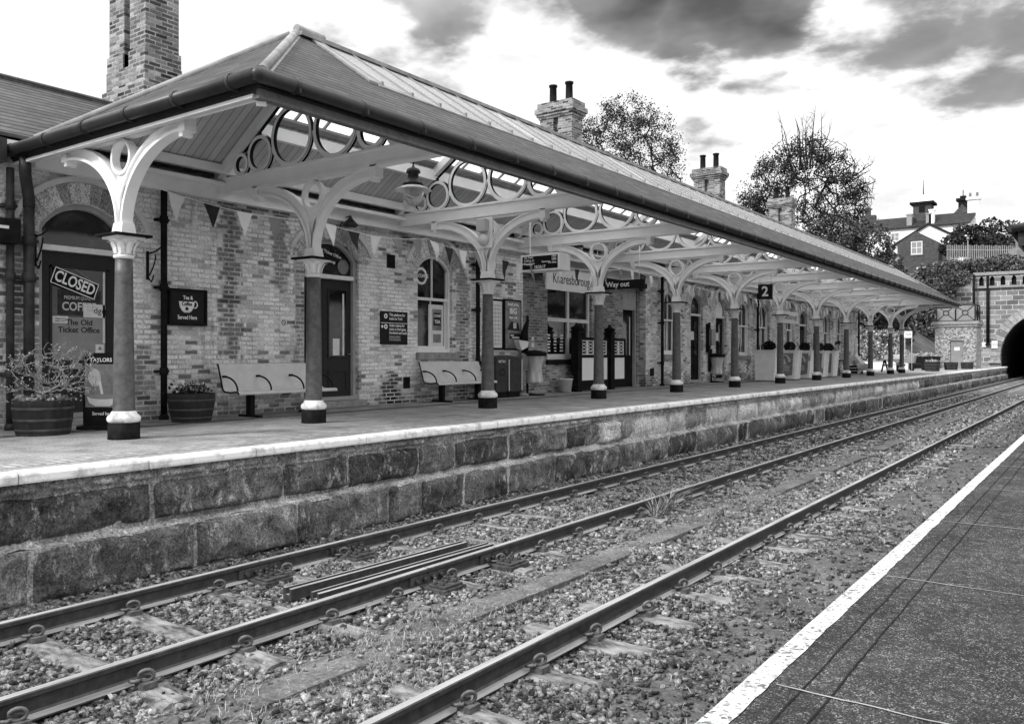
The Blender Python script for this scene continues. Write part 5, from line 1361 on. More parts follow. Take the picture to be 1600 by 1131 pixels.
# bins under the posters
def litter_bin(y, lab, words=None):
    t = thing('litter_bin', (-AW+.4, y, 0), lab, 'bin', 'grey bins under the posters')
    x0, x1 = -AW+.06, -AW+.45
    mb = MB(); mb.hexa([(x0, y-.24, .12), (x1, y-.24, .12), (x1, y+.24, .12), (x0, y+.24, .12), (x0, y-.255, 1.0), (x1+.03, y-.255, .96), (x1+.03, y+.255, .96), (x0, y+.255, 1.0)]); mb.build('body', 'bin', t, bevel=.03)
    mb = MB(); mb.box(x0+.03, x1-.03, y-.24, y+.24, .0, .115); mb.build('plinth', 'black_soft', t)
    mb = MB(); mb.box(x1+.025, x1+.034, y+.235, y+.268, .16, .9); mb.build('edge_strip', 'bench', t)
    if words:
        text(words, .085, (x1+.033, y-.03, .85), (FACE_X[0], FACE_X[1], FACE_X[2]), 'paper', t, bold=.01)
        mb = MB()
        for i in range(9):
            a = i/9*6.28; mb.box(x1+.026, x1+.032, y-.02+.11*math.cos(a)-.022, y-.02+.11*math.cos(a)+.022, .60+.07*math.sin(a)-.012, .60+.07*math.sin(a)+.012)
        mb.build('emblem', 'black_soft', t)
    return t
litter_bin(15.83, 'grey upright bin marked METRO beside the third column', 'METRO'); litter_bin(16.36, 'plain grey upright bin at the corner of the brick wall')
# newspaper box under the bench end
nb = thing('leaflet_rack', (-AW+.15, 15.72, 0), 'small dark notice rack on the floor between bench and third column', 'rack')
mb = MB(); mb.box(-AW+.06, -AW+.2, 15.5, 15.95, .52, .86); mb.build('upper_board', 'signblack', nb); mb = MB(); mb.box(-AW+.06, -AW+.24, 15.5, 15.95, .1, .5); mb.build('box', 'paper_grey', nb)
mb = MB()
for z in (.78, .68, .60): mb.box(-AW+.2, -AW+.203, 15.56, 15.9-random.random()*.1, z, z+.04)
mb.build('white_text', 'letter_white', nb)
# clear sack stands
def sack_stand(loc, lab, h=1.0):
    t = thing('sack_stand', loc, lab, 'bin', 'hoop stands with clear rubbish sacks')
    mb = MB(); mb.tube([(-.22, 0, 0), (-.22, 0, h+.25)], .03, 8); mb.lathe((0, 0, 0), [(.02, 0), (.26, 0), (.26, .03), (.02, .03)], 18); mb.tube([(-.22, 0, .02), (0, 0, .02)], .03, 8); mb.build('post', 'black_soft', t, False)
    mb = MB(); mb.lathe((0, 0, h), [(.24, -.05), (.30, -.045), (.31, .04), (.26, .06), (.24, .05)], 22); mb.lathe((0, 0, h+.03), [(.25, 0), (.18, .05), (0, .07)], 18); mb.build('hoop_lid', 'rubber', t, False)
    V = []; n, m = 28, 16
    for j in range(m+1):
        q = j/m
        for k in range(n):
            a = 2*math.pi*k/n; r = (.245-.07*math.sin(q*2.6)+.03*q)*(1+.07*math.sin(a*5+q*4)+.05*math.sin(a*9-q*7)) if q < .97 else .05; V.append((r*math.cos(a), r*math.sin(a)*.9, h-.03-q*(h-.3)))
    mb = MB(); mb.add(V, [(j*n+k, j*n+(k+1) % n, (j+1)*n+(k+1) % n, (j+1)*n+k) for j in range(m) for k in range(n)], 0, True); mb.build('sack', 'sack', t, False)
    return t
sack_stand((-11.72, 17.3, 0), 'clear rubbish sack hanging from a black hoop at the corner of the recess', 1.03)
sack_stand((-11.85, 29.45, 0), 'clear rubbish sack hanging from a hoop beside the far arched doors', .98)
# help point, tall post with papers beside the sack
hp = thing('help_point', (-11.85, 16.95, 0), 'dark information post with white notices by the recess corner', 'post')
mb = MB(); mb.tube([(-11.85, 16.95, 0), (-11.85, 16.95, 1.05)], .06, 8); mb.lathe((-11.85, 16.95, 0), [(.16, 0), (.16, .05), (.06, .08)], 14); mb.build('post', 'concrete', hp)
mb = MB(); mb.box(-11.84, -11.76, 16.82, 17.1, .62, 1.02); mb.build('notice_plate', 'poster_mid', hp)
mb = MB(); mb.hexa([(-11.9, 16.8, 1.15), (-11.75, 16.8, 1.12), (-11.75, 17.05, 1.2), (-11.9, 17.05, 1.2), (-11.9, 16.65, 1.38), (-11.76, 16.66, 1.37), (-11.76, 17.1, 1.34), (-11.9, 17.1, 1.36)]); mb.build('paper_box', 'paper', hp)
mb = MB(); mb.tube([(-11.97, 17.22, 1.0), (-11.97, 17.22, 1.25), (-11.97, 17.2, 1.45), (-11.97, 17.24, 1.6), (-11.97, 17.3, 1.75), (-11.97, 17.36, 1.85), (-11.97, 17.35, 2.0)], [.07, .10, .11, .08, .06, .04, .025], 10); mb.build('corner_soot', 'rubber', hp)  # added solid shape standing in for soot on the recess corner
mb = MB(); mb.prism(circ(17.42, 1.42, .05, 14), lambda u, v, d: (-11.86+d, u, v), 0, .006); mb.box(-11.86, -11.854, 17.36, 17.48, 1.2, 1.3); mb.build('label', 'paper', hp)
h2 = thing('meter_box', (-12.0, 29.1, 1.2), 'tall grey control box and dark conduit on the brick between the two far doors', 'box')
mb = MB(); mb.box(-AW+.001, -AW+.22, 29.02, 29.4, 1.35, 1.95); mb.build('box', 'steel', h2); mb = MB(); mb.tube([(-AW+.06, 29.2, .4), (-AW+.06, 29.2, 2.2)], .045, 8); mb.box(-AW+.001, -AW+.12, 29.0, 29.12, 1.1, 2.15); mb.build('conduit', 'black_soft', h2)
bk = thing('bucket', (-12.0, 19.2, 0), 'white bucket standing in front of the dark recess', 'bucket')
mb = MB(); mb.lathe((-12.0, 19.2, 0), [(.0, .01), (.15, .01), (.19, .34), (.205, .34), (.205, .37), (.185, .37), (.15, .05), (0, .05)], 20); mb.build('pail', 'paper', bk)
mb = MB(); mb.tube([(-12.0, 19.0, .35), (-11.85, 19.05, .42), (-11.8, 19.2, .46), (-11.85, 19.35, .42), (-12.0, 19.4, .35)], .008, 6); mb.build('handle', 'steel', bk)
# lattice screen in front of the recess
sn = thing('lattice_screen', (-11.98, 21, 0), 'dark timber screen with white panels and lattice lights in front of the recess', 'screen')
sx = -11.98
def post(y):
    mb = MB(); mb.box(sx-.11, sx+.11, y-.11, y+.11, 0, 1.62); mb.box(sx-.14, sx+.14, y-.14, y+.14, 1.62, 1.67); mb.lathe((sx, y, 1.67), [(.12, 0), (.17, .05), (.16, .10), (.08, .13), (.04, .17), (.045, .2), (0, .23)], 14); mb.build('post', 'black', sn)
for y in (19.74, 21.6): post(y)
panels = [(19.9, 20.72), (20.8, 21.45), (21.75, 22.5)]
for i, (a, b) in enumerate(panels):
    mb = MB(); mb.box(sx-.04, sx+.04, a, b, .05, .3); mb.box(sx-.045, sx+.045, a, b, .93, 1.0); mb.box(sx-.045, sx+.045, a, b, 1.43, 1.5); mb.box(sx-.045, sx+.045, a-.02, a+.05, .3, 1.43); mb.box(sx-.045, sx+.045, b-.05, b+.02, .3, 1.43); mb.build('frame', 'black', sn)
    mb = MB(); mb.box(sx-.015, sx+.03, a+.05, b-.05, .3, .93); mb.build('panel', 'render', sn)
    mb = MB(); mb.box(sx-.02, sx-.01, a+.05, b-.05, 1.0, 1.43); mb.build('lattice_back', 'black_soft', sn)
    mb = MB(); c = (a+b)/2
    for cc in ((a*.72+b*.28), (a*.28+b*.72)):
        hw = (b-a)*.19
        for y_ in (cc-hw, cc+hw): mb.box(sx-.008, sx+.012, y_-.016, y_+.016, 1.01, 1.42)
        for z_ in (1.03, 1.40): mb.box(sx-.008, sx+.011, cc-hw, cc+hw, z_-.014, z_+.014)
        for z_ in (1.12, 1.215, 1.31):
            for s_ in (-1, 1):
                mb.beam((sx+.004, cc-hw, z_-.05*s_), (sx+.004, cc+hw, z_+.05*s_), .012, .018, (1, 0, 0))
    mb.build('lattice', 'letter_white', sn)
# platform lantern hung from the canopy
pl = thing('hanging_lantern', (-9.16, 10.04, 3.4), 'round gas style lantern hanging under the canopy above the second bench', 'lamp')
lx, ly = -9.16, 10.04; zc = 3.57
mb = MB(); mb.tube([(lx, ly, zc+.46), (lx, ly, 5.2)], .012, 6); mb.lathe((lx, ly, zc), [(.0, .52), (.02, .47), (.03, .45), (.10, .42), (.115, .38), (.115, .36), (.085, .35), (.095, .24), (.15, .20), (.17, .17), (.12, .155)], 22); mb.build('lantern_cap', 'gutter', pl)
mb = MB(); mb.lathe((lx, ly, zc), [(.10, .17), (.20, .13), (.29, .09), (.30, .08), (.28, .08), (.12, .12)], 30); mb.build('shade', 'cream', pl)
mb = MB(); mb.lathe((lx, ly, zc), [(.155, .10), (.165, .04), (.15, -.04), (.10, -.12), (.045, -.17), (.0, -.185)], 24); mb.build('globe', 'lens', pl)
mb = MB(); mb.lathe((lx, ly, zc), [(.0, .0), (.05, .01), (.06, .07), (.03, .12)], 12); mb.build('burner', 'bench', pl)
# bell fixed to the third bracket
be = thing('platform_bell', (-CA, YS[2]-.1, 3.2), 'white box and round bell on the ring of the third column bracket', 'bell')
yb = YS[2]-.06
mb = MB(); mb.box(-CA-.17, -CA+.17, yb-.025, yb-.004, 3.02, 3.60); mb.build('board', 'cream', be); mb = MB(); mb.box(-CA-.12, -CA+.09, yb-.15, yb-.025, 3.33, 3.56); mb.build('box', 'bench', be, bevel=.01)
mb = MB(); mb.lathe((0, 0, 0), [(.0, .10), (.05, .095), (.10, .06), (.125, .0), (.11, .0)], 22); o = mb.build('gong', 'white', be, False); o.rotation_euler = (rad(90), 0, 0); o.location = Vector((-CA-.02, yb-.04, 3.19))-ancestors_loc(be)
# hanging signs
def hang_sign(name, lab, cx_, y, z, w_, h_, th, mat, rods=True, zr_=3.65):
    t = thing(name, (cx_, y, z), lab, 'sign', 'hanging platform signs')
    mb = MB(); mb.box(cx_-w_/2, cx_+w_/2, y-th/2, y+th/2, z-h_/2, z+h_/2); mb.build('panel', mat, t, bevel=.005)
    if rods:
        for s_ in (-.4, .4): mb = MB(); mb.tube([(cx_+s_*w_, y, z+h_/2), (cx_+s_*w_, y, zr_+.3)], .012, 6); mb.build('hanger', 'cream', t)
    return t
# departure board between third and fourth columns
db = hang_sign('departure_board', 'white cased departure board with lit lettering hanging near the third column', -9.95, 15.1, 2.98, 1.0, .36, .42, 'cream', True)
mb = MB(); mb.box(-10.40, -9.50, 15.1-.216, 15.1-.212, 2.84, 3.12); mb.build('screen', 'signblack', db)
yy = 15.1-.219
text('1st York\nCalling at:\nPoppleton', .068, (-10.36, yy, 3.03), FACE_Y, 'letter_white', db, align='LEFT', bold=.012); text('Hammerton,', .062, (-9.90, yy, 2.99), FACE_Y, 'letter_white', db, align='LEFT', bold=.01, wx=.7)
text('1826\n1856\nOn time', .068, (-9.53, yy, 3.03), FACE_Y, 'letter_white', db, align='RIGHT', bold=.012, wx=.9); text('18:26:17', .085, (-9.95, yy, 2.885), FACE_Y, 'letter_white', db, bold=.025)
wo = hang_sign('way_out_sign', 'black hanging sign with white letters reading Way out', -11.05, 20.4, 2.93, 1.62, .24, .06, 'signblack', True)
text('Way out', .2, (-11.05, 20.4-.033, 2.935), FACE_Y, 'letter_white', wo, bold=.018); plate('disc', circ(-11.66, 2.935, .09, 20), [circ(-11.66, 2.935, .045, 14)], .004, frame_m((0, 20.4-.033, 0), *FACE_Y), 'letter_white', wo)
tw = hang_sign('platform_number', 'small dark hanging sign with a white number 2', -9.08, 26.6, 3.03, .46, .48, .06, 'signblack', True)
text('2', .44, (-9.08, 26.6-.033, 3.03), FACE_Y, 'letter_white', tw, bold=.025)
# station name signs, parallel to the track
def name_sign(lab, y0, y1, z0, z1, x, size):
    t = thing('station_name_sign', (x, (y0+y1)/2, z0), lab, 'sign', 'station name signs')
    mb = MB(); mb.box(x-.02, x+.02, y0, y1, z0, z1); mb.build('panel', 'paper', t)
    for y in (y0+.3, y1-.3): mb = MB(); mb.tube([(x, y, z1), (x, y, 3.9)], .012, 6); mb.build('hanger', 'cream', t)
    text('Knaresborough', size, (x+.022, (y0+y1)/2-.02, (z0+z1)/2+.02), FACE_X, 'letter_black', t, wx=.86)
    return t
name_sign('long white station name sign reading Knaresborough over the square window', 17.55, 20.15, 2.66, 3.20, -11.55, .37)
name_sign('distant white station name sign behind the seventh column', 34.9, 37.0, 2.35, 2.85, -11.2, .33)
# wall lamps
def wall_lamp(y, z, lab):
    t = thing('wall_lamp', (-AW, y, z), lab, 'lamp', 'lanterns on brackets from the wall'); x = -AW+.32
    mb = MB(); mb.tube([(-AW+.0, y, z+.0), (-AW+.15, y, z+.22), (x, y, z+.24)], .014, 6); mb.lathe((x, y, z), [(.0, .26), (.03, .22), (.05, .18), (.13, .10), (.15, .05), (.13, .05)], 16); mb.build('bracket', 'gutter', t)
    mb = MB(); mb.lathe((x, y, z), [(.115, .05), (.12, -.05), (.09, -.16), (.05, -.19), (0, -.2)], 16); mb.build('globe', 'lens', t)
wall_lamp(11.15, 3.4, 'globe lamp over the second door'); wall_lamp(19.5, 3.88, 'lantern above the station name sign')
# hanging basket brackets
def wall_hook(y, z, lab):
    t = thing('basket_bracket', (-AW, y, z), lab, 'bracket', 'scrolled iron brackets on the wall'); mb = MB(); x0 = -AW+.02
    mb.box(-AW+.001, x0, y-.02, y+.02, z-.32, z+.12); mb.tube([(x0, y, z+.08), (x0+.2, y, z+.1), (x0+.38, y, z+.16)], .012, 6); mb.tube([(x0, y, z-.25)]+[(x0+.05+.16*math.sin(i/8*1.6), y, z-.25+.3*(i/8)) for i in range(9)], .011, 6); mb.tube([(x0+.02, y, z-.3), (x0+.1, y, z-.36), (x0+.16, y, z-.26)], .011, 6); mb.build('scroll', 'black_soft', t)
wall_hook(5.56, 2.55, 'scrolled black bracket left of the glazed door'); wall_hook(7.22, 2.48, 'scrolled black bracket behind the first column')
lb = thing('light_box', (-AW, 4.95, 2.35), 'small dark box on the wall at the left edge with a white label', 'box')
mb = MB(); mb.box(-AW+.001, -AW+.3, 4.45, 5.25, 2.48, 2.8); mb.build('case', 'black_soft', lb); mb = MB(); mb.box(-AW+.3, -AW+.304, 4.98, 5.1, 2.66, 2.70); mb.build('label', 'paper', lb)
# bunting
def bunting(pts, n, lab, size=.40):
    t = thing('bunting', pts[0], lab, 'bunting', 'strings of pennants along the station wall')
    P_ = []
    for (p, q) in zip(pts[:-1], pts[1:]):
        for i in range(12):
            u = i/12; P_.append(Vector(p)*(1-u)+Vector(q)*u-Vector((0, 0, .12*4*u*(1-u))))
    P_.append(Vector(pts[-1])); mb = MB(); mb.tube(P_, .008, 5); mb.build('cord', 'cloth_white', t)
    L_ = len(P_)-1
    for k in range(n):
        f = (k+.5)/n*L_; i = int(f); a = P_[i].lerp(P_[min(i+1, L_)], f-i); d = (P_[min(i+1, L_)]-P_[i]).normalized(); w_ = size*.36
        dr = Vector((random.uniform(-.06, .10), random.uniform(-.05, .05), -size*random.uniform(.92, 1.05)))
        mid = a+dr*.5+Vector((random.uniform(-.04, .04), 0, 0)); mb = MB(); mb.add([a-d*w_, a+d*w_, mid+d*w_*.5, mid-d*w_*.5, a+dr], [(0, 1, 2, 3), (3, 2, 4)]); m_ = mb.build('pennant', ('cloth_white', 'cloth_dark', 'cloth_white', 'cloth_mid', 'cloth_mid')[k % 5], t)
        so_ = m_.modifiers.new('thickness', 'SOLIDIFY'); so_.thickness = .004
bunting([(-11.85, 7.25, 3.55), (-11.6, 10.2, 3.42), (-11.5, 13.0, 3.40), (-11.5, 15.4, 3.38)], 15, 'pennant string along the wall from the left downpipe to the bell')
bunting([(-9.8, 12.72, 2.98), (-10.3, 15.84, 3.06), (-11.1, 21.0, 3.45), (-11.5, 24.8, 3.55)], 15, 'pennant string crossing above the station name sign', .40)
bunting([(-11.7, 25.0, 3.5), (-11.7, 31, 3.35), (-11.7, 36.5, 3.4)], 18, 'pennant string above the far doors', .36)
bunting([(-11.7, 36.8, 3.4), (-11.7, 43, 3.3), (-11.7, 50, 3.4)], 20, 'pennant string at the far end of the station', .36)
# white planters with ball shrubs
plabs = ['plain white planter box, first of the row', 'white planter box with banner half behind the seventh column', 'white planter box with a whole banner between two columns', 'white planter box with banner half behind the eighth column', 'last white planter box, next to the person']
for i, (y, l_) in enumerate(zip((31.95, 34.45, 36.5, 38.55, 40.15), plabs)):
    t = thing('planter_box', (-10.75, y, 0), l_, 'planter', 'white planter boxes along the platform'); c = -10.75
    mb = MB(); h = 1.15; mb.hexa([(c-.42, y-.38, .03), (c+.30, y-.38, .03), (c+.30, y+.38, .03), (c-.42, y+.38, .03), (c-.46, y-.42, h), (c+.38, y-.42, h), (c+.38, y+.42, h), (c-.46, y+.42, h)]); mb.build('box', 'planter', t, bevel=.01)
    mb = MB(); mb.box(c-.49, c+.42, y-.45, y+.45, h, h+.05); mb.build('rim', 'white', t); mb = MB(); mb.box(c-.38, c+.3, y-.38, y+.38, 0, .03); mb.build('plinth', 'black_soft', t)
    if i:
        yf = y-.435
        mb = MB(); mb.hexa([(c-.40, yf+.02, .12), (c+.22, yf+.02, .2), (c+.22, yf+.03, .2), (c-.40, yf+.03, .12), (c-.42, yf-.012, 1.08), (c+.28, yf-.012, 1.08), (c+.28, yf+.0, 1.08), (c-.42, yf+.0, 1.08)]); mb.build('banner', 'poster_mid', t)
        mb = MB(); fn = lambda u, v, d: (c-.08+u, yf-.016+.02*(1.08-v)/.9-d, v)
        for k in range(10):
            a0, a1 = k*math.pi/10-.15, (k+1)*math.pi/10-.15
            mb.prism([(.16*math.cos(a0), .76+.22*math.sin(a0)), (.25*math.cos(a0), .76+.27*math.sin(a0)), (.25*math.cos(a1), .76+.27*math.sin(a1)), (.16*math.cos(a1), .76+.22*math.sin(a1))], fn, 0, .004)
        mb.prism([(-.07, .62), (.07, .62), (.05, .74), (0, .86), (-.05, .74)], fn, 0, .004)
        for z in (.46, .53, .38): mb.prism([(-.2, z), (.2, z), (.2, z+.035), (-.2, z+.035)], fn, 0, .004)
        mb.build('banner_print', 'bench', t)
    pt = thing('ball_shrub', (c, y, 1.2), ['clipped ball shrub on the plain planter', 'clipped ball shrub on the planter half behind the seventh column', 'clipped ball shrub on the planter with the whole banner', 'clipped ball shrub on the planter behind the eighth column', 'clipped ball shrub on the planter by the person'][i], 'shrub', 'clipped ball shrubs in the planters')
    u = RNG.normal(size=(900, 3)); u /= np.linalg.norm(u, axis=1)[:, None]; r = .26*RNG.uniform(.55, 1.06, 900)**.4
    o = leaves_mesh('foliage', u*r[:, None]*np.array([.85, .85, .75])+np.array([c, y, 1.35]), .07, 'leaf', pt); o.location = -ancestors_loc(pt)
# ---------------------------------------------------------------- person, stool, dog
def skin(name, pts, edges, mat, parent, sub=2, root=0):
    me = bpy.data.meshes.new(name); me.from_pydata([p[:3] for p in pts], edges, []); me.materials.append(MAT[mat])
    ob = link(name, me, parent, False)
    ob.modifiers.new('skin', 'SKIN').use_smooth_shade = True
    for i, p in enumerate(pts):
        r = p[3] if isinstance(p[3], tuple) else (p[3], p[3]); me.skin_vertices[0].data[i].radius = r
    me.skin_vertices[0].data[root].use_root = True
    s = ob.modifiers.new('sub', 'SUBSURF'); s.levels = sub; s.render_levels = sub
    return ob
# a woman leaning forward over a low table beyond the last planter (local: +x is the way she leans)
pe = thing('person', (-11.5, 43.3, 0), 'person with dark hair in a patterned blouse leaning forward beside the last white planter', 'person', rotz=rad(18))
body = [(0,0,.93,.135), (.05,0,1.06,.125), (.15,0,1.24,.15), (.24,0,1.38,.12), (.30,0,1.44,.055), (.36,0,1.51,.055),
        (.0,.09,.88,.11), (.02,.10,.50,.07), (-.03,.10,.10,.045), (.10,.11,.04,.04),
        (.0,-.09,.88,.11), (.10,-.10,.50,.07), (.06,-.10,.10,.045), (.19,-.11,.04,.04),
        (.25,.19,1.36,.06), (.36,.24,1.12,.042), (.56,.16,1.02,.032), (.64,.13,1.0,.03),
        (.25,-.19,1.36,.06), (.38,-.22,1.14,.042), (.60,-.12,1.05,.032), (.68,-.09,1.02,.03)]
edges = [(0,1),(1,2),(2,3),(3,4),(4,5),(0,6),(6,7),(7,8),(8,9),(0,10),(10,11),(11,12),(12,13),(3,14),(14,15),(15,16),(16,17),(3,18),(18,19),(19,20),(20,21)]
skin('body', body, edges, 'skin', pe)
# head with face
mb = MB(); hc = Vector((.41, 0, 1.585)); V = []; n, m = 20, 16
for j in range(m+1):
    ph = math.pi*j/m
    for k in range(n):
        a = 2*math.pi*k/n; x, y, z = math.sin(ph)*math.cos(a), math.sin(ph)*math.sin(a), math.cos(ph)
        r = Vector((.095*x, .076*y, .115*z)); 
        if x > .55 and abs(y) < .3 and -.25 < z < .1: r.x += .018
        if z < -.5: r.x += .014
        V.append(hc+Matrix.Rotation(rad(28), 3, 'Y') @ r)
mb.add(V, [(j*n+k, (j+1)*n+k, (j+1)*n+(k+1) % n, j*n+(k+1) % n) for j in range(m) for k in range(n)], 0, True); hd = mb.build('head', 'skin', pe, False)
mb = MB()
for s_ in (-1, 1):
    mb.lathe(hc+Vector((.082, s_*.032, -.01)), [(0, -.008), (.009, 0), (0, .008)], 8); mb.lathe(hc+Vector((-.005, s_*.077, -.01)), [(0, -.028), (.014, 0), (0, .028)], 8)
mb.build('eyes_and_ears', 'hair', hd, False)
V2 = []
for j in range(10):
    ph = math.pi*j/14
    for k in range(n):
        a = 2*math.pi*k/n; x, y, z = math.sin(ph)*math.cos(a), math.sin(ph)*math.sin(a), math.cos(ph); f = .72 if x > .55 and z < .35 else 1
        V2.append(hc+Matrix.Rotation(rad(18), 3, 'Y') @ Vector((.108*x*f-.012, .092*y, .128*z+.008)))
mb = MB(); mb.add(V2, [(j*n+k, (j+1)*n+k, (j+1)*n+(k+1) % n, j*n+(k+1) % n) for j in range(9) for k in range(n)], 0, True); mb.tube([hc+Vector((-.09, 0, .06)), hc+Vector((-.15, 0, .02)), hc+Vector((-.15, 0, -.12))], [.05, .045, .012], 8); mb.build('hair', 'hair', pe, False)
blouse = [(.0,0,.90,.16), (.05,0,1.06,.145), (.15,0,1.24,.17), (.25,0,1.385,.125), (.25,.19,1.36,.078), (.32,.235,1.20,.062), (.25,-.19,1.36,.078), (.33,-.22,1.22,.062)]
skin('blouse', blouse, [(0,1),(1,2),(2,3),(3,4),(4,5),(3,6),(6,7)], 'blouse', pe)
tr = [(0,0,.92,.15), (.0,.09,.86,.125), (.02,.10,.50,.085), (-.03,.10,.12,.062), (.0,-.09,.86,.125), (.10,-.10,.50,.085), (.06,-.10,.12,.062)]
skin('trousers', tr, [(0,1),(1,2),(2,3),(0,4),(4,5),(5,6)], 'trousers', pe)
shoe = MB()
for x, y in ((-.03, .10), (.06, -.10)): shoe.lathe((x+.06, y, 0), [(.05, 0), (.055, .03), (.045, .07), (.02, .095)], 12, sx=2.2)
shoe.build('shoes', 'black', pe, False)
for sg, wx, wy, wz in ((1, .64, .13, 1.0), (-1, .68, -.09, 1.02)):      # hands: palm, four bent fingers, thumb
    P_ = [(wx,wy,wz,.030), (wx+.045,wy,wz-.012,.032), (wx+.085,wy,wz-.025,.03)]; E_ = [(0,1),(1,2)]
    for k in range(4):
        o_ = (k-1.5)*.019; l_ = (.075,.085,.08,.06)[k]; b = len(P_)
        P_ += [(wx+.095,wy+o_,wz-.028,.010), (wx+.095+l_*.5,wy+o_*1.15,wz-.04,.009), (wx+.095+l_*.85,wy+o_*1.2,wz-.068,.008)]; E_ += [(2,b),(b,b+1),(b+1,b+2)]
    b = len(P_); P_ += [(wx+.05,wy-sg*.035,wz-.015,.011), (wx+.09,wy-sg*.06,wz-.03,.009)]; E_ += [(1,b),(b,b+1)]
    skin('hand', P_, E_, 'skin', pe, 1)
def stool(loc, lab):
    t = thing('bar_stool', loc, lab, 'stool'); mb = MB(); mb.lathe((0, 0, .72), [(.0, .05), (.17, .05), (.19, .03), (.18, 0), (0, 0)], 18); mb.build('seat', 'black_soft', t, False)
    for k in range(4):
        a = math.pi/4+k*math.pi/2; m = MB(); m.tube([(.12*math.cos(a), .12*math.sin(a), .72), (.22*math.cos(a), .22*math.sin(a), 0)], .017, 7); m.build('leg', 'black_soft', t, False)
    m = MB(); m.tube([(.19*math.cos(a), .19*math.sin(a), .25) for a in [i*6.283/16 for i in range(17)]], .011, 6); m.build('foot_ring', 'black_soft', t, False)
stool((-10.75, 42.5, 0), 'black bar stool standing in front of the person')
tb = thing('side_table', (-10.85, 43.8, 0), 'small pale topped table the person reaches towards', 'table')
mb = MB(); mb.lathe((-10.85, 43.8, 0), [(.0, .92), (.3, .92), (.3, .95), (0, .95)], 20); mb.build('table_top', 'paper', tb); mb = MB(); mb.tube([(-10.85, 43.8, 0), (-10.85, 43.8, .92)], .03, 8); mb.lathe((-10.85, 43.8, 0), [(.22, 0), (.2, .02), (.03, .05)], 14); mb.build('table_leg', 'black_soft', tb)
mb = MB(); 
P = np.array([-10.85, 43.78, 1.06])+RNG.normal(0, .09, (160, 3)); fz = leaves_mesh('flowers', P, .08, 'leaf_pale'); tag(fz, 'bunch of pale flowers on the small table beside the person', 'flowers')
# dog (local: +x forward)
dg = thing('dog', (-10.3, 44.9, 0), 'small pale fluffy dog standing on the platform by the tenth column', 'dog', rotz=rad(200))
dv = [(-.26,0,.40,(.12,.12)), (-.05,0,.40,(.125,.13)), (.18,0,.42,(.135,.15)), (.30,0,.52,.10), (.36,0,.62,.085), (.44,0,.66,.075), (.55,0,.63,.04),
      (.20,.08,.30,.055), (.19,.085,.16,.035), (.21,.085,.03,.03), (.20,-.08,.30,.055), (.23,-.085,.16,.035), (.25,-.085,.03,.03),
      (-.26,.08,.30,.07), (-.22,.085,.20,.045), (-.31,.085,.14,.03), (-.28,.085,.03,.03), (-.26,-.08,.30,.07), (-.20,-.085,.20,.045), (-.29,-.085,.14,.03), (-.25,-.085,.03,.03),
      (-.36,0,.48,.04), (-.44,0,.58,.035), (-.42,0,.68,.02)]
skin('body', dv, [(0,1),(1,2),(2,3),(3,4),(4,5),(5,6),(2,7),(7,8),(8,9),(2,10),(10,11),(11,12),(0,13),(13,14),(14,15),(15,16),(0,17),(17,18),(18,19),(19,20),(0,21),(21,22),(22,23)], 'fur', dg, 2, 1)
mb = MB()
for s_ in (-1, 1): mb.hexa([(.36,s_*.05,.68),(.42,s_*.05,.68),(.42,s_*.09,.68),(.36,s_*.09,.68),(.33,s_*.085,.60),(.38,s_*.085,.59),(.38,s_*.10,.59),(.33,s_*.10,.60)])
mb.build('ear', 'fur', dg, False); mb = MB(); mb.lathe((.585, 0, .635), [(0, -.018), (.018, 0), (0, .018)], 8)
for s_ in (-1, 1): mb.lathe((.495, s_*.045, .685), [(0, -.012), (.012, 0), (0, .012)], 8)
mb.build('nose_and_eyes', 'black', dg, False)
u = RNG.normal(size=(1500, 3)); u /= np.linalg.norm(u, axis=1)[:, None]
P = np.concatenate([u[:900]*np.array([.34, .15, .16])+np.array([-.03, 0, .41]), u[900:]*np.array([.14, .11, .13])+np.array([.38, 0, .62])])
R2 = Matrix.Rotation(0, 3, 'Z'); o = leaves_mesh('coat', P, .05, 'fur', dg); o.location = (0, 0, 0)
# dark crate with a pale sloping board
ct = thing('crate', (-11.1, 46.3, 0), 'dark crate with a pale sloping lid between ninth and tenth columns', 'crate')
mb = MB()
for z in (.05, .2, .35): mb.box(-11.5, -10.7, 45.9, 46.6, z, z+.11)
for x in (-11.48, -10.76): 
    for y in (45.95, 46.5): mb.box(x, x+.05, y, y+.06, 0, .5)
mb.build('slats', 'black_soft', ct); mb = MB(); mb.hexa([(-11.6,45.8,.52),(-10.55,45.8,.50),(-10.55,46.7,.50),(-11.6,46.7,.52),(-11.75,45.9,1.0),(-10.95,45.9,1.0),(-10.95,46.6,1.0),(-11.75,46.6,1.0)]); mb.build('cover', 'bench', ct, bevel=.02)

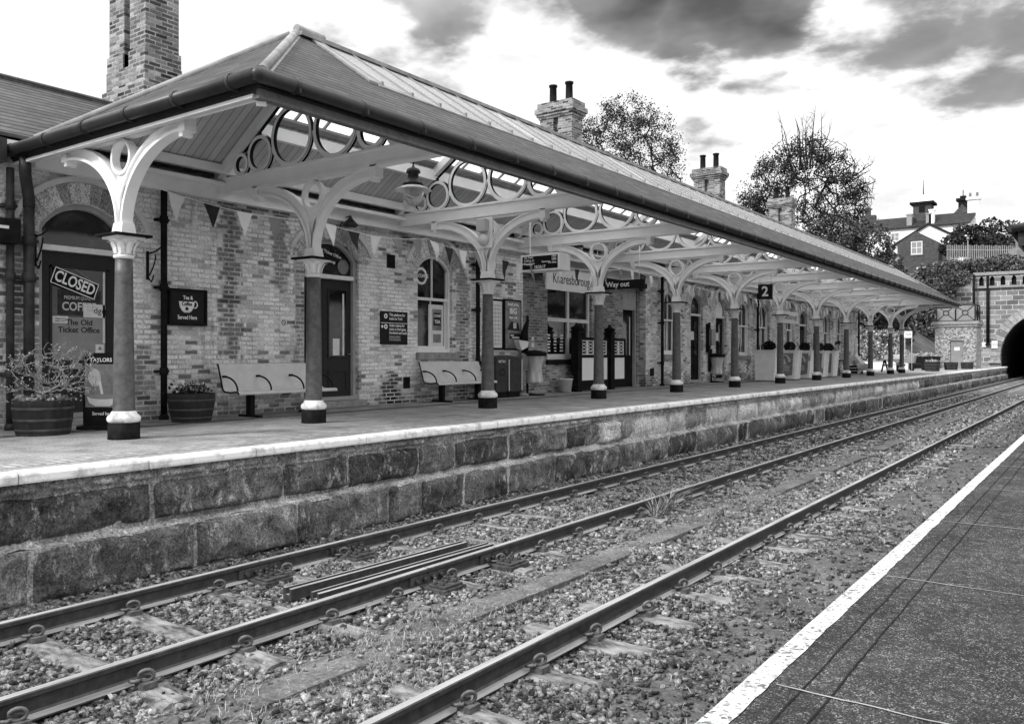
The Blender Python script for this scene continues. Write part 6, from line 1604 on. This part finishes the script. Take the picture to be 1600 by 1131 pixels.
# ---------------------------------------------------------------- end of the platform
barrel((-9.15, 57.5, 0), 1.0, 'black half barrel with white flowers in front of the flower troughs', .6, .40, .46)
barrel((-8.95, 63.5, 0), .95, 'half barrel planter left of the hut door', .55, .40, .46); barrel((-8.55, 68.0, 0), .9, 'half barrel planter in front of the hut door', .55, .40, .46)
for i, (x, y, l_) in enumerate(((-10.9, 58.6, 'pale flower trough nearest to the columns'), (-10.45, 60.6, 'dark flower trough in the middle'), (-10.1, 62.6, 'dark flower trough nearest to the brick hut'))):
    t = thing('flower_trough', (x, y, 0), l_, 'trough', 'raised flower troughs'); mb = MB(); mb.hexa([(x-.55,y-.3,.5),(x+.55,y-.3,.5),(x+.55,y+.3,.5),(x-.55,y+.3,.5),(x-.62,y-.36,.92),(x+.62,y-.36,.92),(x+.62,y+.36,.92),(x-.62,y+.36,.92)]); mb.build('box', ('paper_grey', 'black_soft', 'black_soft')[i], t, bevel=.01)
    for sx_ in (-.42, .42): m = MB(); m.box(x+sx_-.07, x+sx_+.07, y-.25, y+.25, 0, .5); m.build('leg', 'black_soft', t)
    P = np.stack([x+RNG.uniform(-.58, .58, 260), y+RNG.uniform(-.3, .3, 260), .94+np.abs(RNG.normal(0, .10, 260))], 1); o = leaves_mesh('flowers', P, .1, 'leaf_pale', t); o.location = -ancestors_loc(t)
P = np.array([-9.15, 57.5, .62])+RNG.normal(0, 1, (240, 3))*np.array([.18, .18, .06]); tag(leaves_mesh('flowers', P, .09, 'leaf_pale'), 'pale flowers in the black half barrel', 'flowers')
pt = thing('picnic_table', (-10.85, 54.6, 0), 'picnic table with white cards between the last two columns', 'table')
mb = MB(); mb.box(-11.5, -10.2, 54.25, 54.95, .70, .75); mb.box(-11.5, -10.2, 53.7, 54.0, .42, .46); mb.box(-11.5, -10.2, 55.2, 55.5, .42, .46); mb.build('table_top', 'twig', pt)
for x in (-11.3, -10.4): m = MB(); m.beam((x, 53.75, 0), (x, 54.5, .7), .06, .09, (1, 0, 0)); m.beam((x, 55.45, 0), (x, 54.7, .7), .06, .09, (1, 0, 0)); m.beam((x+.07, 53.7, .38), (x+.07, 55.5, .38), .05, .08, (0, 0, 1)); m.build('leg', 'black_soft', pt)
mb = MB(); mb.box(-11.3, -10.95, 54.4, 54.44, .76, 1.0); mb.box(-10.8, -10.45, 54.6, 54.64, .76, 1.05); mb.build('menu_card', 'paper', pt)
sg_ = thing('post_sign', (-10.35, 57.0, 0), 'small white sign on two thin posts beyond the canopy', 'sign')
mb = MB(); mb.tube([(-10.62, 57, 0), (-10.62, 57, 2.5)], .02, 6); mb.build('post', 'bench', sg_); mb = MB(); mb.tube([(-10.22, 57, 0), (-10.22, 57, 2.5)], .02, 6); mb.build('post', 'bench', sg_); mb = MB(); mb.box(-10.65, -10.19, 56.94, 56.97, 2.08, 2.5); mb.build('panel', 'paper', sg_)
text('York', .17, (-10.42, 56.935, 2.3), FACE_Y, 'poster_dark', sg_)
lw = thing('low_wall', (-13, 60, 0), 'low white wall at the foot of the ivy bank', 'wall'); mb = MB(); mb.box(-20, -11.6, 63.2, 63.5, 0, .55); mb.build('wall', 'render', lw); mb = MB(); mb.box(-20, -11.5, 63.15, 63.55, .55, .62); mb.build('coping', 'concrete', lw)
# brick hut carrying an iron water tank
hx0, hx1, hy0, hy1 = -10.95, -8.2, 70, 72.8
hut = thing('brick_hut', ((hx0+hx1)/2, 71.4, 0), 'chequered brick hut with a grey door beside the tunnel, carrying an iron tank', 'hut')
plate('wall', [(hx0, -.05), (hx1, -.05), (hx1, 3.12), (hx0, 3.12)], [[(-9.92, -.04), (-9.05, -.04), (-9.05, 2.08), (-9.92, 2.08)]], .3, frame_m((0, hy0+.15, 0), *FACE_Y), 'brick_hut', hut)
mb = MB(); mb.box(hx0, hx1, hy0+.3, hy1, -.05, 3.12); mb.build('wall', 'brick_hut', hut)
mb = MB(); mb.box(hx0-.08, hx1+.08, hy0-.08, hy1+.08, 3.12, 3.3); mb.box(hx0-.16, hx1+.16, hy0-.16, hy1+.16, 3.3, 3.52); mb.build('cornice', 'concrete', hut)
mb = MB(); mb.box(-9.91, -9.06, hy0+.1, hy0+.15, 0, 2.07); dhut = mb.build('door', 'tank', hut); mb = MB(); mb.box(-9.66, -9.3, hy0+.09, hy0+.1, 1.35, 1.6); mb.build('notice', 'paper', dhut); mb = MB(); mb.tube([(-9.14, hy0+.1, 1.0), (-9.14, hy0+.04, 1.0)], .02, 6); mb.build('handle', 'black', dhut)
tk = thing('water_tank', ((hx0+hx1)/2, 71.4, 3.52), 'iron water tank with crossed ribs on the roof of the brick hut', 'tank')
mb = MB(); mb.box(hx0+.1, hx1-.1, hy0+.1, hy1-.1, 3.53, 4.78); mb.build('shell', 'tank', tk)
mb = MB()
def xpanel(p0, u, nrm):
    u = Vector(u); nrm = Vector(nrm); Z_ = Vector((0, 0, 1)); p0 = Vector(p0); w_ = u.length; un = u.normalized(); c = p0+u/2+Z_*.61
    up = nrm
    for a, b in ((p0, p0+u), (p0+Z_*1.21, p0+u+Z_*1.21)): mb.beam(a, b, .08, .04, up) if False else mb.beam(a+nrm*.02, b+nrm*.02, .07, .05, nrm)
    for a in (p0, p0+u): mb.beam(a+nrm*.02, a+nrm*.02+Z_*1.21, .07, .06, nrm)
    for a, b in ((p0, p0+u+Z_*1.21), (p0+u, p0+Z_*1.21)):
        d = (b-a); mb.beam(a+nrm*.015, a+d*.38+nrm*.015, .045, .03, nrm); mb.beam(b+nrm*.015, a+d*.62+nrm*.015, .045, .03, nrm)
    mb.tube([c+nrm*.02+un*.19*math.cos(t)+Z_*.17*math.sin(t) for t in [i*6.2832/20 for i in range(21)]], .03, 6, cap=False)
half_w = (hx1-hx0-.2)/2
for i in range(2): xpanel((hx0+.1+i*half_w, hy0+.1, 3.55), (half_w, 0, 0), (0, -1, 0))
for i in range(2): xpanel((hx1-.1, hy0+.1+i*1.3, 3.55), (0, 1.3, 0), (1, 0, 0))
mb.build('ribs', 'pipe', tk)
# tunnel portal
PY = 86.0
po = thing('tunnel_portal', (-4.2, PY, -1.2), 'stone tunnel mouth with a ring of arch stones and a niched parapet', 'tunnel')
ac, ar, zs_ = -4.2, 3.98, .9
hole = [(ac-ar, -1.25), (ac+ar, -1.25), (ac+ar, zs_)]+[(ac+ar*math.cos(t), zs_+ar*math.sin(t)) for t in [i*math.pi/24 for i in range(1, 24)]]+[(ac-ar, zs_)]
plate('face', [(-10.3, -1.3), (4, -1.3), (4, 7.15), (-10.3, 7.15)], [hole], .8, frame_m((0, PY+.4, 0), *FACE_Y), 'portal', po)
mb = MB()
for i in range(29):
    t0, t1 = math.pi*(i+.04)/29, math.pi*(i+.96)/29
    mb.prism([(ac+r*math.cos(t), zs_+r*math.sin(t)) for r, t in ((ar+.01, t0), (ar+.01, t1), (ar+.80, t1), (ar+.80, t0))], lambda u, v, d: (u, PY-d, v), -.2, .05+.02*(i % 2))
for s_ in (-1, 1): mb.box(ac+s_*(ar+.01), ac+s_*(ar+.8), PY-.08, PY+.1, .55, .88); mb.box(ac+s_*(ar-.02), ac+s_*(ar+.95), PY-.14, PY+.1, .3, .55)
mb.build('arch_ring', 'portal_ring', po)
mb = MB(); mb.box(-12.1, -10.3, PY-.45, PY+.8, -1.3, 7.9); mb.box(-12.2, -10.2, PY-.55, PY+.8, 7.9, 8.3); mb.build('pier', 'portal', po)
nich = []
x = -9.95
while x < 3.6:
    c = x+.3; nich.append([(c-.19, 7.22), (c+.19, 7.22), (c+.19, 7.78), (c+.13, 7.95), (c, 8.06), (c-.13, 7.95), (c-.19, 7.78)]); x += .84
plate('niche_band', [(-10.3, 7.151), (4, 7.151), (4, 8.15), (-10.3, 8.15)], nich, .22, frame_m((0, PY-.08, 0), *FACE_Y), 'portal', po)
mb = MB(); mb.box(-10.3, 4, PY+.1, PY+.5, 7.16, 8.14); mb.build('niche_back', 'black_soft', po); mb = MB(); mb.box(-10.3, 4, PY-.3, PY+.8, 8.151, 8.42); mb.box(-10.25, 4, PY-.24, PY-.0, 7.0, 7.149); mb.build('parapet', 'concrete', po)
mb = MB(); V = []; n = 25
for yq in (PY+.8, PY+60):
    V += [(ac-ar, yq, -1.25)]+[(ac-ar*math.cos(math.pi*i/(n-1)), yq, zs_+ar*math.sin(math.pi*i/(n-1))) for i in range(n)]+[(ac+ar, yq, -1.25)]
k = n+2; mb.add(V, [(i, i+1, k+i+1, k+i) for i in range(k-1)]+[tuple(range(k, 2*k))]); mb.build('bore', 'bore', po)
mb = MB(); mb.tube([(-9.15, PY-.16, 1.9), (-9.15, PY-.16, 8.1)], .13, 8); mb.lathe((-9.15, PY-.16, 1.9), [(.2, 0), (.2, .1), (.13, .2)], 10); mb.tube([(-10.2, PY-.6, 3.5), (-10.2, PY-.6, 8.2)], .10, 8); mb.build('drainpipe', 'black', po)
for x, z, s_, l_ in ((-8.62, 1.95, .34, 'small white sign on the stones beside the tunnel arch'), (-9.45, 1.95, .22, 'smaller pale sign under the drainpipe by the tunnel')):
    t = thing('tunnel_sign', (x, PY-.1, z), l_, 'sign'); mb = MB(); mb.box(x-s_*.7, x+s_*.7, PY-.15, PY-.08, z-s_, z+s_); mb.build('plate', 'paper', t)
    if s_ > .3: text('TUNNEL', .13, (x, PY-.155, z), FACE_Y, 'poster_dark', t)
# ---------------------------------------------------------------- hillside
def hill_z(a, y):
    z = 8.1+(y-86)*.115+np.clip(y-116, 0, None)*.10
    z = np.where(y > 160, 8.1+74*.115+44*.10+(y-160)*.03, z)
    bank = np.clip((a-11.6)*.75, -1.3, None)+np.clip((y-62)*.05, 0, 1.2)
    zb = np.minimum(bank, np.maximum(z, 7.5+np.clip(a-22, 0, 30)*.12))
    z2 = np.where(y < 86.6, np.where(y > 63.6, zb, -1.4), np.maximum(z, np.where(a > 22, 7.5+np.clip(a-22, 0, 30)*.12, z)))
    return z2
gx = np.linspace(-130, 60, 120); gy = np.concatenate([np.linspace(63.5, 86.5, 24), np.linspace(86.9, 320, 70)]); X, Y = np.meshgrid(gx, gy)
Zh = hill_z(-X, Y); Pq = np.stack([X.ravel()*.3, Y.ravel()*.3, X.ravel()*0], 1); Zh = Zh.ravel()+(fbm(Pq, 40)-.45)*1.3*np.where((Y.ravel() < 86.6) & (-X.ravel() < 12), 0, 1)
inside = ((Y < 86.7) & (-X < 11.6)).ravel(); Zh[inside] = -1.6
V = np.stack([X.ravel(), Y.ravel(), Zh], 1); nx = len(gx); ii = np.arange((len(gy)-1)*(nx-1)); r_, c_ = ii//(nx-1), ii % (nx-1)
F4 = np.stack([r_*nx+c_, r_*nx+c_+1, (r_+1)*nx+c_+1, (r_+1)*nx+c_], 1)
cen = V[F4].mean(1); zr_ = V[F4][:, :, 2]; okf = ~((cen[:, 1] < 88) & (cen[:, 0] > -11.9) & (cen[:, 1] < 86.9)) & ~((-cen[:, 0] < 11) & (cen[:, 1] < 87.2))
tag(np_mesh('hillside', V, F4[okf], 'hill', smooth=True), kind='structure')
def bush(name, blobs, n, size, mat, lab, cat='bush', grp=None, core=True, loose=.3):
    t = thing(name, blobs[0][0], lab, cat, grp); P = []; wts = np.array([b[1][0]*b[1][2] for b in blobs]); wts = wts/wts.sum()
    mats = mat
    for (c, r), wt in zip(blobs, wts):
        k = int(n*wt); u = RNG.normal(size=(k, 3)); u /= np.linalg.norm(u, axis=1)[:, None]
        q = 1+loose*(fbm(u*2.2+np.array(c), 60, 4)-.5)*2.6; d = q*RNG.uniform(.62, 1.04, k)**.5
        P.append(u*d[:, None]*np.array(r)+np.array(c))
    o = leaves_mesh('foliage', np.concatenate(P), size, mat, t, .6); o.location = -ancestors_loc(t)
    # woody stems inside
    mb = MB()
    for c, r in blobs:
        for k in range(5):
            u = RNG.normal(size=3); u[2] = abs(u[2]); u /= np.linalg.norm(u); c_ = Vector(c); b = c_-Vector((0, 0, r[2]))
            mb.tube([b, c_+Vector(u*np.array(r)*.4), c_+Vector(u*np.array(r)*.9)], [.07, .05, .015], 5)
    mb.build('stems', 'bark', t)
    return t
# ivy and scrub on the bank behind the platform end
bl = []
for i in range(34):
    y = 64.5+random.uniform(0, 20); a = random.uniform(12.2, 22); z = float(hill_z(np.array([a]), np.array([y]))[0]); bl.append(((-a, y, z+.3), (random.uniform(1.2, 2.2), random.uniform(1.2, 2), random.uniform(.8, 1.7))))
bush('bank_scrub', bl, 26000, .26, 'leaf_mid', 'dense ivy and scrub covering the bank behind the platform end')
bl = [((-a, 64.2+random.uniform(-.3, .5), z), (1.1, .7, .9)) for a, z in ((12.4, .7), (14, .9), (15.5, 1.0), (13.2, 2.0), (15, 2.2), (17, 1.4), (16.8, 2.6))]
bush('pale_ivy', bl, 7000, .16, 'leaf_pale', 'pale sunlit ivy hanging over the low white wall')  # sunlight on this ivy is put into the pale leaf colour
bush('dark_bush', [((-13.3, 66, 3.9), (1.6, 1.2, 1.3)), ((-15.6, 66.5, 4.3), (1.7, 1.2, 1.5)), ((-12.4, 68, 5.2), (1.1, 1, 1.2))], 7000, .22, 'leaf', 'dark bushy growth half way up the bank')
bush('rounded_bush', [((-13.5, 84, 7.2), (2.3, 1.4, 2.2)), ((-15.9, 83, 6.3), (2, 1.4, 2.2)), ((-18.4, 82, 7.0), (2.2, 1.4, 2.4)), ((-12.8, 84, 4.4), (1.4, 1.2, 1.5))], 12000, .24, 'leaf_mid', 'rounded bush left of the tunnel parapet')
bush('portal_ivy', [((-x, PY+.6+random.uniform(0, 1.6), 8.7+random.uniform(0, .9)), (1.3, 1.0, .75)) for x in (11.6, 10.6, 9.3, 8.0, 6.8, 5.5, 4.2, 2.8)]+[((-11.3, PY-.4, 8.0), (.9, .5, .7))], 12000, .2, 'leaf_mid', 'ivy spilling over the top of the tunnel parapet')
bush('slope_scrub', [((-a, y, float(hill_z(np.array([a]), np.array([y]))[0])+.4), (2.2, 1.6, 1.1)) for a, y in ((13, 91), (10, 92), (7, 92), (12.5, 95), (10, 97), (8, 97), (5, 96), (19.5, 96), (21, 100), (23, 97), (26, 103))], 14000, .28, 'leaf_mid', 'rough scrub on the slope above the tunnel')
bush('garden_bush', [((-13.0, 108, 14.1), (2.6, 2, 1.9)), ((-11.0, 107, 13.2), (2.0, 2, 1.4)), ((-14.8, 109, 13.6), (1.7, 1.6, 1.3))], 9000, .26, 'leaf', 'dark rounded shrub behind the paling fence')
# paling fence
fe = thing('paling_fence', (-11.5, 101, 10), 'pale paling fence on the slope above the tunnel', 'fence')
mb = MB()
for i in range(38):
    a = 14.6-i*.17; zt = 12.9-.012*i+.04*math.sin(i*1.7); mb.box(-a-.04, -a+.04, 101+i*.03, 101.03+i*.03, 9.9, zt)
mb.build('palings', 'twig', fe); mb = MB(); mb.beam((-14.7, 101.06, 12.4), (-8.2, 102.2, 12.0), .06, .09); mb.beam((-14.7, 101.06, 10.9), (-8.2, 102.2, 10.6), .06, .09); mb.build('rail', 'twig', fe)
# ---------------------------------------------------------------- houses on the hill
def wbox(mb, x0, x1, y, z0, z1, d=.06, mi=0): mb.box(x0, x1, y-d, y+.02, z0, z1, mi)
def hwindow(par, xc, y, zc, w_, h_, mull=True):
    mb = MB(); e = .09
    mb.box(xc-w_/2, xc+w_/2, y-.06, y, zc-h_/2, zc-h_/2+e); mb.box(xc-w_/2, xc+w_/2, y-.06, y, zc+h_/2-e, zc+h_/2); mb.box(xc-w_/2, xc-w_/2+e, y-.06, y, zc-h_/2+e, zc+h_/2-e); mb.box(xc+w_/2-e, xc+w_/2, y-.06, y, zc-h_/2+e, zc+h_/2-e)
    mb.box(xc-.03, xc+.03, y-.05, y, zc-h_/2+e, zc+h_/2-e); mb.box(xc-w_/2+e, xc+w_/2-e, y-.049, y, zc-.03, zc+.03); f = mb.build('window', 'white', par)
    mb = MB(); mb.box(xc-w_/2+e*.5, xc+w_/2-e*.5, y-.035, y-.01, zc-h_/2+e*.5, zc+h_/2-e*.5); mb.build('pane', 'paper_grey', f); return f
h1 = thing('gabled_house', (-19, 117, 10.5), 'white gabled house with a dark brick annex on the hill', 'house')
HY = 115.0
mb = MB()   # brick annex in front of the white gable
mb.prism([(-22.3, 10.0), (-17.6, 10.0), (-17.6, 15.0), (-20.1, 16.5), (-22.3, 15.1)], lambda u, v, d: (u, d, v), HY, HY+3.0); mb.build('annex_wall', 'brick_house', h1)
mb = MB(); mb.box(-17.6, -16.75, HY+.8, HY+3.2, 10, 14.75); mb.build('side_wall', 'brick_house', h1)
hwindow(h1, -20.05, HY, 14.45, 1.3, 1.6); hwindow(h1, -19.55, HY, 11.3, 1.0, 1.4)
mb = MB(); mb.box(-20.8, -19.3, HY-.1, HY, 13.5, 13.62); mb.build('sill', 'concrete', h1)
mb = MB(); mb.prism([(-23.2, 10.0), (-15.2, 10.0), (-15.2, 15.3), (-19.2, 17.65), (-23.2, 15.3)], lambda u, v, d: (u, d, v), HY+3.2, HY+12); mb.build('wall', 'render', h1)
mb = MB()
for s_ in (-1, 1):
    e_ = Vector((-19.2+s_*4.5, 0, 15.05)); r_v = Vector((-19.2, 0, 17.72))
    mb.hexa([(e_.x,HY+2.9,e_.z),(r_v.x,HY+2.9,r_v.z),(r_v.x,HY+12.2,r_v.z),(e_.x,HY+12.2,e_.z),(e_.x,HY+2.9,e_.z+.22),(r_v.x,HY+2.9,r_v.z+.22),(r_v.x,HY+12.2,r_v.z+.22),(e_.x,HY+12.2,e_.z+.22)])
mb.build('roof', 'slate_house', h1)
h2_ = thing('long_white_house', (-23, 137, 16), 'long white house with a dark roof, turret and spire on the hilltop', 'house')
LY = 135.0
mb = MB(); mb.box(-31.5, -16.9, LY, LY+7, 14, 19.8); mb.prism([(LY, 19.8), (LY+7, 19.8), (LY+3.5, 21.6)], lambda u, v, d: (d, u, v), -31.5, -16.9); mb.build('wall', 'render', h2_)
mb = MB()
for (ya, yb) in ((LY-.35, LY+3.5), (LY+7.35, LY+3.5)): mb.hexa([(-31.8,ya,19.7),(-16.6,ya,19.7),(-16.2,yb,21.7),(-31.8,yb,21.7),(-31.8,ya,19.9),(-16.6,ya,19.9),(-16.2,yb,21.95),(-31.8,yb,21.95)])
mb.build('roof', 'slate_house', h2_)
for xc, zc in ((-29.3, 18.6), (-26.5, 18.6), (-18.3, 19.0), (-29.0, 16.3), (-27.2, 16.2)): hwindow(h2_, xc, LY, zc, 1.2, 1.25)
mb = MB(); mb.box(-24.3, -21.9, LY+1.5, LY+4, 20, 23.4); mb.build('turret', 'brick_house', h2_); mb = MB(); mb.box(-23.5, -22.7, LY+1.44, LY+1.5, 22.2, 23.1); mb.build('turret_window', 'black_soft', h2_)
mb = MB(); mb.box(-24.7, -21.5, LY+1.1, LY+4.4, 23.4, 23.75); mb.build('turret_eave', 'black_soft', h2_); mb = MB(); mb.add([(-24.6, LY+1.2, 23.75), (-21.6, LY+1.2, 23.75), (-21.6, LY+4.3, 23.75), (-24.6, LY+4.3, 23.75), (-23.1, LY+2.75, 25.0)], [(0,1,4),(1,2,4),(2,3,4),(3,0,4),(3,2,1,0)]); mb.build('turret_roof', 'render', h2_)
mb = MB(); mb.tube([(-23.1, LY+2.75, 24.9), (-23.1, LY+2.75, 27.2)], [.08, .03], 6); mb.build('spire_pole', 'black_soft', h2_)
for xc, z1, nm in ((-24.6, 21.9, 0), (-21.6, 22.3, 1), (-22.0, 21.8, 0)):
    mb = MB(); mb.box(xc-.35, xc+.35, LY+.2, LY+.9, 19.9, z1); mb.box(xc-.42, xc+.42, LY+.13, LY+.97, z1-.2, z1); ch = mb.build('chimney', 'render' if nm else 'concrete', h2_)
h3 = thing('dark_gable_house', (-18.3, 146, 17), 'dark stone gable with a finial behind the long white house', 'house')
mb = MB(); mb.prism([(-21.6, 15), (-16.2, 15), (-16.2, 21.2), (-18.9, 24.2), (-21.6, 21.2)], lambda u, v, d: (u, d, v), 145, 150); mb.build('wall', 'brick_house', h3); mb = MB(); mb.box(-19.5, -18.3, 145.5, 146.6, 23.4, 24.8); mb.box(-19.8, -18.0, 145.3, 146.8, 24.8, 25.2); mb.box(-19.3, -18.5, 145.7, 146.4, 25.2, 25.6); mb.tube([(-18.9, 146, 25.6), (-18.9, 146, 26.5)], .07, 6); mb.build('finial_chimney', 'black_soft', h3)
h4 = thing('white_chimney_house', (-16.5, 139, 17), 'white gable end with a tall pale chimney right of the long house', 'house')
mb = MB(); mb.prism([(-17.0, 15), (-13.4, 15), (-13.4, 18.2), (-15.4, 21.8), (-17.0, 20.2)], lambda u, v, d: (u, d, v), 137.5, 141); mb.build('wall', 'render', h4); mb = MB(); mb.box(-17.3, -15.8, 138, 138.8, 20, 24.0); mb.box(-17.5, -15.6, 137.8, 139, 23.6, 23.9); mb.build('chimney', 'render', h4)
for x in (-17.0, -16.1): mb = MB(); mb.lathe((x, 138.4, 24.0), [(.2, 0), (.15, .6), (.19, .65)], 8); mb.build('chimney_pot', 'tank', h4)
h5 = thing('chimney_stack', (-31, 141, 18), 'dark chimney stack showing among the leaves left of the long house', 'chimney')
mb = MB(); mb.box(-32.6, -30.4, 140, 141.2, 18, 23.0); mb.box(-31.9, -31.2, 140.2, 141, 23, 24.3); mb.build('stack', 'brick_house', h5)
h6 = thing('chimney_stack', (-8.5, 125, 14), 'lone brick chimney beyond the garden shrub', 'chimney')
mb = MB(); mb.box(-9.0, -8.2, 125, 125.8, 12, 17.9); mb.box(-9.12, -8.08, 124.9, 125.9, 17.5, 17.75); mb.lathe((-8.6, 125.4, 17.9), [(.2, 0), (.16, .6), (.2, .65)], 8); mb.build('stack', 'brick_house', h6)
lp = thing('street_lamp', (-13.0, 104, 11), 'slim grey lamp post in front of the garden shrub', 'lamp'); mb = MB(); mb.tube([(-13.0, 104, 10), (-13.0, 104, 13.6)], [.08, .05], 8); mb.build('post', 'tank', lp); mb = MB(); mb.lathe((-13.0, 104, 13.6), [(.06, 0), (.16, .12), (.14, .3), (0, .4)], 10); mb.build('lamp_head', 'tank', lp)
# near platform's canopy corner, seen at the right edge
nc = thing('platform_canopy', (1, 26, 3), 'dark corner of the near platform canopy at the right edge of the picture', 'canopy')
mb = MB(); e = [(-1.58, 19.6, 3.55), (6, 19.6, 3.55), (6, 60, 3.55), (-1.58, 60, 3.55)]; rA, rB = (1.6, 23.1, 5.4), (1.6, 60, 5.4)
top = [Vector(p)+Vector((0, 0, .06)) for p in e+[rA, rB]]
mb.add(top, [(0, 1, 4), (3, 0, 4, 5), (1, 2, 5, 4)]); mb.add([Vector(p) for p in e+[rA, rB]], [(4, 1, 0), (5, 4, 0, 3), (4, 5, 2, 1)]); mb.build('roof', 'slate', nc)
mb = MB(); mb.box(-1.56, -1.51, 19.62, 60, 3.2, 3.54); mb.box(-1.51, 6, 19.62, 19.67, 3.2, 3.54); mb.build('fascia', 'gutter', nc); mb = MB(); mb.tube([(-1.66, 19.55, 3.55), (-1.66, 60, 3.55)], .085, 10); mb.tube([(-1.66, 19.55, 3.55), (6, 19.55, 3.55)], .085, 10); mb.build('gutter', 'gutter', nc)
mb = MB(); mb.box(-1.4, 5.8, 20.4, 20.5, 3.22, 3.42); mb.build('end_beam', 'bench', nc)
for y in (21.5, 28, 35, 42):
    mb = MB(); mb.lathe((1.6, y, ZN), [(.18, 0), (.18, .3), (.12, .35), (.10, 2.5), (.2, 2.7), (.2, 2.75)], 14); mb.tube([(1.6, y, 2.7+ZN), (1.6, y, 4.9)], .08, 8); mb.beam((-1.4, y, 3.4), (5.8, y, 3.4), .1, .22); mb.build('column', 'column', nc)
# ---------------------------------------------------------------- trees
def shell_tips(c, r, n, rs, lo=.72, zmin=-.55, squash=None):
    T = []
    while len(T) < n:
        v = np.array([rs.gauss(0, 1) for _ in range(3)]); v /= np.linalg.norm(v)
        if v[2] < zmin: continue
        q = lo+(1-lo)*rs.random()**.5
        bump = 1+.22*(float(fbm((v*1.9+np.array(c))[None], 70, 3)[0])-.45)*2
        T.append(np.array(c)+v*np.array(r)*q*bump)
    return T
rs = random.Random(9)
T = shell_tips((-31.6, 60, 15.6), (4.6, 4.2, 6.6), 520, rs, .55)+[np.array([-31.6, 60, 15])+np.array([rs.uniform(-2.8, 2.8), rs.uniform(-2.5, 2.5), rs.uniform(-3, 5)]) for _ in range(60)]
T += [np.array([-28.2-rs.random()*2, 60+rs.uniform(-1, 1), 10.5+rs.uniform(-1.5, 3.5)]) for _ in range(50)]
def upper(c, r, lo):
    def f(arr, R):
        q = np.linalg.norm((arr-np.array(c))/np.array(r), axis=1); return arr[(q > lo) & (R < .05)]
    return f
plant('round_tree', (-31.4, 60, 0), T, (-31.4, 60, 9.0), .55, .10, .020, 'rounded tree with open branches behind the second chimney', 'tree', 'bark', 'leaf', 25000, .135, .24, 9, leaf_from=upper((-31.6, 60, 14.5), (4.6, 4.2, 6.6), .50))
rs = random.Random(12)
T = shell_tips((-24.6, 85, 15.6), (6.2, 5.0, 7.6), 620, rs, .5)+[np.array([-24.6, 85, 15])+np.array([rs.uniform(-4, 4), rs.uniform(-3, 3), rs.uniform(-5, 6)]) for _ in range(110)]
T += [np.array([-29.3-rs.random()*2.2, 85+rs.uniform(-2, 2), 15.3+rs.uniform(-2.5, 2.5)]) for _ in range(60)]
BARE = [np.array([-24.6+rs.uniform(-3.2, 2.2), 85+rs.uniform(-1, 1), 23.6+rs.uniform(0, 2.4)]) for _ in range(15)]+[np.array([-18.2-rs.random()*1.6, 85+rs.uniform(-1, 1), 17.5+rs.uniform(-2.5, 2.5)]) for _ in range(16)]
plant('big_tree', (-24.4, 85, 6), T, (-24.4, 85, 11.5), .65, .13, .028, 'largest tree on the hill with bare twigs sticking out of its top and right side', 'tree', 'bark', 'leaf', 32000, .175, .30, 12,
      leaf_from=lambda arr, R: arr[(R < .06) & (np.linalg.norm((arr-np.array([-25.4, 85, 14.2]))/np.array([6.4, 5, 8.2]), axis=1) < 1.03) & (np.linalg.norm((arr-np.array([-24.6, 85, 13.5]))/np.array([6.2, 5, 7.6]), axis=1) > .16)])
bt = bpy.data.objects['big_tree']; mb = MB(); rs = random.Random(4)
for p_ in BARE:
    side_ = p_[0] > -20; b0 = Vector((-24.6+(p_[0]+24.6)*.72, 85, 16.0+(p_[2]-16)*.62)) if side_ else Vector((p_[0]*.6-24.6*.4, 85, 19.5)); e0 = Vector(p_); m0 = (b0+e0)/2+Vector((rs.uniform(-.35, .35), 0, rs.uniform(-.2, .3)))
    m1 = m0.lerp(e0, .5)+Vector((rs.uniform(-.2, .2), 0, rs.uniform(-.1, .2))); mb.tube([b0, m0, m1, e0], [.07, .05, .035, .012], 5)
    for k in range(3):
        q0 = m0.lerp(e0, rs.uniform(.05, .8)); mb.tube([q0, q0+Vector((rs.uniform(-.35, .35), rs.uniform(-.2, .2), rs.uniform(.2, .5))), q0+Vector((rs.uniform(-.7, .7), rs.uniform(-.3, .3), rs.uniform(.5, 1.1)))], [.025, .018, .008], 4)
mb.build('bare_twigs', 'bark', bt)['kind'] = 'stuff'
bush('shrub_clump', [((-21.5, 82, 11.5), (3.2, 2, 2.6)), ((-25, 83, 10.5), (3.5, 2, 2.6)), ((-18.9, 83, 11.0), (2.6, 1.8, 2.6)), ((-20.5, 82, 8.6), (3.4, 2, 2.2)), ((-28.5, 83, 9.5), (3, 2, 2.2)), ((-17.5, 84, 8.8), (2, 1.6, 2)), ((-24, 81.5, 7.6), (3.4, 2, 2.2))], 22000, .26, 'leaf_mid', 'dense shrubs under the big tree, left of the houses')
bush('thin_sapling', [((-11.6, 112, 16.2), (1.3, 1, .9)), ((-9.9, 113, 15.9), (1.5, 1, .8))], 700, .26, 'leaf', 'thin leafy sapling right of the garden shrub')
